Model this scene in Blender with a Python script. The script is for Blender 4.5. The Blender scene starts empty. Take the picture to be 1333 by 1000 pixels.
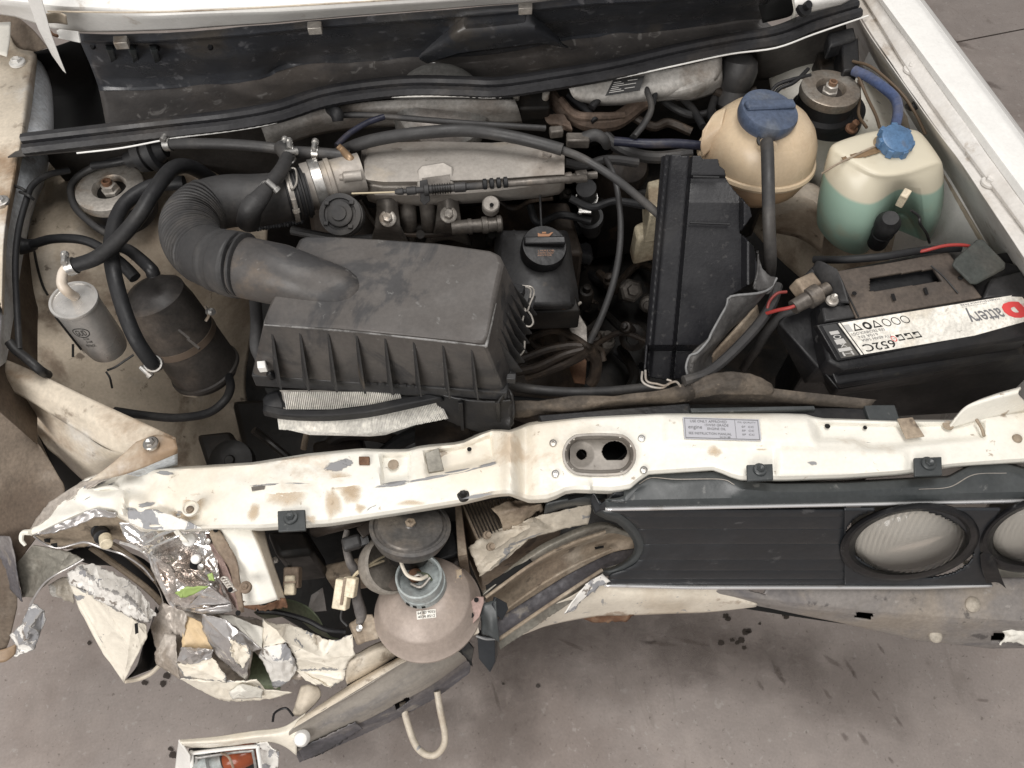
import bpy, math, random
from mathutils import Vector, Matrix, Euler, noise
random.seed(7)
R = math.radians
C = bpy.context.scene.collection
S = bpy.context.scene
# ---------------------------------------------------------------- camera
FPX = 1001.0
cam_d = bpy.data.cameras.new('camera'); cam = bpy.data.objects.new('camera', cam_d); C.objects.link(cam)
CAM = Vector((0.0, -0.40, 1.5))
cam.location = CAM; cam.rotation_euler = Euler((R(32), 0, R(-8)))
cam_d.sensor_fit = 'HORIZONTAL'; cam_d.angle = 2 * math.atan(666.5 / FPX)
cam_d.clip_start = 0.02; cam_d.clip_end = 60
S.camera = cam
RM = cam.rotation_euler.to_matrix()
FWD = RM @ Vector((0, 0, -1)); CRIGHT = RM @ Vector((1, 0, 0)); CUP = RM @ Vector((0, 1, 0))
# ---------------------------------------------------------------- light
w = bpy.data.worlds.new('World'); S.world = w; w.use_nodes = True
bg = w.node_tree.nodes['Background']; bg.inputs[0].default_value = (1.0, 0.975, 0.96, 1); bg.inputs[1].default_value = 0.40
def area(name, loc, tgt, sx, sy, power, col):
    l = bpy.data.lights.new(name, 'AREA'); l.shape = 'RECTANGLE'; l.size = sx; l.size_y = sy; l.energy = power; l.color = col
    o = bpy.data.objects.new(name, l); C.objects.link(o); o.location = loc
    o.rotation_euler = (Vector(tgt) - Vector(loc)).to_track_quat('-Z', 'Y').to_euler()
area('workshop_door_light', (-1.9, -2.3, 2.7), (0, 0.2, 0.7), 2.2, 1.6, 97, (1, 0.968, 0.935))
area('workshop_roof_light', (0.3, 0.3, 4.2), (0.1, 0.3, 0.7), 2.4, 1.4, 92, (1, 0.972, 0.945))
S.view_settings.view_transform = 'Standard'; S.view_settings.look = 'None'
S.view_settings.exposure = 0.0; S.view_settings.gamma = 1
# ---------------------------------------------------------------- pixel ray helpers: a point of the photo at a real height
def P(px, py, z):
    d = RM @ Vector(((px - 666.5) / FPX, -(py - 500) / FPX, -1))
    return CAM + d * ((z - CAM.z) / d.z)
def mpp(px, py, z):
    return (P(px, py, z) - CAM).dot(FWD) / FPX
def PS(pts): return [P(*p) for p in pts]
# ---------------------------------------------------------------- materials
_M = {}
def mat(name, base, rough=0.6, metal=0.0, layers=(), bump=(60, 0.1), spec=0.36, sub=0, rvar=0.15, grit=1.0, crease=None):
    """layers: (colour, noise scale, lo, hi, opacity[, distortion])"""
    if name in _M: return _M[name]
    m = bpy.data.materials.new(name); m.use_nodes = True; nt = m.node_tree; N = nt.nodes; L = nt.links
    b = N['Principled BSDF']; tc = N.new('ShaderNodeTexCoord'); geo = N.new('ShaderNodeNewGeometry')
    vec = geo.outputs['Position']
    b.inputs['Roughness'].default_value = rough; b.inputs['Metallic'].default_value = metal
    b.inputs['Specular IOR Level'].default_value = spec
    if sub: b.inputs['Subsurface Weight'].default_value = sub; b.inputs['Subsurface Radius'].default_value = (.03, .03, .03); b.inputs['Subsurface Scale'].default_value = .6
    col = None; seed = 0
    for ly in layers:
        c2, sc, lo, hi, op = ly[:5]; dist = ly[5] if len(ly) > 5 else 0.3
        n = N.new('ShaderNodeTexNoise'); n.inputs['Scale'].default_value = sc; n.inputs['Detail'].default_value = 7
        n.inputs['Roughness'].default_value = 0.62; n.inputs['Distortion'].default_value = dist
        mp = N.new('ShaderNodeMapping'); seed += 1; mp.inputs['Location'].default_value = (seed * 3.7, seed * 1.3, seed * 2.1)
        if len(ly) > 6: mp.inputs['Scale'].default_value = ly[6]
        L.new(vec, mp.inputs['Vector']); L.new(mp.outputs[0], n.inputs['Vector'])
        mr = N.new('ShaderNodeMapRange'); mr.inputs['From Min'].default_value = .5 + (lo - .5) * .68; mr.inputs['From Max'].default_value = .5 + (hi - .5) * .68 + (.0 if hi - lo < .02 else .035)
        mr.inputs['To Max'].default_value = op; mr.interpolation_type = 'SMOOTHSTEP'
        L.new(n.outputs['Fac'], mr.inputs['Value'])
        mx = N.new('ShaderNodeMix'); mx.data_type = 'RGBA'
        L.new(mr.outputs[0], mx.inputs['Factor'])
        if col is None: mx.inputs['A'].default_value = (*base, 1)
        else: L.new(col, mx.inputs['A'])
        mx.inputs['B'].default_value = (*c2, 1); col = mx.outputs['Result']
    if crease:
        at_ = N.new('ShaderNodeAttribute'); at_.attribute_name = 'crease_wear'
        n = N.new('ShaderNodeTexNoise'); n.inputs['Scale'].default_value = 55; n.inputs['Detail'].default_value = 8; n.inputs['Roughness'].default_value = .7; L.new(vec, n.inputs['Vector'])
        ad = N.new('ShaderNodeMath'); ad.operation = 'MULTIPLY_ADD'; ad.inputs[1].default_value = 1.6; L.new(n.outputs['Fac'], ad.inputs[0]); L.new(at_.outputs['Fac'], ad.inputs[2])
        mr = N.new('ShaderNodeMapRange'); mr.inputs['From Min'].default_value = crease[1]; mr.inputs['From Max'].default_value = crease[1] + .03; L.new(ad.outputs[0], mr.inputs['Value'])
        mx = N.new('ShaderNodeMix'); mx.data_type = 'RGBA'; L.new(mr.outputs[0], mx.inputs['Factor']); L.new(col, mx.inputs['A']); mx.inputs['B'].default_value = (*crease[0], 1); col = mx.outputs['Result']
    if bump:
        for sc, lo_, hi_ in ((26, .80, 1.10), (210, .78, 1.14)):
            n = N.new('ShaderNodeTexNoise'); n.inputs['Scale'].default_value = sc; n.inputs['Detail'].default_value = 5; n.inputs['Roughness'].default_value = .65; L.new(vec, n.inputs['Vector'])
            mr = N.new('ShaderNodeMapRange'); mr.inputs['From Min'].default_value = .34; mr.inputs['From Max'].default_value = .66
            k = grit; mr.inputs['To Min'].default_value = 1 - (1 - lo_) * k; mr.inputs['To Max'].default_value = 1 + (hi_ - 1) * k; L.new(n.outputs['Fac'], mr.inputs['Value'])
            mx = N.new('ShaderNodeMix'); mx.data_type = 'RGBA'; mx.blend_type = 'MULTIPLY'; mx.inputs['Factor'].default_value = 1
            if col is None: mx.inputs['A'].default_value = (*base, 1)
            else: L.new(col, mx.inputs['A'])
            L.new(mr.outputs[0], mx.inputs['B']); col = mx.outputs['Result']
    if col is None: b.inputs['Base Color'].default_value = (*base, 1)
    else: L.new(col, b.inputs['Base Color'])
    if rvar:
        n = N.new('ShaderNodeTexNoise'); n.inputs['Scale'].default_value = 22; n.inputs['Detail'].default_value = 6; L.new(vec, n.inputs['Vector'])
        mr = N.new('ShaderNodeMapRange'); mr.inputs['From Min'].default_value = .3; mr.inputs['From Max'].default_value = .7
        mr.inputs['To Min'].default_value = max(.03, rough - rvar); mr.inputs['To Max'].default_value = min(1, rough + rvar)
        L.new(n.outputs['Fac'], mr.inputs['Value']); L.new(mr.outputs[0], b.inputs['Roughness'])
    if bump:
        n = N.new('ShaderNodeTexNoise'); n.inputs['Scale'].default_value = bump[0]; n.inputs['Detail'].default_value = 5; L.new(vec, n.inputs['Vector'])
        bp = N.new('ShaderNodeBump'); bp.inputs['Strength'].default_value = bump[1]; bp.inputs['Distance'].default_value = 0.004
        L.new(n.outputs['Fac'], bp.inputs['Height']); L.new(bp.outputs[0], b.inputs['Normal'])
    _M[name] = m; return m
DUST = (.16, .125, .095); DIRT = (.10, .065, .04); GREYP = (.27, .27, .275)
WHITE = mat('white_paint', (.80, .79, .76), .38, layers=[((.62, .57, .50), 3, .5, .75, .5), ((.42, .33, .24), 9, .66, .8, .4)], grit=.22, bump=(9, .05))
WHITE2 = mat('bonnet_white_paint', (.78, .77, .74), .4, layers=[((.55, .5, .44), 3, .5, .7, .45), ((.4, .33, .26), 24, .68, .75, .5)], grit=.22, bump=(6, .08))
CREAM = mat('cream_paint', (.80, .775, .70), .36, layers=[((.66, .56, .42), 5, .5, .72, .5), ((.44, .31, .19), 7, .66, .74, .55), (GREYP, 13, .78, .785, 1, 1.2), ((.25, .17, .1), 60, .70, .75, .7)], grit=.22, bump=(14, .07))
PEEL = mat('peeling_cream_paint', (.79, .735, .63), .28, layers=[((.66, .55, .40), 6, .5, .72, .45), (GREYP, 17, .70, .705, 1, 1.5), ((.2, .15, .1), 18, .70, .74, .7)], bump=(16, .12), grit=.3, crease=((.27, .265, .26), 1.22))
PEELG = mat('peeled_grey_primer', (.76, .735, .69), .28, layers=[((.30, .30, .31), 16, .56, .565, 1, 1.5), ((.13, .1, .08), 26, .68, .7, .8)], bump=(18, .15), grit=.3, crease=((.31, .30, .29), 1.16))
FOIL = mat('torn_shiny_metal', (.92, .90, .88), .14, .84, layers=[((.80, .80, .78), 11, .5, .6, .7), ((.45, .36, .3), 7, .56, .68, .6), ((.36, .48, .2), 9, .69, .73, .8)], bump=(30, .25))
INNER = mat('dusty_cream_inner_wing', (.52, .445, .35), .62, layers=[((0.234, 0.1794, 0.1287), 5, .42, .66, .75), ((0.1326, 0.0858, 0.0546), 11, .56, .72, .7), ((0.4836, 0.4368, 0.3744), 8, .6, .72, .5), ((0.0624, 0.0429, 0.0312), 40, .68, .73, .7)], bump=(24, .16), grit=.5)
BROWN = mat('dirty_brown_wing_inside', (0.1728, 0.1368, 0.1044), .75, layers=[((0.0864, 0.0612, 0.0432), 4, .42, .62, .8), ((0.288, 0.2448, 0.2016), 7, .58, .74, .6)], bump=(22, .2))
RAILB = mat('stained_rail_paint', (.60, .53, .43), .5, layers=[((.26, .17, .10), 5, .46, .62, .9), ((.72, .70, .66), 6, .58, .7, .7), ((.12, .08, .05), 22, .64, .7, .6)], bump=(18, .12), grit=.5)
BLUEG = mat('bluish_inner_paint', (0.65, 0.6875, 0.725), .5, layers=[((0.375, 0.3375, 0.3), 6, .5, .7, .7), ((0.175, 0.125, 0.1), 15, .63, .72, .6)], bump=(18, .1))
GREYM = mat('scuffed_grey_bar', (.25, .23, .215), .5, .15, layers=[((.34, .29, .235), 5, .48, .66, .7), ((.13, .125, .135), 6, .55, .68, .7, .8, (1, 1, 3)), ((.06, .055, .055), 30, .64, .70, .7), ((.42, .39, .36), 50, .66, .72, .5)], bump=(22, .12), grit=.6)
DUSTBAR = mat('dusty_bumper_bar', (.30, .272, .238), .5, .1, layers=[((.38, .33, .27), 5, .46, .66, .7), ((.16, .155, .16), 5, .57, .70, .7, .8, (1, 1, 2)), ((.07, .06, .055), 26, .66, .72, .7), ((.46, .42, .37), 60, .66, .72, .5)], bump=(22, .1), grit=.5)
VALC = mat('dirty_cream_valance', (.70, .64, .54), .4, layers=[((.5, .42, .32), 6, .48, .68, .7), ((.28, .2, .14), 20, .64, .72, .7), (GREYP, 30, .70, .71, .8, 1.5)], bump=(16, .12), grit=.35)
TANM = mat('dusty_tan_metal', (.34, .275, .205), .62, .1, layers=[((.18, .13, .095), 6, .46, .66, .8), ((.5, .44, .36), 9, .6, .72, .6), ((.06, .045, .035), 24, .64, .7, .7)], bump=(22, .2))
BLACK = mat('black_plastic', (0.0108, 0.0108, 0.012), .42, layers=[((0.03, 0.027, 0.024), 7, .5, .72, .7), ((0.06, 0.054, 0.045), 28, .66, .74, .5)], bump=(130, .12))
DUCTM = mat('smooth_black_shroud_plastic', (.0125, .0125, .0145), .36, layers=[((.03, .028, .027), 5, .5, .74, .6), ((.10, .095, .09), 110, .64, .70, .22)], bump=(240, .06), grit=.5)
GRILM = mat('faded_grille_plastic', (0.01451, 0.01723, 0.02074), .42, layers=[((0.03348, 0.03742, 0.04277), 6, .5, .7, .6), ((0.09486, 0.09504, 0.0972), 40, .70, .74, .5)], bump=(90, .08), spec=.6, grit=.6)
GRILT = mat('faded_grille_top', (0.0396, 0.04464, 0.04608), .42, layers=[((0.072, 0.07704, 0.07704), 5, .48, .7, .7), ((0.1728, 0.1728, 0.1656), 45, .69, .73, .6)], bump=(60, .08), spec=.55, grit=.6)
LIDM = mat('dusty_black_plastic_lid', (0.07386, 0.06589, 0.06045), .55, layers=[((0.0422, 0.03969, 0.03921), 7, .45, .62, .8), ((0.02321, 0.02322, 0.02533), 8, .50, .56, .8, .8), ((0.1267, 0.0936, 0.06535), 6, .60, .70, .7), ((0.1829, 0.1797, 0.1715), 50, .69, .73, .5)], bump=(50, .15), spec=.5, grit=.6)
BOXM = mat('scuffed_black_box_plastic', (0.03171, 0.0313, 0.03214), .5, layers=[((0.05766, 0.05524, 0.05357), 6, .48, .7, .7), ((0.1153, 0.09207, 0.06696), 12, .66, .74, .5)], bump=(70, .12))
TRAYM = mat('wet_black_scuttle_plastic', (0.048, 0.0516, 0.06), .34, layers=[((0.09, 0.0864, 0.084), 4, .46, .68, .8), ((0.204, 0.204, 0.216), 50, .63, .70, .6), ((0.12, 0.102, 0.0816), 8, .58, .74, .6)], bump=(34, .25), spec=.6, grit=.6)
TRAYF = mat('muddy_black_scuttle_plastic', (0.102, 0.0945, 0.09), .40, layers=[((0.1575, 0.135, 0.117), 3.5, .44, .66, .8), ((0.063, 0.0615, 0.0645), 6, .5, .68, .7), ((0.33, 0.315, 0.3), 34, .63, .69, .6, 1.6)], bump=(30, .3), spec=.55, grit=.6)
RUB = mat('black_rubber', (0.01432, 0.01455, 0.01588), .52, layers=[((0.03906, 0.03742, 0.03629), 9, .48, .68, .7)], bump=(120, .12))
RUBD = mat('dusty_rubber', (0.03013, 0.02922, 0.02955), .6, layers=[((0.07031, 0.06415, 0.05832), 11, .47, .68, .8)], bump=(120, .15), spec=.55, grit=.6)
SEALM = mat('weatherstrip_rubber', (0.0225, 0.0225, 0.02475), .45, layers=[((0.0525, 0.0465, 0.042), 9, .5, .7, .7)], bump=(90, .1))
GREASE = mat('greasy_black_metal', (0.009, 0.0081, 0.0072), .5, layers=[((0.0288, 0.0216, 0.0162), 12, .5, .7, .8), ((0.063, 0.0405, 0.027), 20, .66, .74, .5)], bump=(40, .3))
ENGM = mat('oily_brown_casting', (0.0384, 0.02944, 0.02304), .5, .2, layers=[((0.1088, 0.0768, 0.05376), 14, .5, .7, .7), ((0.01536, 0.0128, 0.0128), 9, .5, .62, .7)], bump=(40, .35))
ALU = mat('dusty_cast_aluminium', (0.3702, 0.3429, 0.3103), .55, .35, layers=[((0.2396, 0.2015, 0.1688), 7, .46, .68, .7), ((0.4573, 0.392, 0.3048), 10, .58, .70, .5), ((0.1089, 0.09257, 0.07621), 30, .66, .72, .6)], bump=(70, .14), grit=.5)
ALUD = mat('dark_cast_alloy', (.15, .135, .12), .5, .4, layers=[((.07, .06, .052), 9, .46, .66, .8), ((.25, .21, .17), 18, .62, .72, .5)], bump=(70, .2))
STEEL = mat('galvanised_steel', (.55, .54, .52), .32, .85, layers=[((.32, .27, .22), 16, .52, .7, .6)], bump=(60, .08))
STEELD = mat('dull_steel', (.44, .41, .37), .42, .45, layers=[((.24, .17, .11), 20, .5, .68, .7)], bump=(60, .1))
WHITED = mat('dusty_shaded_rail_paint', (.62, .595, .56), .5, layers=[((.42, .37, .31), 6, .48, .7, .7), ((.70, .69, .67), 5, .5, .7, .6), ((.3, .24, .18), 20, .66, .74, .6)], bump=(14, .1), grit=.35)  # dust, plus shade beside the brighter wing top put into the colour
RUST = mat('rusty_steel', (.16, .085, .05), .8, .2, layers=[((.3, .2, .13), 30, .5, .7, .6)], bump=(80, .3))
CHROME = mat('silver_trim', (.8, .8, .8), .25, .6, layers=[((.5, .47, .43), 30, .62, .72, .6)], bump=None)
FILT = mat('fuel_filter_silver', (.60, .585, .56), .32, .55, layers=[((.45, .36, .27), 7, .5, .72, .5)], bump=(40, .06), grit=.35)
STRUTM = mat('strut_cap_metal', (.30, .28, .25), .42, .5, layers=[((.20, .155, .115), 12, .48, .68, .7)], bump=(50, .1))
TANK = mat('yellowed_tank_plastic', (.57, .45, .31), .33, layers=[((.48, .33, .21), 7, .47, .70, .6), ((.70, .58, .44), 6, .55, .72, .5), ((.3, .2, .13), 30, .69, .78, .35)], bump=(18, .05), sub=.2, grit=.25)
BLUEC = mat('blue_cap_plastic', (.075, .098, .15), .42, layers=[((.13, .145, .17), 14, .5, .7, .7)], bump=(60, .1))
BLUEC2 = mat('bright_blue_cap_plastic', (.085, .165, .29), .4, layers=[((.1, .12, .16), 30, .6, .7, .7)], bump=(60, .1))
BLUEH = mat('navy_hose_rubber', (.022, .024, .042), .45, layers=[((.07, .06, .06), 20, .55, .7, .7)], bump=(80, .1))
BLUEW = mat('dusty_blue_hose', (.06, .085, .17), .45, layers=[((.12, .12, .15), 14, .5, .7, .7)], bump=(80, .1))
PALE = mat('cream_connector_plastic', (.68, .60, .45), .45, layers=[((.42, .33, .22), 30, .5, .68, .7)], bump=(60, .1))
LABELW = mat('white_label', (.80, .77, .70), .35, layers=[((.60, .53, .42), 14, .54, .7, .55), ((.3, .25, .2), 40, .70, .74, .7)], bump=(16, .12))
LABELG = mat('silver_sticker', (.42, .42, .45), .4, layers=[((.55, .45, .36), 22, .62, .7, .6)], bump=None)
LABELK = mat('dark_label', (.05, .05, .05), .4, layers=[((.16, .15, .13), 30, .55, .7, .6)], bump=None)
INK = mat('black_print', (.02, .02, .02), .5, bump=None); INKG = mat('grey_print', (.16, .16, .165), .5, bump=None)
INKL = mat('pale_print', (.45, .44, .42), .5, bump=None); INKR = mat('red_print', (.65, .07, .07), .4, bump=None)
INKO = mat('orange_brown_print', (.32, .15, .07), .5, bump=None)
REDW = mat('red_wire_sheath', (.30, .04, .035), .4, bump=None)
PLEAT = mat('white_filter_paper', (.88, .86, .81), .8, layers=[((.62, .56, .48), 12, .5, .7, .5)], bump=(80, .1))
HEADB = mat('dusty_headlamp_shell', (0.3645, 0.3038, 0.2633), .5, .1, layers=[((0.486, 0.378, 0.297), 9, .48, .68, .6), ((0.2025, 0.162, 0.135), 14, .6, .72, .6)], bump=(50, .1), grit=.5)
SOCK = mat('pale_blue_grey_plastic', (.37, .405, .40), .45, layers=[((.28, .26, .24), 20, .52, .7, .7)], bump=(60, .1))
HORNM = mat('grey_black_horn_metal', (0.105, 0.1008, 0.098), .42, .4, layers=[((0.21, 0.182, 0.154), 12, .48, .7, .7)], bump=(60, .1))
PINK = mat('pink_primer_metal', (.38, .27, .24), .5, .2, layers=[((.24, .2, .18), 12, .5, .7, .6)], bump=(40, .1))
AMBER = mat('amber_plastic', (.24, .06, .025), .2, bump=None, rvar=0)
REFL = mat('lamp_reflector', (.96, .93, .88), .09, .55, bump=None)
HOLE = mat('black_cavity', (.006, .006, .006), .9, bump=None, rvar=0)
WINGTAN = mat('dirty_torn_wing_paint', (.40, .36, .30), .55, layers=[((.20, .155, .115), 7, .45, .62, .85), ((.60, .58, .54), 13, .6, .64, .8, 1.2)], bump=(20, .2))
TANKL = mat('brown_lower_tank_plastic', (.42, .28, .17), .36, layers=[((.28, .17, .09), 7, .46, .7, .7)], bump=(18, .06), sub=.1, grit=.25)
BAND = mat('blue_grey_scuffed_band', (.115, .11, .12), .45, .1, layers=[((.22, .20, .19), 7, .48, .66, .8, .8, (1, 1, 2)), ((.05, .05, .055), 12, .58, .68, .7), ((.30, .27, .23), 26, .66, .72, .6)], bump=(30, .12))
OLIVE = mat('olive_grey_metal', (.25, .235, .20), .45, .25, layers=[((.34, .30, .25), 6, .48, .68, .7), ((.14, .12, .10), 10, .54, .7, .7)], bump=(26, .12))
LILAC = mat('bare_bent_steel', (.52, .50, .49), .26, .6, layers=[((.31, .285, .275), 9, .48, .66, .7), ((.66, .63, .58), 14, .6, .66, .7)], bump=(30, .1), grit=.4)
DIRTC = mat('dirty_cream_metal', (.56, .50, .41), .45, layers=[((.36, .29, .215), 7, .47, .66, .7), ((.17, .12, .08), 16, .64, .72, .7), (GREYP, 18, .71, .715, .9, 1.4)], bump=(22, .15), grit=.6)
BAREB = mat('dirty_bare_edge', (.42, .375, .33), .4, .2, layers=[((.28, .235, .19), 11, .47, .64, .8), ((.60, .55, .49), 20, .6, .68, .6)], bump=(30, .15))
MUD = mat('caked_mud_rubber', (.075, .062, .05), .75, layers=[((.14, .112, .085), 16, .46, .64, .8), ((.03, .026, .023), 10, .55, .7, .7), ((.22, .18, .14), 60, .64, .72, .6)], bump=(70, .6))
GREENM = mat('green_undersheet', (.15, .18, .11), .5, layers=[((.07, .07, .05), 14, .5, .7, .8)], bump=(30, .2))
GOLD = mat('pale_straw_cable', (.55, .47, .33), .5, bump=None)
def glass_mat():
    m = bpy.data.materials.new('headlamp_glass'); m.use_nodes = True; nt = m.node_tree; N = nt.nodes; L = nt.links
    N.remove(N['Principled BSDF']); out = N['Material Output']
    t = N.new('ShaderNodeBsdfTransparent'); t.inputs[0].default_value = (.97, .96, .94, 1); g = N.new('ShaderNodeBsdfGlossy'); g.inputs['Roughness'].default_value = .12
    d = N.new('ShaderNodeBsdfDiffuse'); d.inputs[0].default_value = (.75, .72, .67, 1)
    lw = N.new('ShaderNodeLayerWeight'); lw.inputs[0].default_value = .3
    a = N.new('ShaderNodeMixShader'); b = N.new('ShaderNodeMixShader'); a.inputs[0].default_value = .03
    wv = N.new('ShaderNodeTexWave'); wv.inputs['Scale'].default_value = 42; tc = N.new('ShaderNodeTexCoord'); L.new(tc.outputs['Object'], wv.inputs[0])
    bp = N.new('ShaderNodeBump'); bp.inputs['Strength'].default_value = .22; bp.inputs['Distance'].default_value = .002
    L.new(wv.outputs['Fac'], bp.inputs['Height']); L.new(bp.outputs[0], g.inputs['Normal']); L.new(bp.outputs[0], d.inputs['Normal'])
    L.new(t.outputs[0], a.inputs[1]); L.new(d.outputs[0], a.inputs[2])
    L.new(lw.outputs['Fresnel'], b.inputs[0]); L.new(a.outputs[0], b.inputs[1]); L.new(g.outputs[0], b.inputs[2]); L.new(b.outputs[0], out.inputs[0])
    return m
GLASS = glass_mat()
def decal_mat(name, col, rough=.55, sc=40, op=.9, lo=.68, hi=1.15):
    m = bpy.data.materials.new(name); m.use_nodes = True; nt = m.node_tree; N = nt.nodes; L = nt.links; b = N['Principled BSDF']
    b.inputs['Base Color'].default_value = (*col, 1); b.inputs['Roughness'].default_value = rough; b.inputs['Specular IOR Level'].default_value = .3
    a = N.new('ShaderNodeAttribute'); a.attribute_name = 'fade'; g = N.new('ShaderNodeNewGeometry')
    n = N.new('ShaderNodeTexNoise'); n.inputs['Scale'].default_value = sc; n.inputs['Detail'].default_value = 7; n.inputs['Roughness'].default_value = .7; L.new(g.outputs['Position'], n.inputs['Vector'])
    ad = N.new('ShaderNodeMath'); ad.operation = 'ADD'; L.new(a.outputs['Fac'], ad.inputs[0]); L.new(n.outputs['Fac'], ad.inputs[1])
    mr = N.new('ShaderNodeMapRange'); mr.inputs['From Min'].default_value = lo; mr.inputs['From Max'].default_value = hi; mr.inputs['To Max'].default_value = op; L.new(ad.outputs[0], mr.inputs['Value'])
    t = N.new('ShaderNodeBsdfTransparent'); mx = N.new('ShaderNodeMixShader'); L.new(mr.outputs[0], mx.inputs[0]); L.new(t.outputs[0], mx.inputs[1]); L.new(b.outputs[0], mx.inputs[2]); L.new(mx.outputs[0], N['Material Output'].inputs[0])
    return m
def decal(name, blobs, m, zf, parent=None, kind=None):
    """stains lying on a surface: blobs (px, py, rx, ry, rot); zf gives the surface height"""
    vs = []; fs = []; fade = []
    for x, y, rx, ry, ro in blobs:
        k = 18; ph = random.random() * 20; o = len(vs); vs.append(P(x, y, zf(x, y))); fade.append(1)
        for q, fd in ((.5, .75), (1.0, 0)):
            for i in range(k):
                t = 2 * math.pi * i / k; r = q * (1 + .5 * noise.noise(Vector((math.cos(t) * 1.6 + ph, math.sin(t) * 1.6, ph))))
                u, v = rx * r * math.cos(t), ry * r * math.sin(t); X, Y = x + u * math.cos(ro) - v * math.sin(ro), y + u * math.sin(ro) + v * math.cos(ro)
                vs.append(P(X, Y, zf(X, Y))); fade.append(fd)
        for i in range(k):
            j = (i + 1) % k; fs += [[o, o + 1 + j, o + 1 + i], [o + 1 + i, o + 1 + j, o + 1 + k + j, o + 1 + k + i]]
    me = bpy.data.meshes.new(name); c = sum(vs, Vector()) / len(vs); me.from_pydata([v - c for v in vs], [], fs); me.update()
    at_ = me.attributes.new('fade', 'FLOAT', 'POINT')
    for i, f in enumerate(fade): at_.data[i].value = f
    me.materials.append(m); o = bpy.data.objects.new(name, me); C.objects.link(o); o.location = c - (wloc(parent) if parent else Vector()); o.parent = parent
    if kind: o['kind'] = kind
    return o
# ---------------------------------------------------------------- mesh builder
class MB:
    def __init__(s): s.v = []; s.f = []; s.crease = None
    def add(s, vs, fs):
        o = len(s.v); s.v += [Vector(v) for v in vs]; s.f += [[i + o for i in f] for f in fs]; return s
    def loft(s, secs, cap=True, closed=False):
        n = len(secs[0]); vs = [p for q in secs for p in q]; fs = []; m = len(secs)
        for i in range(m if closed else m - 1):
            j = (i + 1) % m
            for k in range(n):
                l = (k + 1) % n; fs.append([i * n + k, i * n + l, j * n + l, j * n + k])
        if cap and not closed: fs.append(list(range(n))[::-1]); fs.append([(m - 1) * n + k for k in range(n)])
        return s.add(vs, fs)
    def lathe(s, c, axis, prof, seg=36, sy=1.0, up=None):
        a = Vector(axis).normalized(); u = (up or Vector((0.31, 0.2, .93))).cross(a)
        if u.length < .05: u = Vector((1, 0, 0)).cross(a)
        u.normalize(); w_ = a.cross(u)
        secs = [[Vector(c) + a * h + (u * math.cos(t) + w_ * math.sin(t) * sy) * max(r, 1e-5) for t in [2 * math.pi * k / seg for k in range(seg)]] for r, h in prof]
        return s.loft(secs, cap=True)
    def box(s, c, sx, sy, sz, rot=None):
        r = rot or Matrix.Identity(3)
        vs = [Vector(c) + r @ Vector((x * sx / 2, y * sy / 2, z * sz / 2)) for x in (-1, 1) for y in (-1, 1) for z in (-1, 1)]
        return s.add(vs, [[0, 1, 3, 2], [4, 6, 7, 5], [0, 4, 5, 1], [2, 3, 7, 6], [0, 2, 6, 4], [1, 5, 7, 3]])
    def tube(s, pts, rad, seg=12, sub=8, cap=True, flat=None):
        pts = crom(pts, sub) if sub > 1 else [Vector(p) for p in pts]
        n = len(pts); rads = rad if isinstance(rad, list) else [rad] * 2
        secs = []; up = None
        for i, p in enumerate(pts):
            t = (pts[min(i + 1, n - 1)] - pts[max(i - 1, 0)]).normalized()
            if up is None:
                up = Vector((0, 0, 1)) if abs(t.z) < .9 else Vector((0, 1, 0))
            u = (up - t * up.dot(t)).normalized(); up = u; v = t.cross(u)
            f = i / max(1, n - 1) * (len(rads) - 1); k = min(int(f), len(rads) - 2); r = rads[k] + (rads[k + 1] - rads[k]) * (f - k)
            secs.append([p + u * math.cos(a) * r + v * math.sin(a) * r for a in [2 * math.pi * q / seg for q in range(seg)]])
        return s.loft(secs, cap=cap)
    def prism(s, pts, ext):
        n = len(pts); q = [p + ext for p in pts]
        nrm = sum(((pts[i] - pts[0]).cross(pts[i + 1] - pts[0]) for i in range(1, n - 1)), Vector())
        if nrm.dot(ext) < 0: pts = pts[::-1]; q = q[::-1]
        return s.add(pts + q, [list(range(n))[::-1], list(range(n, 2 * n))] + [[i, (i + 1) % n, n + (i + 1) % n, n + i] for i in range(n)])
def crom(pts, sub):
    pts = [Vector(p) for p in pts]
    if len(pts) < 3: return [pts[0].lerp(pts[-1], i / sub) for i in range(sub + 1)]
    out = []; q = [pts[0] * 2 - pts[1]] + pts + [pts[-1] * 2 - pts[-2]]
    for i in range(1, len(q) - 2):
        a, b, c, d = q[i - 1:i + 3]
        for k in range(sub):
            t = k / sub
            out.append(.5 * ((2 * b) + (c - a) * t + (2 * a - 5 * b + 4 * c - d) * t * t + (3 * b - a - 3 * c + d) * t ** 3))
    out.append(pts[-1]); return out
def resample(pts, n, smooth=True, keep=False):
    pts = [Vector(p) for p in pts]
    d = crom(pts, 10) if smooth and len(pts) > 2 else pts
    L = [0]
    for i in range(1, len(d)): L.append(L[-1] + max(1e-9, (d[i].xy - d[i - 1].xy).length))
    out = []; k = 0
    for i in range(n):
        t = L[-1] * i / (n - 1)
        while k < len(d) - 2 and L[k + 1] < t: k += 1
        out.append(d[k].lerp(d[k + 1], min(1, (t - L[k]) / (L[k + 1] - L[k]))))
    return out
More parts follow.
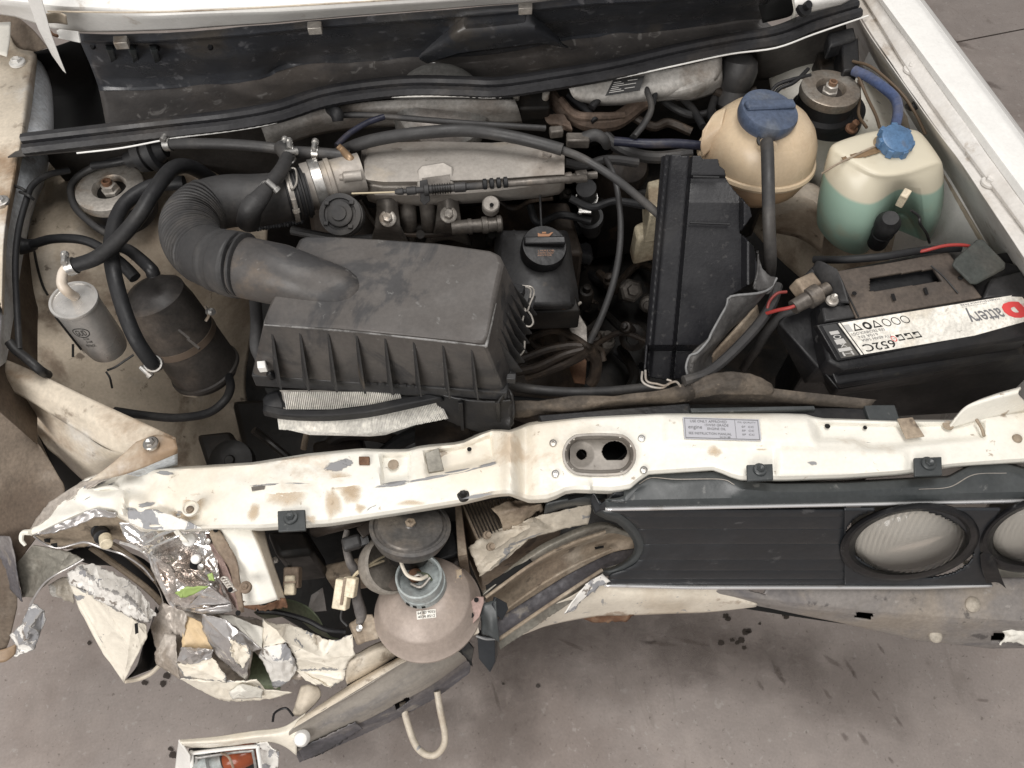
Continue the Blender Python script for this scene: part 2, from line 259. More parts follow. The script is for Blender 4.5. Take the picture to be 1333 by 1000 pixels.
def foldf(p, seed, freq):
    r = random.Random(seed * 13 + 5); d = 0; q = p + Vector((noise.noise(p * 9), noise.noise(p * 9 + Vector((5, 1, 2))), noise.noise(p * 9 + Vector((1, 7, 3))))) * .012
    for k in range(7):
        a = Vector((r.uniform(-1, 1), r.uniform(-1, 1), r.uniform(-.6, .6))).normalized(); f = freq * r.uniform(.45, 1.7); ph = r.random()
        t = (q.dot(a) * f + ph) % 1.0; w_ = max(0, .55 + noise.noise(q * freq * .5 + Vector((k * 3.1, 0, 0))) * 1.3)
        d += (abs(t - .5) * 4 - 1) * w_ * min(1.3, freq / f) * .45
    return d
def sheet(rows, nu=40, nv=20, fold=0, crumple=0, freq=14, ridge=0, hf=None, hole=None, smooth=True, vsmooth=True, seed=0, torn=0):
    """rows: lists of (px,py,z) running along the sheet -> an MB grid of real points"""
    rr = [resample(r, nu, smooth) for r in rows]
    cols = []
    for i in range(nu):
        col = [r[i] for r in rr]
        if vsmooth and len(col) > 2:
            dense = crom(col, 8)
        else:
            dense = [col[k].lerp(col[k + 1], t / 8) for k in range(len(col) - 1) for t in range(8)] + [col[-1]]
        m = len(dense) - 1
        cols.append([dense[int(m * j / (nv - 1))].lerp(dense[min(m, int(m * j / (nv - 1)) + 1)], m * j / (nv - 1) - int(m * j / (nv - 1))) for j in range(nv)])
    pix = [[Vector(c) for c in col] for col in cols]
    if torn:
        for i in range(nu):
            for j, s_ in ((0, -1), (nv - 1, 1)):
                k = noise.noise(Vector((i * .45, seed * 9.1 + j, 0))) + .6 * noise.noise(Vector((i * 1.3, seed * 5.1 + j, 3)))
                pix[i][j].y += k * torn; pix[i][j].x += torn * .6 * noise.noise(Vector((i * .7, seed + j, 7)))
    pos = [[None] * nv for _ in range(nu)]
    for i in range(nu):
        for j in range(nv):
            c = pix[i][j]; z = c.z + (hf(c.x, c.y) if hf else 0); pos[i][j] = P(c.x, c.y, z)
    if crumple or ridge or fold:
        out = [[None] * nv for _ in range(nu)]
        for i in range(nu):
            for j in range(nv):
                a = pos[min(i + 1, nu - 1)][j] - pos[max(i - 1, 0)][j]; b = pos[i][min(j + 1, nv - 1)] - pos[i][max(j - 1, 0)]
                n = a.cross(b); n = n.normalized() if n.length > 1e-12 else Vector((0, 0, 1))
                p = pos[i][j]; q = p * freq + Vector((seed * 7.3, seed * 3.1, seed))
                d = 0
                if crumple:
                    dd = noise.voronoi(q)[0]; d += crumple * (min(dd[0], .9) - .4) + crumple * .5 * (min(noise.voronoi(q * 2.3)[0][0], .9) - .4)
                if fold: d += fold * foldf(p, seed, freq)
                if ridge: d += ridge * ((1 - 2 * abs(noise.noise(q * .8))) - .4)
                out[i][j] = p + n * d
        pos = out
    mb = MB(); fs = []
    if fold:
        cr = [[0.0] * nv for _ in range(nu)]
        for i in range(nu):
            for j in range(nv):
                p = pos[i][j]; k = 0
                for a, b in ((pos[max(i - 1, 0)][j], pos[min(i + 1, nu - 1)][j]), (pos[i][max(j - 1, 0)], pos[i][min(j + 1, nv - 1)])):
                    h = (b - a).length; k += ((a + b) / 2 - p).length / max(h, 1e-6)
                if i in (0, nu - 1) or j in (0, nv - 1): k = .25
                cr[i][j] = min(1, k * 2.6)
        for _ in range(2):
            cr = [[(cr[i][j] * 2 + cr[max(i - 1, 0)][j] + cr[min(i + 1, nu - 1)][j] + cr[i][max(j - 1, 0)] + cr[i][min(j + 1, nv - 1)]) / 6 for j in range(nv)] for i in range(nu)]
        mb.crease = [c for col in cr for c in col]
    for i in range(nu - 1):
        for j in range(nv - 1):
            if hole:
                c = (pix[i][j] + pix[i + 1][j + 1]) / 2
                if hole(c.x, c.y): continue
            fs.append([i * nv + j, i * nv + j + 1, (i + 1) * nv + j + 1, (i + 1) * nv + j])
    mb.add([p for col in pos for p in col], fs); return mb
# ---------------------------------------------------------------- objects
def wloc(o):
    p = Vector()
    while o: p += o.location; o = o.parent
    return p
def tag(o, label, cat, group=None):
    o['label'] = label; o['category'] = cat
    if group: o['group'] = group
    return o
def thing(name, label, cat, loc, group=None):
    o = bpy.data.objects.new(name, None); C.objects.link(o); o.location = loc; o.empty_display_size = .05
    return tag(o, label, cat, group)
def ob(name, mb, m, parent=None, bevel=0, seg=2, solid=0, off=-1, smooth=35, label=None, kind=None, sub=0):
    me = bpy.data.meshes.new(name)
    lo = Vector([min(v[k] for v in mb.v) for k in range(3)]); hi = Vector([max(v[k] for v in mb.v) for k in range(3)]); c = (lo + hi) / 2
    me.from_pydata([v - c for v in mb.v], [], mb.f); me.update()
    import bmesh
    bm = bmesh.new(); bm.from_mesh(me); 
    if mb.crease: ly = bm.verts.layers.float.new('crease_wear'); bm.verts.ensure_lookup_table(); [bm.verts[i].__setitem__(ly, c_) for i, c_ in enumerate(mb.crease)]
    else: bmesh.ops.remove_doubles(bm, verts=bm.verts, dist=1e-6)
    bmesh.ops.delete(bm, geom=[v for v in bm.verts if not v.link_faces], context='VERTS'); bmesh.ops.recalc_face_normals(bm, faces=bm.faces)
    bm.to_mesh(me); bm.free()
    me.materials.append(m)
    if smooth:
        me.shade_smooth(); me.set_sharp_from_angle(angle=R(smooth))
    o = bpy.data.objects.new(name, me); C.objects.link(o); o.location = c - (wloc(parent) if parent else Vector()); o.parent = parent
    if solid:
        md = o.modifiers.new('thickness', 'SOLIDIFY'); md.thickness = solid; md.offset = off
    if bevel:
        md = o.modifiers.new('bevel', 'BEVEL'); md.width = bevel; md.segments = seg; md.limit_method = 'ANGLE'; md.angle_limit = R(40); md.harden_normals = False
    if sub:
        md = o.modifiers.new('subsurf', 'SUBSURF'); md.levels = sub; md.render_levels = sub
    if label: o['label'] = label
    if kind: o['kind'] = kind
    return o
def pip(x, y, poly):
    r = False; j = len(poly) - 1
    for i in range(len(poly)):
        if (poly[i][1] > y) != (poly[j][1] > y) and x < (poly[j][0] - poly[i][0]) * (y - poly[i][1]) / (poly[j][1] - poly[i][1]) + poly[i][0]: r = not r
        j = i
    return r
def pdist(x, y, poly):
    """signed distance to a pixel polygon, negative inside"""
    best = 1e9; p = Vector((x, y))
    for i in range(len(poly)):
        a = Vector(poly[i - 1]); b = Vector(poly[i]); ab = b - a
        t = max(0, min(1, (p - a).dot(ab) / max(1e-9, ab.length_squared))); best = min(best, (p - a - ab * t).length)
    return -best if pip(x, y, poly) else best
def press(x, y, poly, depth, soft):
    d = pdist(x, y, poly); t = max(0, min(1, .5 - d / soft)); return -depth * t * t * (3 - 2 * t)
def facets(vs, faces, n=8, jag=1.0, amp=.0008, ffold=0, ffreq=40, seed=0, peel=None, pw=7, bulge=.16):
    """bent sheet metal from hand placed corners: faces keep their own plane, creases stay sharp"""
    mb = MB(); key = {}; edges = {}
    for f in faces:
        for a, b in zip(f, f[1:] + f[:1]): edges[(min(a, b), max(a, b))] = edges.get((min(a, b), max(a, b)), 0) + 1
    pe = [e for e in edges if (peel == 'all') or (peel == 'rim' and edges[e] == 1) or (peel == 'fold' and edges[e] > 1) or (isinstance(peel, (list, tuple)) and (e in peel or (e[1], e[0]) in peel))]
    cr = []
    def vid(p, bl=0):
        k = (round(p[0], 3), round(p[1], 3), round(p[2], 5))
        if k not in key:
            q = Vector((p[0] * .16, p[1] * .16, seed * 3.7)); q2 = q * 3.1
            x = p[0] + jag * (noise.noise(q) + .6 * noise.noise(q2)); y = p[1] + jag * (noise.noise(q + Vector((9, 4, 1))) + .6 * noise.noise(q2 + Vector((3, 8, 2))))
            w_ = P(x, y, p[2]); d = amp * (noise.noise(w_ * 45 + Vector((seed, 0, 0))) + .5 * noise.noise(w_ * 130))
            if ffold: d += ffold * foldf(w_, seed + 1, ffreq)
            w_ = w_ + Vector((0, -.5, .85)) * (d - bl)
            c = 0; pt = Vector((p[0], p[1]))
            for a, b in pe:
                A_ = Vector(vs[a][:2]); B_ = Vector(vs[b][:2]); ab = B_ - A_; t = max(0, min(1, (pt - A_).dot(ab) / max(1e-6, ab.length_squared)))
                c = max(c, 1 - (pt - A_ - ab * t).length / pw)
            key[k] = len(mb.v); mb.v.append(w_); cr.append(c * .42)
        return key[k]
    for f in faces:
        for a, b, c in [(f[0], f[i], f[i + 1]) for i in range(1, len(f) - 1)]:
            A_, B_, C_ = Vector(vs[a]), Vector(vs[b]), Vector(vs[c])
            if (B_.xy - A_.xy).cross(C_.xy - A_.xy) < 0: B_, C_ = C_, B_
            g = {}; sz = math.sqrt(abs((B_.xy - A_.xy).cross(C_.xy - A_.xy))) * .00085 * bulge * 9
            for i in range(n + 1):
                for j in range(n + 1 - i):
                    u, v = i / n, j / n; g[i, j] = vid(A_ + (B_ - A_) * u + (C_ - A_) * v, sz * u * v * (1 - u - v))
            for i in range(n):
                for j in range(n - i):
                    mb.f.append([g[i, j], g[i + 1, j], g[i, j + 1]])
                    if j < n - i - 1: mb.f.append([g[i + 1, j], g[i + 1, j + 1], g[i, j + 1]])
    mb.crease = cr; return mb
def fac(name, vs, faces, m, parent=None, thick=.0011, label=None, sm=42, **k):
    return ob(name, facets(vs, faces, **k), m, parent or car, solid=thick, off=0, smooth=sm, label=label)
def plate(pts, thick, n=None):
    q = PS(pts); mb = MB()
    nn = sum(((q[i] - q[0]).cross(q[i + 1] - q[0]) for i in range(1, len(q) - 1)), Vector()).normalized()
    if nn.dot(CAM - q[0]) < 0: nn = -nn
    return mb.prism(q, -nn * thick)
def block(pts, zt, zb): return MB().prism([P(x, y, zt) for x, y in pts], Vector((0, 0, zb - zt)))
def hosem(pts, rpx, seg=12, sub=8):
    q = PS(pts); rs = rpx if isinstance(rpx, list) else [rpx, rpx]
    n = len(rs) - 1; ms = [mpp(*pts[int(round(i / n * (len(pts) - 1)))]) for i in range(n + 1)]
    return MB().tube(q, [r * m for r, m in zip(rs, ms)], seg, sub)
def at(pts, t):
    q = crom(PS(pts), 16); i = min(len(q) - 2, int(t * (len(q) - 1))); return q[i], (q[i + 1] - q[i]).normalized()
def clampring(parent, c, ax, r, m=None, wd=.009, sx=1, name='hose_clamp'):
    mb = MB().lathe(c, ax, [(r, -wd / 2), (r + .0014, -wd / 2), (r + .0014, wd / 2), (r, wd / 2), (r - .001, 0)], 28)
    k = ob(name, mb, m or STEEL, parent)
    side = ax.cross(FWD).normalized() * sx; up = (-FWD - ax * (-FWD).dot(ax)).normalized()
    d = (side * .6 + up * .8).normalized(); t = d.cross(ax)
    mb = MB().lathe(c + d * (r + .004) - t * .008, t, [(.0032, 0), (.0032, .013), (.0046, .013), (.0046, .017)], 10)
    ob('clamp_screw', mb, m or STEEL, k)
    return k
def hose(name, label, cat, pts, rpx, m=None, clamps=(), group=None, sub=8):
    o = ob(name, hosem(pts, rpx, sub=sub), m or RUB); tag(o, label, cat, group)
    rp = rpx if not isinstance(rpx, list) else sum(rpx) / len(rpx)
    for t in clamps:
        c, ax = at(pts, t); clampring(o, c, ax, rp * mpp(*pts[int(round(t * (len(pts) - 1)))]) + .0004)
    return o
def bolt(parent, px, py, z, rpx, m=None, n=Vector((0, 0, 1)), hexa=True, name='bolt', h=.6, label=None):
    c = P(px, py, z); r = rpx * mpp(px, py, z)
    mb = MB().lathe(c, n, [(r, -.001), (r, .0022), (r * .88, .0032), (r * .55, .0034)], 24)
    mb.lathe(c, n, [(r * .62, .002), (r * .62, r * h), (r * .5, r * h + .0012), (r * .3, r * h + .0006), (.0001, r * h - .0006)], 6 if hexa else 20)
    return ob(name, mb, m or STEEL, parent, label=label)
def text(parent, s, quad, u0, v0, u1, v1, m, name='lettering', lift=.0005, bold=0):
    """quad: 3D lower-left, lower-right, upper-right, upper-left"""
    cu = bpy.data.curves.new('t', 'FONT'); cu.body = s; cu.size = 1; cu.align_x = 'LEFT'; cu.offset = bold; cu.resolution_u = 3
    t = bpy.data.objects.new('t', cu); C.objects.link(t)
    me = t.to_mesh(); vs = [v.co.copy() for v in me.vertices]; fs = [list(p.vertices) for p in me.polygons]; t.to_mesh_clear()
    bpy.data.objects.remove(t); bpy.data.curves.remove(cu)
    x0 = min(v.x for v in vs); x1 = max(v.x for v in vs); y0 = min(v.y for v in vs); y1 = max(v.y for v in vs)
    a, b, c, d = quad; n = (b - a).cross(d - a).normalized()
    if n.dot(CAM - a) < 0: n = -n
    out = []
    for v in vs:
        u = u0 + (u1 - u0) * (v.x - x0) / (x1 - x0 or 1); w_ = v0 + (v1 - v0) * (v.y - y0) / (y1 - y0 or 1)
        out.append(a.lerp(b, u).lerp(d.lerp(c, u), w_) + n * lift)
    return ob(name, MB().add(out, fs), m, parent, smooth=0)
def patch(parent, quad, u0, v0, u1, v1, m, name, lift=.0004, pts=None):
    a, b, c, d = quad; n = (b - a).cross(d - a).normalized()
    if n.dot(CAM - a) < 0: n = -n
    pts = pts or [(u0, v0), (u1, v0), (u1, v1), (u0, v1)]
    q = [a.lerp(b, u).lerp(d.lerp(c, u), v) + n * (lift - .0003) for u, v in pts]
    return ob(name, MB().prism(q, n * .0003), m, parent, smooth=0)
def ringpatch(parent, quad, u, v, ru, rv, m, name, th=.3):
    a, b, c, d = quad; n = (b - a).cross(d - a).normalized()
    if n.dot(CAM - a) < 0: n = -n
    f = lambda uu, vv: a.lerp(b, uu).lerp(d.lerp(c, uu), vv) + n * .0005
    vs = []; fs = []; k = 20
    for i in range(k):
        t = 2 * math.pi * i / k
        vs += [f(u + ru * math.cos(t), v + rv * math.sin(t)), f(u + ru * (1 - th) * math.cos(t), v + rv * (1 - th) * math.sin(t))]
        j = (i + 1) % k; fs.append([2 * i, 2 * j, 2 * j + 1, 2 * i + 1])
    return ob(name, MB().add(vs, fs), m, parent, smooth=0)
# ================================================================ FLOOR
def floor_mat():
    return mat('workshop_concrete', (.315, .275, .252), .6, layers=[((.255, .212, .188), 2.2, .45, .65, .8), ((.38, .33, .30), 5, .5, .7, .6),
        ((.235, .20, .18), 1.4, .52, .75, .7, .8), ((.2, .17, .15), 20, .66, .80, .5, .6, (1, .35, 1)), ((.16, .13, .115), 9, .70, .80, .5), ((.44, .41, .38), 60, .64, .70, .4), ((.12, .095, .08), 130, .66, .72, .6)], bump=(35, .16), rvar=.12, grit=.35)
FLOORM = floor_mat()
A = P(1235, 57, 0); B = P(1333, 38, 0); dr = (B - A).normalized(); nr = Vector((-dr.y, dr.x, 0))
mb = MB()
for s_, d0, d1 in ((1, .003, 6), (-1, .003, 6)):
    a = A + nr * s_ * d0 - dr * 7; b = A + nr * s_ * d0 + dr * 7; c = A + nr * s_ * d1 + dr * 7; d = A + nr * s_ * d1 - dr * 7
    mb.add([a, b, c, d], [[0, 1, 2, 3] if s_ > 0 else [3, 2, 1, 0]])
z = Vector((0, 0, -.008))
a = A + nr * .02; b = A - nr * .02
mb.add([a - dr * 7 + z, a + dr * 7 + z, b + dr * 7 + z, b - dr * 7 + z], [[0, 3, 2, 1]])
fl = ob('floor', mb, FLOORM, kind='structure')
# oil drops and wet stains on the concrete: thin puddles of their own shape
random.seed(5)
zfl = lambda z_: (lambda x, y: z_)
decal('oil_stains', [(x, y, r * 1.05, r * .9, 0) for x, y, r in ((971, 823, 5), (965, 834, 5), (975, 822, 4), (945, 802, 4), (948, 806, 4), (938, 837, 4), (953, 833, 3), (960, 837, 3), (1024, 803, 4), (1020, 800, 3), (217, 880, 5), (212, 890, 5), (189, 889, 4), (116, 837, 3), (226, 983, 6), (222, 975, 4), (969, 843, 3), (989, 812, 2), (655, 890, 2), (700, 893, 3))], decal_mat('oil_stain', (.045, .036, .03), .4, 120, .9, .62, .72), zfl(.002), kind='structure')
decal('scuff_marks', [(1013, 875, 15, 5, 1.1), (1019, 886, 9, 4, .8), (990, 893, 11, 3, 1.0), (1107, 870, 20, 3.5, 1.05), (1112, 878, 9, 3, 1.1), (1085, 862, 22, 4, .6), (1078, 905, 12, 3, .9), (1140, 905, 12, 3, .9), (1100, 960, 10, 4, .9), (1124, 962, 14, 4, 1.0), (860, 838, 26, 4, .1), (900, 836, 28, 4, .2), (745, 840, 22, 3, .4), (1147, 845, 12, 3, 1), (1160, 990, 9, 3, .9), (645, 905, 3, 30, -.28), (1280, 912, 14, 3, .1), (1170, 940, 12, 3, 1), (1230, 50, 60, 6, .3), (1290, 110, 20, 5, .4)], decal_mat('scuff_mark', (.14, .11, .095), .6, 70, .36, .75, 1.4), zfl(.0014), kind='structure')
decal('grime_patches', [(740, 815, 130, 50, .1), (900, 820, 150, 50, .2), (650, 860, 60, 60, .2), (1030, 855, 70, 46, .5), (1100, 900, 120, 60, .3), (800, 860, 170, 60, .1), (690, 850, 90, 70, .2), (930, 850, 140, 60, .2), (560, 930, 80, 24, 0), (660, 930, 60, 90, .3), (430, 960, 60, 40, .3)], decal_mat('old_grime', (.12, .095, .082), .55, 24, .26, .45, 1.5), zfl(.0008), kind='structure')

# ================================================================ CAR BODY
car = thing('wrecked_car', 'white hatchback with its bonnet open and left front corner crushed in', 'car', (0.05, .55, 0))
def sh(name, rows, m, parent=car, nu=40, nv=16, thick=.0012, label=None, smoothang=40, **k):
    return ob(name, sheet(rows, nu, nv, **k), m, parent, solid=thick, off=0, smooth=smoothang, label=label)
# right wing: one folded sheet, outer edge to inner wall
rf = [
 [(1180, -30, .70), (1335, 176, .70), (1640, 585, .70)],
 [(1173, -30, .835), (1196, 0, .835), (1333, 183, .835), (1640, 594, .835)],
 [(1170, -28, .84), (1190, 0, .84), (1328, 186, .84), (1630, 594, .84)],
 [(1128, -30, .842), (1149, 0, .842), (1333, 248, .842), (1590, 594, .842)],
 [(1122, -30, .832), (1143, 0, .832), (1330, 262, .832), (1580, 594, .832)],
 [(1108, -30, .822), (1127, 0, .822), (1194, 106, .822), (1284, 230, .822), (1560, 594, .822)],
 [(1106, -30, .814), (1125, 0, .814), (1191, 109, .814), (1281, 233, .814), (1556, 594, .814)],
 [(1095, -30, .814), (1117, 16, .814), (1175, 104, .814), (1233, 186, .814), (1308, 298, .814), (1500, 594, .814)],
 [(1094, -26, .80), (1115, 18, .80), (1172, 106, .80), (1230, 188, .80), (1306, 301, .80), (1498, 597, .80)],
 [(1090, -10, .66), (1120, 60, .66), (1168, 140, .66), (1215, 215, .66), (1290, 340, .66), (1470, 630, .66)],
 [(1085, 10, .40), (1115, 90, .40), (1160, 170, .40), (1210, 260, .40), (1280, 390, .40), (1450, 680, .40)]]
wing = sh('front_wing', rf[:5], WHITE, nu=60, nv=30, vsmooth=False, label='bright white top of the right front wing')
railr = sh('wing_rail', rf[4:8], WHITED, nu=90, nv=24, vsmooth=False, ridge=.0008, freq=14, label='dusty, shade-toned bolted rail along the right wing')
sh('inner_wing', rf[7:], WHITED, nu=60, nv=30, vsmooth=False, ridge=.003, freq=7, label='dusty, shade-toned pale wall inside the right wing')
for x, y in ((1186, 91), (1287, 238)): bolt(railr, x, y, .817, 10, WHITED, h=.8)
# left wing rail
lf = [[(-25, 20, .80), (-22, 200, .80), (-30, 330, .80), (-40, 500, .80)],
      [(2, 20, .80), (5, 110, .80), (-4, 250, .80), (-14, 500, .80)],
      [(20, 60, .80), (24, 110, .80), (10, 230, .80), (-3, 400, .80)],
      [(44, 68, .80), (36, 120, .80), (24, 200, .80), (6, 300, .80), (2, 400, .80)],
      [(48, 78, .78), (42, 130, .78), (30, 205, .78), (10, 305, .78), (4, 410, .78)]]
lw = sh('front_wing', lf, RAILB, nu=40, nv=24, label='stained left wing rail with bolts')
bolt(lw, 23, 82, .803, 10, WHITE); bolt(lw, 2, 263, .803, 10, STEEL)
sh('wing_corner', [[(-20, 18, .81), (10, 16, .81), (40, 36, .81), (62, 62, .81)], [(-20, 40, .80), (14, 44, .80), (38, 56, .80), (52, 66, .80)], [(-20, 70, .79), (8, 76, .79), (30, 78, .79), (46, 72, .79)]], BROWN, nu=20, nv=10, label='rust stained corner of the left wing')
sh('wing_edge', [[(-10, 30, .825), (14, 29, .825)], [(-10, 50, .825), (13, 52, .825)], [(-10, 68, .825), (9, 74, .825)]], CREAM, nu=10, nv=8)
sh('wing_gap_cover', [[(-30, 88, .77), (2, 90, .77), (20, 100, .77)], [(-30, 110, .77), (0, 112, .77), (12, 116, .77)]], BLACK, nu=14, nv=8, crumple=.006, freq=40)
def side(nm, pts, zb_, m, lab):
    t0 = crom([P(*p) for p in pts], 6); k = len(t0); mbs = MB()
    mbs.add(t0 + [Vector((p.x, p.y, zb_)) for p in t0], [[i, i + 1, k + i + 1, k + i] for i in range(k - 1)])
    return ob(nm, mbs, m, car, solid=.0012, off=0, label=lab)
side('wing_side', [(-26, 20, .80), (-23, 200, .80), (-31, 330, .80), (-41, 500, .80)], .66, BROWN, 'dirty outer side of the left wing')
side('wing_side', [(1174, -30, .834), (1197, 0, .834), (1334, 183, .834), (1641, 594, .834)], .30, WHITE, 'white outer side of the right wing')
# bluish inner wing strip and inner wing skin, strut tower
iw = [[(42, 74, .78), (55, 110, .78), (70, 172, .78)],
      [(32, 200, .775), (40, 215, .77), (56, 200, .76)]]
sh('inner_wing', [[(43, 75, .785), (36, 120, .785), (28, 205, .785), (8, 305, .785), (-4, 480, .785)], [(52, 80, .76), (62, 120, .755), (62, 200, .75), (28, 305, .74), (10, 470, .72)], [(58, 85, .70), (68, 125, .70), (66, 205, .69), (36, 310, .68), (20, 470, .66)]], BLUEG, nu=40, nv=20, label='blue grey painted upper inner wing')
skin = [[(40, 225, .705), (60, 214, .70), (130, 205, .70), (220, 200, .70), (300, 235, .68), (350, 260, .66)],
        [(24, 300, .685), (60, 285, .70), (130, 270, .705), (220, 280, .68), (300, 320, .63), (345, 350, .56)],
        [(16, 370, .665), (60, 360, .68), (120, 360, .66), (190, 370, .63), (280, 400, .54), (330, 430, .45)],
        [(10, 440, .645), (60, 440, .63), (120, 440, .60), (190, 450, .55), (280, 480, .45), (320, 500, .38)],
        [(10, 510, .61), (60, 520, .58), (130, 525, .54), (210, 540, .48), (280, 560, .39), (330, 570, .34)],
        [(20, 600, .55), (80, 610, .51), (150, 620, .47), (230, 620, .42), (290, 620, .36), (340, 620, .32)]]
def skin_h(x, y):
    d = press(x, y, [(52, 232), (95, 226), (92, 262), (50, 268)], .012, 8)
    d += press(x, y, [(60, 240), (72, 238), (70, 270), (58, 270)], .008, 4)
    return d
inw = sh('inner_wing', skin, INNER, nu=70, nv=60, hf=skin_h, ridge=.002, freq=16, label='dusty beige inner wing panel')
# seam cracks of sealer as dark thin lips
for pts in ([(44, 322), (48, 345), (55, 370), (62, 384)], [(44, 290), (42, 310)]):
    ob('seam_lip', hosem([(x, y, .69) for x, y in pts], 1.6, 6), GREASE, inw)
# front strap of the inner wing (bright bar) + bracket with bolt
strap = sh('inner_wing_brace', [[(-8, 462, .735), (40, 482, .73), (120, 520, .725), (190, 552, .72), (229, 570, .72)], [(-8, 480, .733), (40, 503, .728), (110, 540, .722), (170, 572, .717), (226, 582, .715)], [(-10, 497, .715), (36, 520, .71), (100, 560, .70), (150, 588, .70), (190, 598, .69)]], RAILB, nu=40, nv=14, label='pale diagonal brace in front of the dusty inner wing')
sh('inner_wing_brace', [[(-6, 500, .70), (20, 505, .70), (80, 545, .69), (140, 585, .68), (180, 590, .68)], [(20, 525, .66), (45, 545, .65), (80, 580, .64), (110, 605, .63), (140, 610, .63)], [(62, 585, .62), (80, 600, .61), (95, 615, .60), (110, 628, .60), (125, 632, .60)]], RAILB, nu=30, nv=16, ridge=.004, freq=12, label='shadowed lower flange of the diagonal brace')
br = sh('inner_wing_bracket', [[(178, 575, .735), (205, 566, .735), (228, 572, .73)], [(150, 600, .73), (190, 590, .73), (231, 582, .73)], [(115, 627, .72), (165, 617, .72), (231, 590, .72)]], RAILB, nu=16, nv=12, label='dusty corner bracket with a big washer')
bolt(br, 197, 578, .737, 10, STEEL)
sh('inner_wing_bracket', [[(165, 617, .72), (231, 588, .722)], [(180, 620, .70), (231, 605, .69)]], BLUEG, nu=12, nv=8)
# left strut tower top
st = ob('strut_tower', MB().lathe(P(142, 262, .69), (0, 0, 1), [(.062, -.03), (.058, .0), (.045, .012), (.0, .012)], 40), INNER, car, label='dusty beige strut tower with a bare metal cap')
def strut(px, py, zt, r, parent, capm):
    c = P(px, py, zt)
    ob('strut_rubber', MB().lathe(c, (0, 0, 1), [(r * 1.0, -.05), (r * 1.04, -.045), (r * 1.04, -.037), (r * .94, -.031), (r * .94, -.012), (.01, -.012)], 48), RUB, parent)
    ob('strut_cap', MB().lathe(c, (0, 0, 1), [(r * .97, -.013), (r * .99, -.009), (r * .97, -.001), (r * .93, 0), (r * .50, 0), (r * .46, -.003), (r * .42, -.009), (r * .2, -.010)], 56), capm, parent)
    ob('strut_recess', MB().lathe(c, (0, 0, 1), [(r * .47, -.0095), (r * .47, -.0085), (0, -.0085)], 32), GREASE, parent)
    ob('strut_nut', MB().lathe(c, (0, 0, 1), [(r * .27, -.010), (r * .27, -.004), (r * .22, -.003), (r * .22, .004), (r * .18, .005)], 6), STEELD, parent)
    ob('strut_thread', MB().lathe(c, (0, 0, 1), [(r * .14, 0), (r * .14, .010), (r * .09, .0105), (r * .08, .004), (.0001, .004)], 20), RUST, parent)
strut(142, 243, .752, .0465, st, STEELD)
# right strut tower
st2 = ob('strut_tower', sheet([[(1000, 95, .70), (1060, 70, .72), (1120, 85, .72), (1160, 130, .70)], [(1005, 120, .71), (1050, 110, .75), (1110, 110, .75), (1165, 160, .71)], [(1020, 150, .70), (1050, 160, .73), (1110, 160, .73), (1170, 190, .69)], [(1040, 200, .64), (1060, 215, .66), (1110, 225, .64), (1180, 250, .6)], [(1040, 260, .50), (1060, 300, .52), (1110, 320, .5), (1180, 340, .5)]], 40, 30), CREAM, car, solid=.0012, off=0, label='cream strut tower between the two plastic tanks')
c = P(1081, 140, .745)
ob('strut_rubber', MB().lathe(c, (0, 0, 1), [(.052, -.02), (.050, .004), (.04, .006), (.01, .006)], 48), RUB, st2, label='wide black rubber seat')
strut(1082, 114, .79, .043, st2, STRUTM)
bolt(st2, 1108, 168, .75, 8, RUST, n=Vector((.1, -.2, 1)).normalized(), h=1.6)
# right inner wing low filler skin behind the tanks
sh('inner_wing', [[(1115, 90, .70), (1180, 150, .70), (1290, 330, .70), (1400, 520, .70)], [(1050, 240, .52), (1120, 300, .52), (1250, 400, .52), (1360, 560, .52)], [(960, 280, .40), (1040, 360, .40), (1180, 460, .40), (1300, 580, .40)]], INNER, nu=40, nv=20, label='dusty inner wing behind the battery')
sh('tank_shelf', [[(1010, 235, .66), (1060, 240, .66), (1080, 265, .66)], [(1000, 262, .655), (1050, 266, .655), (1075, 285, .655)], [(990, 300, .55), (1040, 310, .55), (1070, 330, .55)]], INNER, nu=16, nv=14, label='dusty ledge under the coolant tank')
# dark greasy undertray + grimy far bulkhead
tray = ob('undertray', MB().prism(PS([(190, 150, .28), (1050, 110, .28), (1230, 480, .28), (1080, 690, .28), (800, 730, .28), (560, 800, .28), (430, 840, .28), (330, 780, .28), (250, 740, .28), (200, 640, .28), (190, 480, .28)]), Vector((0, 0, -.01))), GREASE, car)
fwp = [(10, 205), (100, 197), (160, 190), (230, 177), (300, 168), (360, 157), (420, 136), (480, 126), (540, 123), (600, 123), (650, 124), (720, 113), (800, 100), (880, 83), (950, 68), (1010, 60), (1060, 42), (1130, 18)]
FIREW = mat('grimy_shaded_bulkhead', (.055, .05, .046), .6, layers=[((.035, .03, .025), 5, .45, .65, .8), ((.09, .085, .08), 7, .58, .72, .7)], bump=(20, .15))  # grime, with the shade under the seal put into the base colour
fw = ob('firewall', MB(), FIREW, car) if 0 else None
def down(pts, z0, z1, dy=.0):
    top = [(x, y, z0) for x, y in pts]
    q = [P(*p) for p in top]; return q, [Vector((p.x, p.y + dy, z1)) for p in q]
t_, b_ = down(fwp, .812, .40, .14)
mid = [a.lerp(b, .08) + Vector((0, .06, 0)) for a, b in zip(t_, b_)]
t2, m2, b2 = crom(t_, 4), crom(mid, 4), crom(b_, 4); n = len(t2)
mb = MB().add(t2 + m2 + b2, [[k * n + i, k * n + i + 1, (k + 1) * n + i + 1, (k + 1) * n + i] for k in (0, 1) for i in range(n - 1)])
fw = ob('firewall', mb, FIREW, car, solid=.0015, off=0)
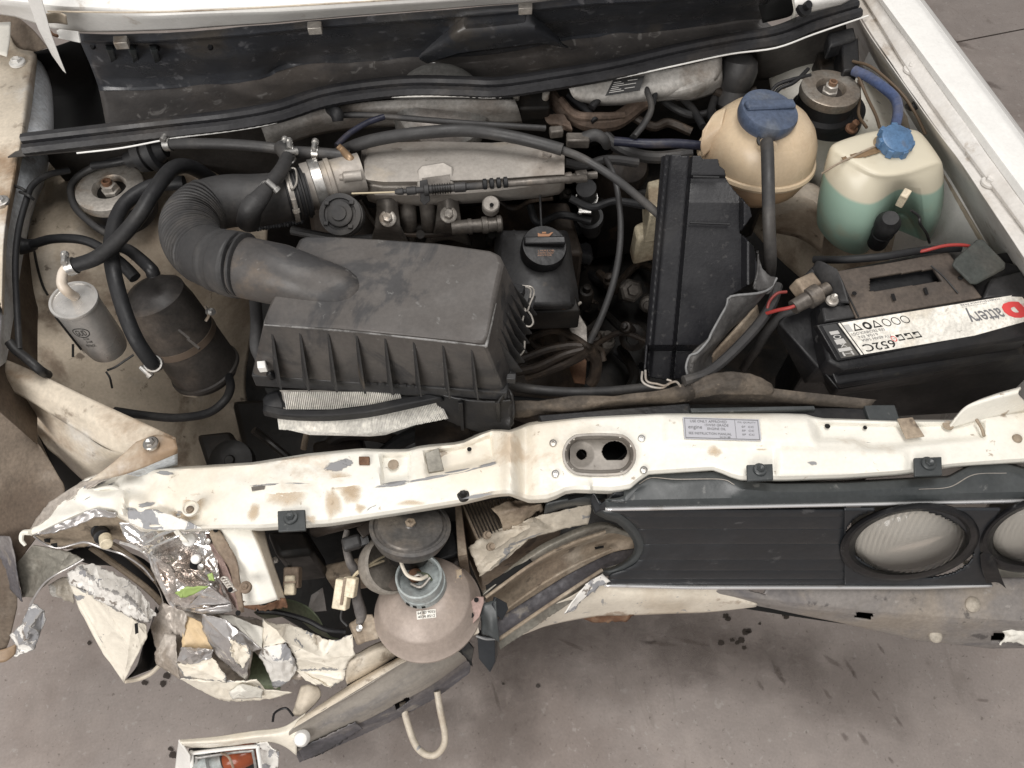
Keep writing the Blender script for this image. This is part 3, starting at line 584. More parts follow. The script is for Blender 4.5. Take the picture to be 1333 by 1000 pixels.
# flange: pale painted edge under the seal
ob('firewall_flange', hosem([(x, y + 2.5, .822) for x, y in fwp[1:]], 1.15, 8, 5), WHITE, fw)
# weatherstrip: bulb + ribbed skirt
wsp = [(30, 186), (100, 178), (160, 171), (230, 163), (300, 155), (360, 144), (420, 125), (480, 115), (540, 110), (600, 111), (650, 112), (720, 102), (800, 88), (880, 69), (950, 55), (1010, 45), (1060, 26), (1116, 9)]
wq = crom([P(x, y, .83) for x, y in wsp], 12)
def strip(offs_prof):
    secs = []
    for i, p in enumerate(wq):
        t = (wq[min(i + 1, len(wq) - 1)] - wq[max(i - 1, 0)]).normalized(); u = Vector((0, 0, 1)); v = t.cross(u).normalized()  # v towards viewer
        secs.append([p + v * a + u * b for a, b in offs_prof(i)])
    return MB().loft(secs)
ws = ob('weatherstrip', strip(lambda i: [(-.012, .000), (-.011, .006), (-.006, .009), (.0, .009), (.003, .005), (.003, -.002), (-.006, -.004), (-.011, -.003)]), SEALM, car)
ob('ribbed_skirt', strip(lambda i: [(.003, -.001), (.006 + .0006 * (i % 2), .003), (.012 + .0007 * (i % 2), .002), (.0155 + .0006 * (i % 2), -.004), (.013, -.010), (.004, -.006)]), SEALM, ws, smooth=20)
ob('sealing_lip', strip(lambda i: [(-.0135, .001), (-.0125, .0055), (-.0105, .0055), (-.0105, .001)]), RUB, ws)
# scuttle tray : upper wall and muddy floor, with raised wiper cover
tp = [(103, 44), (160, 45), (240, 42), (360, 32), (420, 26), (560, 15), (680, 5), (760, -3), (900, -12), (1010, -22)]
crease = [(128, 112), (200, 112), (330, 101), (362, 86), (390, 82), (552, 72), (640, 68), (723, 50), (800, 42), (835, 40), (890, 34), (990, 22)]
bottom = [(140, 176), (230, 158), (300, 150), (360, 138), (420, 119), (540, 104), (650, 106), (800, 82), (880, 63), (1010, 39)]
up_ = lambda pts, z: [(x, y, z) for x, y in pts]
def lerp_rows(a, b, f, z):
    ra = resample([(x, y, 0) for x, y in a], 14, False); rb = resample([(x, y, 0) for x, y in b], 14, False)
    return [(p.x + (q.x - p.x) * f, p.y + (q.y - p.y) * f, z) for p, q in zip(ra, rb)]
def tray_h(x, y):
    d = 0
    d += .028 * max(0, min(1, .5 - pdist(x, y, [(560, 74), (606, 24), (684, 18), (716, 52), (700, 64), (590, 76)]) / 16)) if 520 < x < 760 else 0
    if y > 90: d += -.012 * max(0, min(1, .5 - pdist(x, y, [(800, 60), (880, 58), (1000, 20), (1010, 40), (890, 66)]) / 14)) if x > 780 else 0
    return d
rt = ob('scuttle_tray', sheet([up_(tp, .895), up_([(x + 1, y + 9) for x, y in tp], .892), up_([(x + 2, y + 11) for x, y in tp], .875), lerp_rows(tp, crease, .55, .835), lerp_rows(tp, crease, .85, .79), up_(crease, .774), lerp_rows(crease, bottom, .1, .769)], 120, 40, hf=tray_h, smooth=True, vsmooth=False, ridge=.0008, freq=20), TRAYM, car, solid=.002, off=0, label='wet black plastic scuttle tray')
ob('tray_floor', sheet([lerp_rows(crease, bottom, .06, .770), lerp_rows(crease, bottom, .35, .766), lerp_rows(crease, bottom, .75, .768), up_(bottom, .785)], 120, 26, hf=tray_h, smooth=False, ridge=.004, freq=18), TRAYF, rt, solid=.002, off=0)
for x, y in ((137, 58), (166, 58), (194, 58)):
    ob('clip_ramp', sheet([[(x, y, .874), (x + 10, y, .874)], [(x + 2, y + 9, .876), (x + 11, y + 9, .876)], [(x + 8, y + 24, .835), (x + 15, y + 22, .835)]], 6, 8, smooth=False), GRILT, rt, solid=.004, off=-1)
for x, y in ((409, 28), (156, 47), (684, 2)):
    ob('spring_clip', block([(x - 9, y), (x + 9, y - 1), (x + 9, y + 8), (x - 9, y + 9)], .903, .893), STEELD, rt, bevel=.001)
for x, y in ((121, 61), (205, 63), (274, 62)):
    ob('push_pin', MB().lathe(P(x, y, .868), (0, -.6, .8), [(.004, 0), (.003, .003), (.0, .003)], 12), BLACK, rt)
ob('wiper_cover', sheet([[(548, 70, .815), (604, 22, .885), (688, 15, .885), (726, 48, .815)], [(546, 76, .805), (596, 46, .865), (696, 38, .865), (732, 57, .805)], [(556, 82, .785), (596, 70, .815), (706, 56, .815), (740, 62, .785)]], 60, 24, smooth=False), TRAYM, rt, solid=.002, off=0)
# black well at the left end of the scuttle
ob('scuttle_end_panel', sheet([[(40, 70, .80), (70, 62, .80), (104, 50, .80)], [(40, 120, .62), (80, 120, .62), (128, 110, .66)], [(44, 180, .60), (90, 180, .60), (142, 178, .70)]], 16, 14), HOLE, car, solid=.002, off=0, label='black end of the scuttle')
ob('scuttle_end_panel', sheet([[(975, -20, .83), (985, 0, .83), (993, 30, .80)], [(1000, -20, .84), (1015, 0, .835), (1025, 22, .80)], [(1020, -20, .85), (1032, 0, .85), (1035, 15, .80)]], 12, 12), HOLE, car, solid=.002, off=0, label='black opening at the right end of the scuttle')
ob('scuttle_edge', hosem([(1030, -25, .86), (1034, 0, .86), (1036, 14, .85), (1032, 24, .83)], 3, 8), CREAM, car)
ob('scuttle_plug', MB().lathe(P(1044, 12, .86), (.3, -.5, .8), [(.012, 0), (.012, .006), (.006, .007), (.006, .014), (.0, .014)], 16), BLACK, car)
# bonnet: lifted panel, underside facing us, and its hinge arm
bon = ob('cowl_panel', sheet([[(-60, 8, .93), (20, 20, .93), (70, 36, .925), (100, 40, .92), (240, 37, .92), (360, 27, .92), (560, 11, .92), (680, 1, .92), (740, -5, .92), (1000, -26, .92)], [(-60, -2, .955), (20, 6, .955), (80, 14, .955), (200, 20, .95), (360, 14, .95), (560, 1, .95), (740, -14, .95), (1000, -36, .95)], [(-60, -8, .96), (80, 8, .962), (200, 13, .955), (360, 8, .955), (560, -4, .955), (740, -20, .955), (1000, -42, .955)], [(-60, -60, .985), (200, -55, .98), (560, -70, .98), (1000, -110, .98)], [(-80, -170, 1.02), (200, -160, 1.02), (560, -180, 1.02), (1040, -240, 1.02)]], 80, 30, ridge=.0015, freq=9, smooth=False, vsmooth=False), WHITE2, car, solid=.004, off=0, label='white body panel above the scuttle')
bo = [(1005, -14), (1050, -22), (1150, -70), (1150, -60)]
sh('windscreen_pillar', [[(1034, -30, .88), (1080, -40, .88), (1130, -40, .87)], [(1034, 0, .875), (1070, -2, .87), (1112, -6, .85)], [(1036, 20, .85), (1062, 14, .85), (1095, 6, .84)]], WHITE, nu=16, nv=12)
ob('hinge_arm', MB().loft([[P(x - 11 * w_, y, z + .004), P(x + 11 * w_, y + 4, z + .004), P(x + 11 * w_, y + 4, z - .004), P(x - 11 * w_, y, z - .004)] for x, y, z, w_ in ((30, -60, 1.05, 1), (43, -10, 1.0, .95), (58, 38, .95, .75), (73, 72, .91, .5), (84, 92, .89, .22))]), WHITE2, car, bevel=.001, label='white bonnet hinge arm')
ob('bonnet_bracket', plate([(73, 40, .93), (77, 38, .93), (101, 41, .93), (104, 56, .92), (75, 50, .92)], .003), WHITE, car, bevel=.0006)
ob('bonnet_bracket', hosem([(64, 40, .93), (69, 45, .93), (75, 47, .93)], 2, 8), RUST, car)
ob('panel_seam', hosem([(62, 15, .966), (200, 16, .958), (360, 9, .958), (560, -3, .958)], 1.2, 6), INNER, bon)
ob('hinge_recess', sheet([[(60, 18, .968), (75, 16, .968), (86, 20, .966)], [(58, 30, .955), (74, 30, .952), (88, 32, .95)]], 8, 6), INNER, bon, solid=.001, off=0)
# ---------------------------------------------------------------- bulkhead fittings
fp = ob('bulkhead_panel', sheet([[(740, 114, .805), (800, 102, .805), (880, 88, .805), (940, 74, .805)], [(748, 128, .79), (800, 130, .785), (870, 118, .785), (935, 100, .785)], [(770, 138, .755), (810, 137, .755), (880, 130, .755), (905, 128, .755)]], 24, 14), mat('grimy_white_bulkhead', (.42, .405, .38), .5, layers=[((.24, .2, .165), 8, .45, .65, .8), ((.55, .53, .5), 10, .58, .7, .6)], bump=(20, .1)), car, solid=.0012, off=0, label='white bulkhead panel carrying a black plate')
q4 = [P(787, 126, .799), P(832, 119, .799), P(838, 100, .81), P(797, 106, .81)]
n_ = (q4[1] - q4[0]).cross(q4[3] - q4[0]).normalized(); q4 = [p + n_ * .004 for p in q4]
pl = ob('data_plate', MB().prism(q4, n_ * -.001), INK, fp)
for i in range(6):
    patch(fp, q4, .07, .80 - i * .13, .30 + .1 * (i % 3), .84 - i * .13, INKL, 'plate_print')
    if i % 2 == 0: patch(fp, q4, .5, .80 - i * .13, .8, .84 - i * .13, INKL, 'plate_print')
ob('brake_booster', MB().lathe(P(575, 140, .775), (.1, -.35, .93), [(.066, -.05), (.07, -.01), (.066, .008), (.056, .016), (.04, .02), (.0, .021)], 40), mat('grey_green_booster', (.30, .295, .28), .45, .3, layers=[((.19, .16, .14), 7, .48, .66, .7)], bump=(30, .1)), fw)
CROSSM = mat('grey_crossbar_paint', (.33, .315, .295), .55, layers=[((.2, .17, .145), 6, .46, .66, .8)], bump=(30, .1))
ob('bulkhead_crossbar', sheet([[(340, 166, .80), (420, 142, .802), (520, 130, .80), (670, 130, .80)], [(345, 180, .785), (420, 156, .79), (520, 143, .79), (675, 142, .79)], [(350, 196, .75), (420, 174, .75), (520, 164, .75), (680, 160, .75)]], 30, 10), CROSSM, fw, solid=.0015, off=0)
sh('bulkhead_bump', [[(855, 110, .775), (900, 92, .785), (940, 76, .79)], [(862, 125, .77), (900, 116, .785), (940, 100, .78)], [(880, 131, .74), (905, 130, .745), (940, 118, .74)]], mat('grimy_white_bulkhead', (.42, .405, .38), .5), nu=18, nv=12)
ob('heater_pipe_boot', MB().lathe(P(958, 108, .76), (.1, .35, .9), [(.022, -.035), (.025, -.03), (.02, -.01), (.025, .0), (.028, .018), (.025, .032), (.014, .041), (.0, .043)], 28), RUBD, fw)
sh('bulkhead_corner', [[(985, 62, .80), (1050, 45, .80), (1100, 25, .80)], [(985, 80, .76), (1050, 70, .76), (1105, 60, .76)], [(985, 105, .70), (1050, 100, .70), (1115, 100, .70)]], FIREW, nu=16, nv=12)
ob('bulkhead_bracket', block([(1095, 55), (1118, 48), (1120, 90), (1098, 92)], .80, .70), BLACK, fw, bevel=.003)
ob('bulkhead_bracket', block([(1078, 42), (1112, 34), (1116, 50), (1080, 60)], .805, .78), RUB, fw, bevel=.004)
ob('bulkhead_bracket', block([(1064, 68), (1085, 62), (1088, 92), (1068, 96)], .77, .72), GREASE, fw, bevel=.003)
# ================================================================ SLAM PANEL
top = [(40, 690), (75, 655), (110, 625), (150, 612), (230, 611), (330, 605), (400, 594), (470, 587), (490, 588), (530, 588), (548, 583), (600, 578), (635, 562), (645, 560), (665, 563), (690, 553), (760, 545), (858, 540), (1020, 540), (1052, 541), (1064, 546), (1170, 549), (1240, 549), (1262, 540), (1300, 530), (1360, 526)]
bot = [(42, 697), (75, 682), (110, 668), (150, 668), (185, 690), (225, 690), (300, 688), (340, 688), (430, 682), (520, 668), (600, 655), (640, 645), (662, 642), (690, 652), (716, 650), (740, 638), (800, 640), (822, 636), (840, 618), (930, 612), (960, 625), (1020, 625), (1100, 622), (1170, 617), (1240, 607), (1360, 600)]
def zx(x): return .66 + .06 * max(0, min(1, (x - 40) / 300)) ** .6
def mid(f, dz=0):
    out = []
    for x in range(40, 1361, 12):
        yt = interp(top, x); yb = interp(bot, x); out.append((x, yt + (yb - yt) * f, zx(x) + dz))
    return out
def interp(pl, x):
    for a, b in zip(pl, pl[1:]):
        if a[0] <= x <= b[0]: return a[1] + (b[1] - a[1]) * (x - a[0]) / (b[0] - a[0])
    return pl[-1][1] if x > pl[-1][0] else pl[0][1]
OV = (780, 592, 46, 26)
def oval(x, y, k=1.0):
    cx, cy, rx, ry = OV; dx = max(0, abs(x - cx) - (rx - ry)); return math.hypot(dx, (y - cy) * 1.0) / ry
def slam_h(x, y):
    d = .009 * max(0, min(1, (250 - x) / 120)) * foldf(Vector((x * .0009, y * .0012, .3)), 21, 14) if x < 250 else 0
    if 480 < x < 560: d += press(x, y, [(496, 592), (534, 590), (533, 622), (497, 630)], .010, 5)
    if 535 < x < 680: d += press(x, y, [(553, 590), (600, 582), (640, 566), (645, 600), (556, 619)], .009, 6)
    if 640 < x < 720: d += .014 * math.exp(-((x - 664) / 9) ** 2) - .010 * math.exp(-((x - 684) / 9) ** 2)
    if 100 < x < 200: d += .010 * math.exp(-((x - 160 + (y - 650) * .1) / 6) ** 2) * (1 if y > 640 else .4)
    if x < 230: d += .010 * (noise.noise(Vector((x * .03, y * .05, 1))))
    if 380 < x < 1360: d += .0015 * noise.noise(Vector((x * .008, y * .02, 4)))
    if 860 < x < 1070: d += press(x, y, [(866, 542), (1052, 544), (1062, 578), (866, 580)], -.005, 9)
    if x > 1050: d += press(x, y, [(1062, 552), (1190, 553), (1280, 550), (1282, 570), (1200, 578), (1130, 584), (1112, 574), (1066, 573)], .008, 6)
    if 940 < x < 1250: d += press(x, y, [(1012, 582), (1180, 588), (1180, 616), (1012, 620)], -.004, 10)
    if 720 < x < 840: d += press(x, y, [(690 + 145 * math.cos(t) * .35 + 90, 592 + 34 * math.sin(t)) for t in [k * .5 for k in range(13)]], -.003, 8)
    if 700 < x < 770 and y > 620: d += .008 * math.exp(-((x - 765) / 12) ** 2) * max(0, (y - 620) / 20)
    d -= .004 * max(0, noise.noise(Vector((x * .02, y * .05, 9)))) if x < 420 else 0
    return d
def slam_hole(x, y): return oval(x, y) < .97
slam = ob('slam_panel', sheet([mid(-.03, -.03), mid(-.005, -.006), mid(.012, 0), mid(.45, .001), mid(.93, -.001), mid(.985, -.006), mid(1.03, -.035)], 420, 56, hf=slam_h, hole=slam_hole, smooth=False, vsmooth=False), CREAM, car, solid=.0014, off=0, label='cream front cross panel bent and chipped at its left end', smooth=50)
# latch dish
cx, cy, rx, ry = OV
def ovalring(k, z):
    out = []
    for i in range(48):
        t = 2 * math.pi * i / 48; c, s_ = math.cos(t), math.sin(t)
        x = cx + (rx - ry) * (1 if c > 0 else -1) * min(1, abs(c) * 3) + ry * k * c; y = cy + ry * k * s_
        out.append(P(x, y, z))
    return out
mb = MB(); rings = [ovalring(1.07, .7225), ovalring(1.05, .7255), ovalring(.97, .7255), ovalring(.92, .722), ovalring(.84, .706), ovalring(.78, .703)]
mb.loft(rings, cap=False)
dish = ob('latch_dish', mb, ALU, slam, solid=.001, off=0)
def dish_hole(x, y): return math.hypot((x - 757), (y - 592) * 1.0) < 7 or (math.hypot((x - 800) / 16.5, (y - 588) / 14) < 1 and y < 599)
dp = sheet([[(742, 572, .703), (820, 572, .703)], [(742, 592, .703), (820, 592, .703)], [(742, 613, .703), (820, 613, .703)]], 90, 50, hf=lambda x, y: -.010 * max(0, 1 - math.hypot(x - 757, y - 592) / 17), hole=lambda x, y: dish_hole(x, y) or oval(x, y) > .83)
ob('latch_floor', dp, ALU, slam, solid=.001, off=0)
ob('latch_well', MB().lathe(P(782, 586, .66), (0, 0, 1), [(.032, 0), (.032, .03), (.031, .03), (.031, .001), (0, .001)], 24), HOLE, slam)
for x, y in ((720, 577), (723, 617), (835, 571), (838, 612)):
    ob('rivet', MB().lathe(P(x, y, .7225), (0, 0, 1), [(.0042, 0), (.0042, .0015), (.003, .002), (.0016, .002), (.0014, .0002), (0, .0002)], 16), STEEL, slam)
# clips with screws
def clip(x, y, w_, h_, z, m=GRILT):
    p = ob('grille_clip', block([(x - w_, y - h_ * .5), (x + w_, y - h_ * .6), (x + w_ + 1, y + h_ * .9), (x - w_ + 1, y + h_)], z + .004, z), m, slam, bevel=.001)
    bolt(slam, x, y, z + .004, w_ * .52, m)
clip(989, 612, 17, 14, .727); clip(1208, 604, 18, 16, .726); clip(379, 674, 18, 18, .722)
bolt(slam, 603, 645, .717, 9, GREASE); 
for x, y, r in ((1234, 554, 8), (1324, 571, 7)):
    ob('hole_plug', MB().lathe(P(x, y, .722 if x > 1300 else .717), (0, 0, 1), [(r * .00078, 0), (r * .0007, .002), (0, .0025)], 20), GREYD if 0 else TANM, slam)
for x, y, r in ((1077, 555, 4), (1126, 557, 3), (611, 585, 3.4), (512, 605, 8)):
    ob('punched_hole', MB().lathe(P(x, y, .7165), (0, 0, 1), [(r * .00078, 0), (r * .00078, .0008), (0, .0008)], 18), HOLE if r < 5 else TANM, slam)
ob('wedge_tab', plate([(553, 590, .722), (571, 583, .722), (578, 612, .719), (558, 615, .719)], .002), OLIVE, slam, bevel=.0006)
ob('wedge_tab', plate([(1168, 545, .724), (1188, 543, .724), (1204, 568, .722), (1180, 571, .722)], .002), TANM, slam, bevel=.0006)
ob('cage_nut', block([(467, 594), (481, 594), (481, 604), (467, 604)], .726, .722), INKO if 0 else RUST, slam, bevel=.0008)
bolt(slam, 248, 664, .722, 5, TANM)
ob('pressed_washer', MB().lathe(P(248, 662, .722), (0, 0, 1), [(.009, -.002), (.009, .001), (.0075, .002), (.0065, .0006)], 24), CREAM, slam)
# silver sticker
q = [P(891, 571, .7285), P(991, 574, .7285), P(988, 546, .7285), P(889, 543, .7285)]
stk = ob('sticker', MB().prism([p + Vector((0, 0, -.0005)) for p in q], Vector((0, 0, .0006))), LABELG, slam)
text(slam, 'USE ONLY APPROVED', q, .09, .76, .57, .88, INKG); text(slam, '15W50 GRADE', q, .28, .60, .59, .71, INKG); text(slam, 'ENGINE OIL', q, .31, .43, .55, .54, INKG)
text(slam, 'SEE INSTRUCTION MANUAL', q, .06, .20, .62, .31, INKG); text(slam, '24 04 88', q, .46, .07, .60, .15, INKG); text(slam, 'engine', q, .06, .42, .24, .62, INKG)
text(slam, 'OIL QUALITY', q, .71, .78, .95, .86, INKG)
for i in range(3):
    text(slam, 'SF  CC', q, .76, .58 - i * .18, .92, .66 - i * .18, INKG)
patch(slam, q, .675, .08, .68, .93, INKG, 'sticker_rule')
for u0, v0, u1, v1 in ((.02, .93, .98, .96), (.02, .03, .98, .06), (.015, .03, .022, .96), (.976, .03, .983, .96)): patch(slam, q, u0, v0, u1, v1, INKG, 'sticker_border')
# flange fold at the right end
fold = ob('panel_fold', sheet([[(1234, 557, .716), (1262, 550, .718), (1300, 541, .72), (1345, 533, .722)], [(1240, 550, .724), (1257, 535, .736), (1285, 525, .746), (1326, 514, .756)], [(1242, 547, .727), (1259, 530, .741), (1288, 519, .752), (1327, 508, .761)], [(1246, 546, .725), (1263, 528, .738), (1291, 516, .748), (1329, 505, .757)]], 50, 20), CREAM, slam, solid=.003, off=0)
ob('panel_slit', hosem([(1267, 540, .724), (1272, 548, .722), (1278, 558, .722), (1281, 568, .722)], 2, 6), TANM, slam)
# bent left end: lip folded under and torn flakes
ob('panel_underside', sheet([[(46, 697, .655), (100, 678, .66), (150, 668, .665), (190, 688, .68), (228, 690, .69)], [(60, 708, .63), (100, 700, .635), (150, 690, .64), (190, 700, .645), (228, 700, .65)], [(78, 716, .62), (110, 712, .62), (140, 702, .62), (170, 708, .62), (200, 716, .62)]], 40, 16, crumple=.005, freq=22, torn=2), TANM, slam, solid=.0012, off=0)
def zb(x, y, d=.004): return (x, y, zx(x) + d)
fac('bare_edge', [zb(162, 614), zb(140, 616), zb(106, 628), zb(64, 654), zb(51, 671), zb(38, 691, .002), zb(66, 674), zb(74, 660), zb(97, 647), zb(127, 630), zb(154, 617)], [[0, 1, 9, 10], [1, 2, 8, 9], [2, 3, 7, 8], [3, 4, 6, 7], [4, 5, 6]], BAREB, slam, n=8, jag=1.8, amp=.001)
fac('bent_lip', [zb(66, 674), zb(105, 667), zb(125, 662), zb(152, 668), zb(150, 674, -.004), zb(126, 673, -.004), zb(95, 686, -.006), zb(70, 694, -.006), zb(44, 697, -.004)], [[0, 1, 6, 7], [1, 2, 5, 6], [2, 3, 4, 5], [0, 7, 8]], LILAC, slam, n=8, jag=1.4, amp=.0015)
ob('pressed_ridge', hosem([(x, y, zx(x) + .001) for x, y in ((110, 642), (132, 636), (150, 635), (160, 643), (163, 656), (160, 670))], [1.5, 3, 3.5, 3], 8, 6), CREAM, slam)
fac('bent_lip', [zb(166, 664, .003), zb(200, 663, .004), zb(236, 675, .004), zb(264, 688, .003), zb(226, 690, 0), zb(190, 689, 0), zb(168, 681, 0)], [[0, 1, 5, 6], [1, 2, 4, 5], [2, 3, 4]], PEELG, slam, n=8, jag=1.4, amp=.0012, peel=[(0, 1), (1, 2)], pw=6)
ob('lip_edge', hosem([(44, 698, .66), (60, 709, .645), (78, 713, .64), (98, 708, .642), (112, 706, .645), (132, 713, .64), (160, 722, .635), (185, 738, .62), (200, 756, .61)], [1.3, 1.6, 1.3], 8, 5), LILAC, slam)
for x, y in ((61, 704), (70, 710)): ob('torn_hole', plate([(x - 4, y - 2, .645), (x + 4, y - 3, .645), (x + 4, y + 3, .642), (x - 3, y + 2, .642)], .001), HOLE, slam)
ob('torn_hook', hosem([(40, 693, .665), (30, 694, .66), (28, 703, .655), (33, 710, .65)], [4, 3, 2], 8), CREAM, slam)
zs = lambda x, y: zx(x) + slam_h(x, y) + .0015
CHIPM = decal_mat('bare_grey_primer', (.26, .26, .265), .5, 90, 1.0); RUSTY = decal_mat('rust_bleed', (.54, .41, .27), .6, 45, .6, .74, 1.5)
def chip(m, lst, nm): decal(nm, [(x, y, rx * (1.35 if m is CHIPM else 1.9), max(2, ry * (1.35 if m is CHIPM else 1.9)), ro) for x, y, rx, ry, ro in lst], m, zs, slam, kind='stuff')
random.seed(4)
chip(CHIPM, [(122, 630, 16, 3, -.3), (215, 616, 12, 2.5, .1), (190, 657, 10, 3, -.2), (172, 664, 8, 2.5, .3), (286, 641, 14, 1.6, -.05), (338, 635, 9, 3, 0), (358, 631, 30, 1.2, -.05), (440, 607, 15, 6, -.2), (452, 602, 8, 4, .3), (512, 630, 18, 3, -.15), (560, 622, 30, 2, -.18), (600, 613, 22, 2.2, -.2), (636, 604, 12, 3, -.3), (622, 646, 18, 2.2, -.15), (148, 640, 5, 2, 0), (232, 668, 5, 2.5, 0), (128, 640, 20, 1.6, -.5), (95, 652, 10, 2, -.6), (1150, 578, 20, 1.2, .1), (1190, 576, 24, 1, -.1), (1058, 603, 6, 2, .2)], 'paint_chips')
chip(RUSTY, [(372, 645, 18, 9, .1), (330, 668, 5, 9, .2), (432, 655, 7, 15, .1), (448, 630, 16, 9, .4), (455, 645, 9, 8, 0), (250, 655, 11, 9, 0), (534, 654, 12, 2.5, 0), (468, 661, 5, 4, 0), (405, 676, 6, 3, .4), (931, 588, 6, 5, .2), (990, 583, 6, 3, 0), (238, 672, 14, 4, .1)], 'rust_stains')
# bare dark slot strips hinting the pressed edge
ob('chip', plate([(327, 634, .7225), (345, 632, .7225), (344, 637, .7225), (328, 639, .7225)], .0005), ALUD, slam)
# ================================================================ GRILLE
gr_top = [(812, 640), (827, 624), (845, 613), (880, 617), (944, 616), (955, 622), (963, 628), (1010, 632), (1100, 631), (1191, 626), (1235, 624), (1266, 607), (1308, 605), (1333, 613), (1380, 612)]
trim1 = [(788, 663), (850, 662), (1000, 659), (1200, 655), (1333, 652), (1390, 650)]
gz = .705
grille = ob('grille', sheet([[(x, y - 3, gz - .02) for x, y in gr_top], [(x, y, gz) for x, y in gr_top], [(x, y + (14 if x < 900 else 9), gz + .002) for x, y in gr_top], [(x, y - 12, gz - .002) for x, y in trim1], [(x, y - 5, gz - .008) for x, y in trim1], [(x, y - 3, gz - .014) for x, y in trim1]], 120, 26, smooth=False, vsmooth=False), GRILT, car, solid=.003, off=0, label='faded black grille broken off at its left end')
ob('step_highlight', hosem([(832, 630, gz + .004), (848, 622, gz + .004), (880, 624, gz + .004), (938, 624, gz + .004), (956, 631, gz + .004)], [.5, .8, .6], 6), ALU, grille)  # these pale tubes paint the highlight along the flange step
ob('step_highlight', hosem([(1196, 637, gz + .003), (1236, 634, gz + .003), (1268, 618, gz + .003), (1310, 616, gz + .003)], [.4, .7, .5], 6), ALU, grille)
def gtrim(rows, z, name='chrome_trim'):
    return ob(name, sheet([[(x, y, z) for x, y in rows], [(x, y + 2, z + .001) for x, y in rows], [(x, y + 3.6, z - .002) for x, y in rows]], 60, 8, smooth=False), CHROME, grille, solid=.002, off=0)
gtrim([(x, y - 2) for x, y in trim1], gz - .012)
gtrim([(x, y - 1) for x, y in [(786, 761), (900, 764), (1100, 764), (1200, 764), (1291, 761)]], .531)
HB = (1184, 706)
def hl(x, y, k=1): 
    u, v = x - HB[0], (y - HB[1]); c, s_ = math.cos(-.15), math.sin(-.15); u, v = u * c - v * s_, u * s_ + v * c
    return math.hypot(u / (85 * k), v / (45 * k))
# face panel: separate slats on the left run, smooth panel round the lamp
left = [(806, 666), (826, 682), (838, 703), (838, 716), (828, 734), (812, 742), (793, 748), (790, 760)]
def fz(y): return .688 - (y - 664) / 98 * .158
def lx(y):
    for (a, b), (c, d) in zip(left, left[1:]):
        if b <= y <= d: return a + (c - a) * (y - b) / max(1e-6, d - b)
    return left[-1][0]
ys = [664, 672, 688, 708, 728, 742, 753, 761]
for a, b in zip(ys, ys[1:]):
    n_ = 6
    rows = []
    for f, dz in ((0, -.002), (.05, .0), (.5, .0010), (.95, 0), (1, -.002)):
        y = a + (b - a) * f; rows.append([(lx(y), y, fz(y) + dz * .6), (900, y, fz(y) + dz * .6), (1100, y, fz(y) + dz * .6)])
    ob('grille_slat', sheet(rows, 30, 10, smooth=False, vsmooth=False), GRILM, grille, solid=.002, off=0)
ob('lamp_panel', sheet([[(1099, y, fz(y)), (1200, y, fz(y)), (x1, y, fz(y))] for y, x1 in ((662, 1302), (690, 1284), (705, 1280), (730, 1276), (750, 1284), (761, 1292))], 110, 60, smooth=False, hole=lambda x, y: hl(x, y) < 1), GRILM, grille, solid=.003, off=0)
ob('grille_corner', sheet([[(1276, 722, .60), (1284, 715, .61), (1292, 722, .60)], [(1278, 740, .575), (1290, 738, .585), (1300, 745, .57)], [(1284, 758, .545), (1298, 757, .55), (1309, 765, .535)]], 14, 14), BLACK, grille, solid=.003, off=0)
# lamp ring (deep bezel) and lamp
def lampset(cx, cy, rx, ry, rot, zc, nm, lab):
    def el(k, y_off=0, dz=0):
        out = []
        for i in range(56):
            t = 2 * math.pi * i / 56; u, v = rx * k * math.cos(t), ry * k * math.sin(t); c, s_ = math.cos(rot), math.sin(rot)
            x, y = cx + u * c - v * s_, cy + u * s_ + v * c + y_off; out.append(P(x, y, zc - (y - cy) * .00160 + dz))
        return out
    h = ob('headlamp_bezel', MB().loft([el(1.09, 0, -.012), el(1.06, 0, 0), el(1.0, 0, .006), el(.95, -1, .007), el(.90, -2, -.004), el(.86, -2, -.02), el(.84, -2, -.03)], cap=False), BLACK, car, solid=.002, off=0, label=lab)
    ce = sum(el(.86, -3, -.018), Vector()) / 56
    n_ = Vector((0, -.86, .5)).normalized()
    e0 = el(.87, -2, -.018)
    def ring(k, push): return [ce + (p - ce) * k + n_ * push for p in e0]
    ob('lamp_lens', MB().loft([ring(1.0, 0), ring(.97, .006), ring(.85, .013), ring(.65, .019), ring(.4, .023), ring(.15, .0245), ring(.001, .0247)], cap=False), GLASS, h)
    ob('lamp_reflector', MB().loft([ring(.985, -.002), ring(.9, -.02), ring(.7, -.045), ring(.4, -.06), ring(.2, -.062), ring(.19, -.035), ring(.05, -.03)], cap=True), REFL, h)
    ob('bulb_shield', MB().lathe(ce - n_ * .03, n_, [(.0, .022), (.008, .02), (.011, .012), (.011, -.02), (0, -.02)], 24), REFL, h)
    return h
lampset(1184, 706, 85, 45, -.15, .626, 'headlamp', 'right inner round headlamp still in the grille')
lampset(1362, 694, 84, 44, -.22, .64, 'headlamp', 'right outer round headlamp cut by the picture edge')
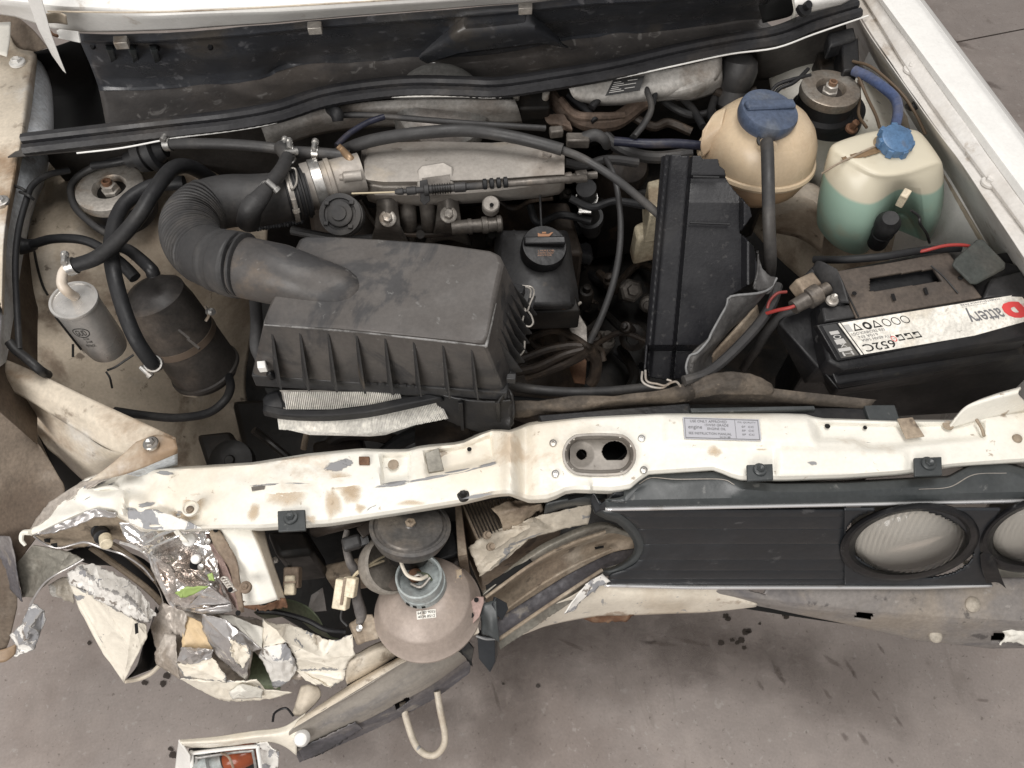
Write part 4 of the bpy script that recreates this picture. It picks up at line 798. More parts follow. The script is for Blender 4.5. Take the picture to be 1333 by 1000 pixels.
# torn left end: empty lamp ring arc
ob('torn_lamp_ring', sheet([[(770, 650, .66), (783, 657, .665), (806, 668, .665), (826, 683, .65), (838, 705, .62), (836, 724, .59), (822, 738, .565), (800, 748, .55), (782, 750, .54)], [(772, 660, .655), (786, 668, .66), (805, 675, .655), (822, 690, .64), (831, 707, .615), (829, 721, .59), (816, 734, .57), (797, 743, .555), (780, 744, .545)], [(774, 668, .63), (788, 675, .635), (804, 681, .635), (818, 694, .62), (826, 708, .60), (824, 720, .58), (812, 731, .56), (795, 740, .55), (780, 741, .54)]], 60, 12, torn=.8), GRILT, grille, solid=.002, off=0)
ob('torn_shard', sheet([[(768, 652, .675), (772, 640, .69), (780, 658, .68), (790, 650, .69), (800, 640, .70), (815, 632, .70)], [(775, 668, .665), (782, 664, .67), (790, 664, .675), (800, 658, .685), (812, 650, .695), (826, 642, .70)]], 20, 8, smooth=False), GRILM, grille, solid=.002, off=0)
# ================================================================ BUMPER (right part), valance
def bump_hole(x, y):
    return pip(x, y, [(1115, 796), (1137, 798), (1133, 808), (1112, 804)]) or pip(x, y, [(980, 766), (997, 766), (995, 774), (977, 769)]) or pip(x, y, [(1294, 823), (1308, 825), (1308, 832), (1292, 836), (1287, 836)])
bum = ob('front_bumper', sheet([[(860, 752, .52), (960, 752, .52), (1333, 752, .52), (1450, 745, .52)], [(880, 766, .515), (1000, 768, .515), (1150, 770, .515), (1333, 778, .51), (1450, 785, .51)], [(900, 768, .51), (1050, 786, .505), (1180, 799, .50), (1333, 808, .50), (1450, 815, .5)], [(905, 769, .50), (1040, 792, .495), (1180, 806, .49), (1333, 815, .49), (1450, 822, .49)], [(905, 770, .485), (990, 789, .47), (1100, 811, .455), (1200, 833, .44), (1290, 843, .43), (1333, 842, .43), (1450, 845, .43)], [(915, 772, .46), (990, 789, .45), (1100, 812, .43), (1200, 834, .42), (1290, 844, .41), (1333, 843, .41), (1450, 846, .41)]], 200, 40, hole=bump_hole, smooth=False, vsmooth=False, ridge=.0012, freq=12), GREYM, car, solid=.002, off=0, label='scuffed grey bumper bar under the grille')
for x, y, r, z in ((1266, 787, 10, .508), (1218, 828, 9, .458)):
    ob('dome_bolt', MB().lathe(P(x, y, z), (0, -.35, .93), [(r * .00098, -.002), (r * .00098, .001), (r * .00075, .0035), (r * .0004, .0045), (0, .0048)], 28), WINGTAN, bum)
ob('bumper_liner', sheet([[(890, 780, .46), (1100, 790, .45), (1333, 815, .43)], [(960, 790, .44), (1100, 812, .43), (1333, 842, .41)]], 10, 6), HOLE, bum, solid=.002, off=0)
ob('torn_bumper_end', sheet([[(1305, 822, .475), (1320, 818, .48), (1345, 815, .48)], [(1308, 830, .465), (1322, 828, .475), (1345, 828, .47)], [(1300, 840, .45), (1315, 836, .46), (1345, 842, .45)]], 20, 14, crumple=.006, freq=50, torn=1.5), CREAM, bum, solid=.0012, off=0)
sh('front_valance', [[(1250, 730, .50), (1300, 730, .50), (1420, 730, .50)], [(1290, 765, .512), (1320, 768, .512), (1420, 775, .512)]], CREAM, nu=12, nv=8)
sh('front_valance', [[(690, 800, .53), (740, 778, .535), (775, 756, .54), (800, 757, .53), (860, 760, .525), (920, 764, .52), (986, 786, .49)], [(690, 815, .50), (735, 795, .505), (790, 782, .51), (860, 780, .505), (920, 780, .50), (985, 788, .485)], [(680, 826, .46), (735, 809, .46), (790, 802, .46), (860, 800, .46), (920, 797, .46), (984, 790, .47)]], VALC, nu=70, nv=20, ridge=.002, freq=12, label='cream front valance under the broken grille')
ob('rusty_scab', sheet([[(752, 800, .462), (790, 798, .465), (825, 800, .462)], [(765, 808, .45), (790, 812, .45), (815, 808, .45)]], 20, 8, crumple=.006, freq=50, torn=1.5), RUST, car, solid=.001, off=0)
# centre bumper channel, torn from the left part
chrows = [[(628, 770, .60), (680, 726, .60), (720, 701, .60), (780, 680, .60), (822, 694, .58)], [(629, 775, .604), (685, 731, .604), (727, 706, .604), (785, 686, .60), (823, 697, .577)], [(631, 781, .59), (690, 738, .59), (735, 712, .59), (790, 694, .585), (824, 700, .57)],
    [(634, 789, .55), (693, 747, .545), (741, 720, .545), (794, 702, .545), (825, 704, .55)], [(640, 810, .53), (700, 772, .528), (750, 742, .528), (795, 720, .53), (826, 714, .54)], [(643, 822, .532), (704, 786, .53), (753, 756, .53), (790, 733, .533), (822, 724, .54)], [(646, 832, .535), (707, 793, .535), (753, 764, .535), (786, 741, .537), (816, 732, .54)], [(651, 846, .525), (714, 804, .525), (752, 776, .525), (780, 752, .53), (804, 740, .535)]]
ch = sh('bumper_channel', chrows[2:5], TANM, nu=90, nv=30, ridge=.0015, freq=10, label='dirty hollow centre of the bumper bent and torn open')
ob('channel_top_ridge', sheet(chrows[:3], 90, 16, ridge=.001, freq=12), OLIVE, ch, solid=.0012, off=0)
ob('channel_dark_band', sheet(chrows[4:7], 120, 24, crumple=.0025, freq=40, ridge=.002), BAND, ch, solid=.0012, off=0)
ob('channel_lower_lip', sheet(chrows[6:], 120, 16, ridge=.002, freq=20, torn=1), OLIVE, ch, solid=.0012, off=0)
lsp = [(609, 713, .61), (631, 697, .622), (662, 684, .628), (695, 673, .632), (730, 665, .634), (770, 657, .634), (766, 682, .605), (725, 690, .61), (688, 702, .605), (664, 724, .60), (624, 751, .59), (621, 737, .60), (640, 716, .622), (690, 686, .634), (650, 728, .608)]
fac('lamp_support_panel', lsp, [[0, 1, 12, 11], [1, 2, 13, 12], [2, 3, 13], [3, 4, 7, 13], [4, 5, 6, 7], [12, 13, 8, 14], [13, 7, 8], [8, 9, 14], [14, 9, 10], [11, 12, 14, 10]], DIRTC, n=10, jag=1.6, amp=.0015, ffold=.0015, ffreq=40, label='dirty cream lamp support panel with torn edges')
for pts, r in (([(641, 806, .545), (700, 764, .545), (748, 736, .545), (796, 715, .545)], 2.0), ([(647, 834, .55), (708, 792, .55), (750, 764, .55), (784, 742, .55)], 2.5), ([(632, 778, .606), (690, 736, .606), (735, 711, .606), (788, 692, .602)], 2.2)):
    ob('pressed_rib', hosem(pts, r, 8), TANM, ch)
ob('drain_slot', plate([(774, 712, .545), (786, 710, .545), (786, 713, .545), (775, 715, .545)], .001), HOLE, ch)
ob('valance_flap', sheet([[(735, 800, .55), (745, 785, .56), (762, 762, .56), (785, 748, .56)], [(748, 796, .545), (760, 780, .55), (775, 768, .55), (795, 757, .55)]], 24, 8, crumple=.005, freq=40, torn=2), PEELG, car, solid=.0012, off=0)
# upper cream rail beside the torn lamp ring
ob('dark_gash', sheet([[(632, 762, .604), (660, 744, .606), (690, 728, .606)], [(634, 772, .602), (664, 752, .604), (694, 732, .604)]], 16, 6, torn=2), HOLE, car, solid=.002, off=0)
for x, y in ((633, 697), (638, 712)):
    ob('bent_stud', MB().lathe(P(x, y, .63), (.2, -.3, .9), [(.005, 0), (.005, .006), (.003, .007), (.003, .014), (0, .014)], 12), TANM, car)
# radiator core, shroud, grey duct, torn brown metal
rad = ob('radiator', block([(600, 655), (720, 640), (735, 665), (622, 705)], .62, .40), TANM, car, bevel=.003, label='dirty radiator core behind the cross panel')
mb = MB()
for i in range(26):
    f = i / 25; a = P(604 + 112 * f, 656 - 14 * f, .6215); b = P(624 + 104 * f, 701 - 34 * f, .6215); d = Vector((.0007, 0, 0)); u = Vector((0, 0, .003))
    mb.add([a - d, a + d, b + d, b - d, a - d + u, a + d + u, b + d + u, b - d + u], [[4, 5, 6, 7], [0, 4, 7, 3], [1, 2, 6, 5], [0, 1, 5, 4], [3, 7, 6, 2]])
ob('radiator_fins', mb, ENGM, rad, kind='stuff', smooth=0)
sh('crushed_bracket', [[(640, 662, .645), (660, 650, .655), (690, 646, .655)], [(650, 672, .645), (675, 664, .66), (705, 658, .655)], [(655, 690, .625), (680, 680, .63), (710, 668, .63)]], TANM, nu=24, nv=18, crumple=.012, freq=28, torn=2, label='crushed brown bracket')
sh('grey_duct', [[(712, 652, .655), (740, 645, .66), (790, 640, .66)], [(710, 658, .655), (740, 652, .66), (790, 648, .66)], [(708, 670, .63), (740, 660, .635), (788, 655, .64)]], GRILT, nu=20, nv=10, label='grey plastic duct lip')
ob('duct_slot', plate([(738, 647, .664), (762, 642, .664), (760, 646, .664), (740, 651, .664)], .001), HOLE, car)
ob('radiator_side', block([(592, 657), (600, 655), (608, 722), (596, 724)], .625, .42), TANM, car, bevel=.001)
ob('radiator_side', block([(536, 700), (592, 690), (600, 722), (540, 740)], .60, .42), BLACK, car, bevel=.003)
# radiator top air guide: long dark lip behind the slam panel
sh('air_guide', [[(668, 522, .70), (760, 518, .71), (860, 508, .72), (930, 488, .73), (1000, 505, .73), (1140, 520, .715)], [(668, 534, .70), (760, 527, .71), (860, 518, .715), (940, 508, .72), (1000, 518, .72), (1130, 527, .71)], [(668, 545, .69), (760, 536, .69), (860, 529, .69), (940, 528, .69), (1010, 530, .69), (1120, 532, .69)]], MUD, nu=60, nv=14, ridge=.004, freq=22, label='dusty rubber air guide behind the cross panel')
ob('air_guide_bar', block([(700, 540), (898, 524), (900, 530), (1168, 530), (1172, 548), (705, 552)], .708, .67), BLACK, car, bevel=.002)
ob('air_guide_bar', block([(1125, 527), (1165, 527), (1172, 548), (1132, 548)], .714, .70), GRILT, car, bevel=.001)
ob('air_guide_bar', block([(898, 531), (1060, 528), (1062, 533), (900, 537)], .714, .70), GRILT, car, bevel=.001)
sh('mud_cake', [[(900, 500, .738), (930, 486, .745), (975, 486, .745), (1005, 500, .735)], [(905, 512, .735), (935, 500, .748), (975, 500, .745), (1008, 508, .735)], [(905, 518, .725), (940, 514, .735), (980, 514, .735), (1005, 514, .728)]], MUD, nu=40, nv=18, crumple=.004, freq=45)
# ================================================================ CRUSHED LEFT CORNER
sh('wing_outer_skin', [[(-40, 520, .62), (-10, 505, .64), (8, 505, .65), (25, 540, .65)], [(-60, 600, .60), (-10, 590, .63), (30, 590, .65), (72, 612, .65)], [(-60, 680, .58), (-5, 675, .61), (35, 665, .63), (84, 645, .64)], [(-60, 735, .55), (-5, 735, .58), (24, 715, .60), (50, 696, .615)], [(-60, 790, .52), (-10, 785, .55), (12, 760, .57), (26, 735, .59)], [(-60, 880, .46), (-10, 862, .48), (10, 840, .50), (22, 790, .54)]], BROWN, nu=40, nv=40, ridge=.004, freq=8, label='dirt brown inside of the crushed left wing')
ob('wing_lip', sheet([[(-20, 850, .50), (5, 845, .50), (22, 838, .50)], [(-20, 862, .49), (5, 862, .49), (20, 852, .49)]], 12, 6), RAILB, car, solid=.001, off=0)
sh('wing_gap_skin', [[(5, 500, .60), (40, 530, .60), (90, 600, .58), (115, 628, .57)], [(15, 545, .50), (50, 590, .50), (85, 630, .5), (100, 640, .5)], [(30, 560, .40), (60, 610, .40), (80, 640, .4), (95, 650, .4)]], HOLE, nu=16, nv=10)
fac('torn_wing_hook', [(20, 735, .60), (44, 709, .625), (92, 719, .63), (109, 728, .62), (73, 748, .615), (44, 777, .58), (29, 778, .565), (50, 736, .60), (80, 732, .622)], [[0, 1, 7], [1, 2, 8, 7], [2, 3, 4, 8], [8, 4, 7], [7, 4, 5], [7, 5, 6], [7, 6, 0]], OLIVE, amp=.002, jag=1.4, label='torn olive grey wing edge curling like a hook')
ob('torn_rolled_edge', hosem([(109, 728, .625), (92, 738, .622), (73, 748, .618), (58, 759, .605), (46, 776, .588), (39, 788, .57)], [1.5, 1.2, 1.7], 8, 4), LILAC, car)
fac('crumpled_tan_scrap', [(62, 762, .56), (80, 752, .57), (93, 752, .57), (97, 785, .54), (80, 780, .545), (68, 776, .55)], [[0, 1, 4, 5], [1, 2, 3, 4]], WINGTAN, ffold=.004, ffreq=60, n=14, label='wrinkled tan scrap behind the torn wing edge')
fac('torn_wing_edge', [(-12, 698, .60), (13, 698, .635), (20, 726, .625), (22, 755, .605), (30, 783, .57), (12, 766, .565), (2, 735, .58), (-12, 740, .57)], [[0, 1, 2, 6, 7], [2, 3, 5, 6], [3, 4, 5]], BAND, amp=.002, label='dark grey curled wing edge at the left')
fac('torn_wing_flake', [(38, 790, .56), (44, 786, .565), (56, 794, .56), (60, 806, .555), (53, 823, .54), (45, 845, .525), (33, 850, .52), (19, 856, .515), (22, 843, .525), (13, 827, .53), (29, 811, .55), (40, 815, .56), (34, 832, .545)], [[0, 1, 2, 11, 10], [2, 3, 4, 11], [4, 5, 12, 11], [5, 6, 8, 12], [6, 7, 8], [8, 9, 12], [9, 10, 11, 12]], PEELG, jag=1.8, amp=.0014, peel='all', pw=5, label='white flake of torn wing hanging at the left edge')
fac('folded_wing_end', [(91, 761, .60), (110, 768, .605), (125, 781, .605), (141, 788, .605), (154, 796, .60), (174, 806, .597), (190, 812, .58), (192, 830, .562), (184, 843, .548), (161, 888, .49), (132, 847, .53), (103, 792, .57), (134, 834, .545), (150, 818, .575), (168, 840, .555)], [[0, 1, 12, 10, 11], [1, 2, 3, 13, 12], [3, 4, 5, 14, 13], [5, 6, 7, 8, 14], [12, 13, 14, 9], [14, 8, 9], [12, 9, 10]], PEEL, amp=.0012, jag=1.0, peel=[(0, 1), (1, 2), (2, 3), (3, 4), (4, 5), (5, 6)], pw=7, sm=30, label='folded cream wing end with peeling upper edge')
fac('peeled_fold', [(88, 745, .61), (106, 735, .62), (124, 734, .625), (145, 745, .625), (169, 757, .62), (183, 770, .615), (190, 781, .61), (203, 800, .595), (194, 811, .59), (178, 806, .602), (154, 796, .61), (141, 788, .615), (125, 780, .615), (110, 767, .612), (91, 762, .605), (108, 742, .64), (132, 764, .645), (158, 774, .64), (176, 786, .63), (190, 802, .608), (120, 752, .632)], [[0, 1, 15, 14], [1, 2, 20, 15], [2, 3, 16, 20], [3, 4, 17, 16], [4, 5, 18, 17], [5, 6, 19, 18], [6, 7, 8, 19], [15, 20, 13, 14], [20, 16, 12, 13], [16, 17, 11, 12], [17, 10, 11], [17, 18, 9, 10], [18, 19, 8, 9]], PEELG, amp=.001, jag=2.2, n=12, ffold=.0024, ffreq=36, peel=[(15, 20), (20, 16), (16, 17), (17, 18), (18, 19), (0, 1), (2, 3), (4, 5), (12, 13), (10, 11), (8, 9)], pw=8, sm=38, label='white and grey peeled fold above the folded wing end')
ob('fold_slot', plate([(175, 812, .603), (179, 811, .603), (180, 824, .598), (176, 826, .598)], .001), HOLE, car)
sh('wheel_arch_cavity', [[(203, 790, .56), (214, 815, .54), (222, 845, .50), (208, 868, .47)], [(196, 815, .48), (203, 835, .46), (205, 855, .44), (196, 872, .44)], [(188, 835, .50), (184, 850, .49), (178, 868, .47), (165, 884, .48)]], GREASE, nu=20, nv=14, label='dark wheel arch cavity')
ob('arch_rim', hosem([(163, 887, .49), (180, 884, .48), (196, 877, .48), (208, 866, .48)], 3, 8), RAILB, car)
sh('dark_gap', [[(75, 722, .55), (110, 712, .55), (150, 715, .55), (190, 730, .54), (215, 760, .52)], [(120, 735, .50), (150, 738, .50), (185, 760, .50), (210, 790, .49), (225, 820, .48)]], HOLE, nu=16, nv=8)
for pts in ([(118, 712, .60), (150, 735, .58), (190, 765, .56), (215, 790, .55)], [(128, 700, .62), (160, 718, .60), (200, 752, .58), (222, 780, .56)]):
    ob('bent_frame_rib', hosem(pts, 4, 8), TANM, car)
foil = fac('crushed_lamp_bucket', [(154, 680, .672), (190, 682, .675), (217, 681, .68), (242, 688, .672), (266, 692, .67),
 (165, 704, .655), (189, 709, .655), (213, 699, .682), (237, 702, .66), (264, 712, .655), (176, 713, .645), (198, 722, .662), (219, 717, .648), (242, 722, .638), (266, 730, .655),
 (198, 731, .64), (222, 738, .665), (246, 741, .642), (270, 746, .652), (205, 751, .625), (229, 752, .655), (250, 757, .636), (274, 761, .648),
 (214, 771, .612), (231, 772, .645), (252, 770, .65), (222, 787, .60), (247, 789, .618), (301, 785, .622), (266, 801, .605), (303, 795, .615), (286, 752, .645), (282, 715, .655), (284, 692, .67)],
 [[0, 1, 6, 5], [1, 7, 6], [1, 2, 7], [2, 3, 8, 7], [3, 4, 9, 8], [5, 6, 10], [6, 7, 11], [6, 11, 10], [7, 8, 12], [7, 12, 11], [8, 9, 13, 12], [9, 14, 13], [10, 11, 15], [11, 12, 16], [11, 16, 15], [12, 13, 16], [13, 14, 17, 16], [14, 18, 17], [15, 16, 20, 19], [16, 17, 21], [16, 21, 20], [17, 18, 22, 21], [19, 20, 24, 23], [20, 21, 25, 24], [21, 22, 25], [23, 24, 26], [24, 27, 26], [24, 25, 27], [25, 22, 28, 27], [27, 28, 30, 29], [26, 27, 29], [22, 31, 28], [18, 31, 22], [14, 32, 31, 18], [9, 32, 14], [4, 33, 32, 9]],
 FOIL, n=12, jag=1.2, amp=.0005, ffold=.0032, ffreq=24, seed=3, sm=60, bulge=.22, label='crumpled shiny metal where the left headlamp was')
for k, (pts, r) in enumerate((([(190, 707, .672), (212, 695, .69), (238, 686, .69)], 3), ([(196, 714, .67), (218, 704, .685), (242, 694, .685)], 2.2), ([(182, 700, .67), (205, 689, .685), (225, 682, .688)], 2), ([(200, 726, .655), (206, 745, .64), (214, 764, .63), (222, 784, .61), (230, 792, .605)], 4), ([(193, 722, .655), (200, 740, .64), (209, 760, .625), (218, 780, .607)], 2.5), ([(156, 706, .655), (175, 712, .652), (198, 724, .65)], 2.6))):
    ob('metal_fold', hosem(pts, [r * .6, r, r * .5], 8, 6), FOIL, foil)
fac('pale_flap', [(246, 788, .625), (272, 763, .655), (303, 786, .625), (275, 777, .635)], [[0, 1, 3], [1, 2, 3], [0, 3, 2]], LILAC, foil, amp=.0006)
fac('pale_flap', [(254, 795, .618), (301, 786, .628), (303, 796, .618), (268, 802, .608)], [[0, 1, 2, 3]], LILAC, foil, amp=.0006)
fac('pale_flap', [(217, 682, .692), (226, 682, .692), (246, 706, .682), (238, 706, .682)], [[0, 1, 2, 3]], CREAM, foil, amp=.0006, n=5)
fac('green_film', [(228, 772, .662), (243, 764, .667), (272, 763, .664), (246, 777, .655), (236, 778, .656)], [[0, 1, 4], [1, 3, 4], [1, 2, 3]], mat('lime_film', (.30, .40, .13), .3, bump=None), foil, amp=.001, jag=1.6, n=6)
fac('green_film', [(270, 748, .664), (276, 745, .666), (279, 756, .66), (272, 756, .66)], [[0, 1, 2, 3]], mat('lime_film', (.30, .40, .13), .3, bump=None), foil, amp=.001, jag=1.2, n=4)
fac('torn_brown_web', [(212, 786, .605), (228, 790, .61), (245, 800, .605), (240, 828, .585), (229, 826, .585), (218, 812, .59)], [[0, 1, 5], [1, 2, 3, 4, 5]], BAREB, foil, amp=.002, jag=2.2, ffold=.003, ffreq=60, n=10)
ob('white_button', MB().lathe(P(254, 735, .662), (.2, -.3, .9), [(.006, -.004), (.006, .001), (0, .001)], 16), HOLE, foil)
for x, y, r in ((246, 703, 9), (255, 728, 6.5), (271, 705, 5), (262, 738, 5)):
    ob('white_button', MB().lathe(P(x, y, .675), (.2, -.3, .9), [(r * .0008, -.004), (r * .0008, .002), (r * .0006, .0035), (0, .004)], 20), WHITE if r > 6 else STEEL, foil)
sh('bent_inner_shell', [[(262, 690, .66), (280, 700, .655), (300, 728, .645), (316, 790, .62)], [(270, 700, .67), (285, 722, .665), (300, 752, .65), (312, 796, .62)], [(275, 708, .64), (280, 735, .635), (292, 765, .63), (304, 792, .61)]], PINK, nu=30, nv=16, ridge=.004, freq=20, label='pinkish bare metal shell inside the crushed corner')
sp = ob('lamp_strap', sheet([[(272, 691, .69), (280, 712, .685), (298, 738, .675), (304, 760, .67), (312, 798, .65)], [(286, 690, .69), (300, 715, .69), (308, 730, .68), (312, 755, .675), (318, 796, .65)]], 30, 6, torn=1), TANM, car, solid=.002, off=0, label='narrow bent strap with holes')
for x, y, z in ((281, 690, .6925), (300, 768, .676), (310, 798, .655)): ob('strap_hole', MB().lathe(P(x, y, z + .002), (0, -.2, 1), [(.0028, 0), (.0028, .0008), (0, .0008)], 14), HOLE, sp)
ob('strap_spring', MB().tube([P(291 + 4 * math.cos(k * .8) + k * .28, 752 + 3 * math.sin(k * .8) + k * .38, .668) for k in range(48)], .0011, 6, 2), STEELD, sp)
bolt(car, 320, 765, .675, 8, TANM)
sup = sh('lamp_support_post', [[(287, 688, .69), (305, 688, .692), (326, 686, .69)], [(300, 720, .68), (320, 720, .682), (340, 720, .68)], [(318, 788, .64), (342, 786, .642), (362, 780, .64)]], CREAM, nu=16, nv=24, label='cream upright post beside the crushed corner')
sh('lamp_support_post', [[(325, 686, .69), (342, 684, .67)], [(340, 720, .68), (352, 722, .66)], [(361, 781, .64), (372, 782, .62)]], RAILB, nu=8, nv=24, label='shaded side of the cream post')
ob('torn_weld', sheet([[(315, 786, .645), (345, 788, .64), (372, 780, .635)], [(316, 794, .63), (345, 796, .625), (375, 790, .62)]], 40, 8, crumple=.008, freq=70, torn=2), RUST, sup, solid=.001, off=0)
# small connector peeping under the left end
ob('wing_plug', MB().lathe(P(132, 692, .64), (.4, -.7, .55), [(.011, -.016), (.011, .0), (.009, .002), (.009, .016), (.007, .017)], 20), BLACK, car)
ob('wing_plug', MB().lathe(P(137, 700, .65), (.4, -.8, .45), [(.007, -.0), (.007, .014), (.006, .015), (.0, .015)], 14), PALE, car)
# crushed valance
def vhole(x, y): return pip(x, y, [(328, 872), (338, 851), (352, 868), (357, 886), (345, 890)])
fac('crushed_valance', [(342, 806, .60), (360, 813, .60), (377, 812, .595), (399, 822, .585), (421, 831, .575), (438, 833, .57), (459, 826, .565), (461, 853, .555), (449, 870, .545), (449, 884, .535), (431, 895, .52), (421, 890, .53), (410, 892, .525), (397, 886, .53), (386, 873, .545), (384, 857, .58), (373, 837, .60), (342, 843, .59), (420, 856, .572), (362, 822, .612)],
 [[0, 1, 19, 17], [1, 2, 19], [2, 3, 16, 19], [17, 19, 16], [3, 4, 18, 16], [4, 5, 18], [5, 6, 7, 18], [16, 18, 15], [15, 18, 8, 14], [18, 7, 8], [14, 8, 9], [14, 9, 10, 11], [14, 11, 12, 13]], PEEL, n=10, jag=1.6, amp=.0006, ffold=.0010, ffreq=16, seed=5, peel=[(15, 16), (14, 15), (14, 8), (8, 9), (5, 6), (16, 17), (0, 17), (9, 10)], pw=7, sm=38, label='crumpled cream front valance with peeling creases')
fac('crushed_valance', [(342, 843, .592), (373, 837, .602), (384, 857, .582), (386, 873, .55), (375, 888, .53), (357, 897, .52), (351, 878, .545), (336, 853, .575), (360, 862, .588)], [[0, 1, 8, 7], [1, 2, 8], [2, 3, 4, 8], [4, 5, 6, 8], [6, 7, 8]], PEELG, n=10, jag=1.6, amp=.0006, ffold=.0022, ffreq=24, seed=6, peel=[(0, 1), (0, 7), (1, 2), (2, 3)], pw=6, sm=38, label='crinkled silvery fold of the front valance')
fac('torn_valance_sheet', [(263, 800, .615), (294, 806, .62), (312, 821, .615), (341, 845, .60), (326, 848, .595), (321, 886, .555), (283, 854, .58), (263, 819, .60), (299, 834, .618), (301, 857, .598)], [[0, 1, 8, 7], [1, 2, 8], [2, 3, 4, 8], [7, 8, 9, 6], [8, 4, 9], [4, 5, 9], [9, 5, 6]], LILAC, n=9, jag=1.6, amp=.001, seed=7, label='bare grey triangle of torn sheet metal')
fac('cream_flake', [(299, 833, .622), (318, 838, .615), (328, 849, .602), (317, 872, .578), (302, 856, .602)], [[0, 1, 2, 3, 4]], PEEL, jag=2.6, amp=.001, peel='rim', pw=5, n=12)
fac('torn_valance_sheet', [(282, 799, .60), (304, 802, .605), (342, 818, .60), (341, 845, .592), (312, 820, .60)], [[0, 1, 4], [1, 2, 3, 4]], CREAM, n=8, jag=1.2, amp=.001, label='cream strip behind the bare grey triangle')
fac('torn_valance_sheet', [(239, 800, .60), (262, 810, .60), (278, 847, .585), (237, 843, .58)], [[0, 1, 2, 3]], mat('tan_peeled_paint', (.60, .45, .27), .5, layers=[((.45, .33, .2), 8, .48, .66, .7)], bump=(16, .1), grit=.5), n=10, jag=1.2, amp=.001, label='tan inner layer showing through torn sheet')
fac('torn_valance_sheet', [(236, 842, .588), (278, 846, .595), (276, 856, .585), (249, 865, .572), (230, 862, .57), (252, 852, .595)], [[0, 1, 5], [1, 2, 3, 5], [3, 4, 5], [4, 0, 5]], LILAC, n=10, jag=2, amp=.0015, ffold=.002, ffreq=60, label='grey crumpled band under the tan layer')
fac('crushed_valance', [(230, 864, .565), (250, 863, .572), (277, 856, .58), (293, 880, .56), (295, 888, .552), (240, 881, .55), (262, 872, .568)], [[0, 1, 6, 5], [1, 2, 6], [2, 3, 4, 6], [6, 4, 5]], PEEL, n=10, jag=1.6, amp=.0012, peel=[(4, 5), (0, 5), (3, 4)], pw=6, seed=9, sm=38, label='cream torn panel below the tan layer')
fac('crushed_valance', [(214, 825, .565), (229, 826, .57), (231, 863, .562), (234, 884, .545), (203, 864, .535), (201, 852, .54), (218, 852, .562)], [[0, 1, 6], [1, 2, 6], [2, 3, 4, 6], [4, 5, 6], [5, 0, 6]], BAREB, n=9, jag=1.4, amp=.001, label='beige grey flap at the left of the crumpled valance')
fac('crushed_valance', [(203, 864, .535), (234, 883, .545), (294, 886, .55), (321, 887, .552), (334, 885, .552), (345, 898, .535), (381, 901, .52), (355, 909, .512), (314, 913, .508), (286, 911, .505), (261, 898, .515), (270, 888, .545)], [[0, 1, 10], [1, 11, 10], [1, 2, 11], [11, 2, 9, 10], [2, 3, 8, 9], [3, 4, 5, 8], [5, 6, 7, 8]], PEEL, n=10, jag=1.3, amp=.001, peel=[(1, 2), (2, 3), (3, 8)], pw=5, seed=11, sm=38, label='pale torn lower strip of the crumpled valance')
fac('white_lump', [(298, 901, .53), (311, 891, .55), (325, 892, .552), (343, 898, .545), (341, 908, .525), (302, 910, .515), (320, 900, .56)], [[0, 1, 6], [1, 2, 6], [2, 3, 6], [3, 4, 6], [4, 5, 6], [5, 0, 6]], CREAM, n=8, jag=1.2, amp=.001, sm=60)
fac('crushed_backing', [(206, 858, .515), (214, 828, .54), (240, 796, .57), (300, 800, .575), (344, 808, .575), (400, 828, .56), (440, 838, .545), (452, 862, .525), (440, 886, .51), (400, 884, .52), (362, 884, .52), (330, 846, .55), (322, 890, .515), (286, 902, .49), (240, 880, .50), (270, 845, .555)], [[0, 1, 15, 14], [1, 2, 15], [2, 3, 15], [3, 4, 11, 15], [15, 11, 12], [15, 12, 13, 14], [4, 5, 10, 11], [5, 6, 9, 10], [6, 7, 8, 9]], BAREB, ffold=.004, ffreq=40, n=12, label='dirty bare metal behind the torn valance')
fac('crushed_backing', [(196, 735, .60), (214, 790, .575), (240, 805, .57), (205, 850, .51), (196, 815, .54), (212, 780, .56)], [[0, 1, 5], [1, 2, 3, 4, 5]], BAREB, ffold=.003, ffreq=50, n=10, label='dark torn web beside the wheel arch cavity')
sh('gap_backing', [[(320, 848, .50), (365, 850, .50)], [(320, 895, .48), (365, 898, .48)]], GREENM, nu=8, nv=8)
sh('green_undersheet', [[(330, 795, .55), (370, 780, .55), (410, 800, .545), (430, 830, .53)], [(345, 808, .52), (380, 805, .52), (410, 822, .52), (440, 835, .51)]], GREENM, nu=20, nv=12, ridge=.005, freq=20, label='dull green sheet behind the valance')
ob('bent_strip', hosem([(335, 796, .585), (365, 798, .585), (400, 808, .58), (425, 820, .575), (450, 822, .57)], 3.5, 8), BLACK, car)
sh('valance_triangle', [[(392, 893, .50), (403, 891, .505), (415, 894, .50)], [(386, 912, .495), (399, 912, .50), (418, 906, .495)], [(380, 931, .49), (392, 932, .49), (405, 922, .49)]], RAILB, nu=12, nv=12, label='small beige bracket above the bumper end')
sh('valance_rail', [[(448, 858, .54), (480, 842, .54), (520, 825, .54)], [(448, 866, .545), (482, 852, .548), (522, 834, .545)], [(450, 884, .53), (488, 864, .53), (526, 842, .53)], [(452, 892, .51), (490, 872, .51), (528, 848, .51)]], RAILB, nu=24, nv=16, ridge=.003, freq=18)
ob('dark_slot', plate([(452, 893, .50), (500, 866, .50), (530, 848, .50), (532, 858, .49), (495, 880, .49), (455, 902, .49)], .002), HOLE, car)
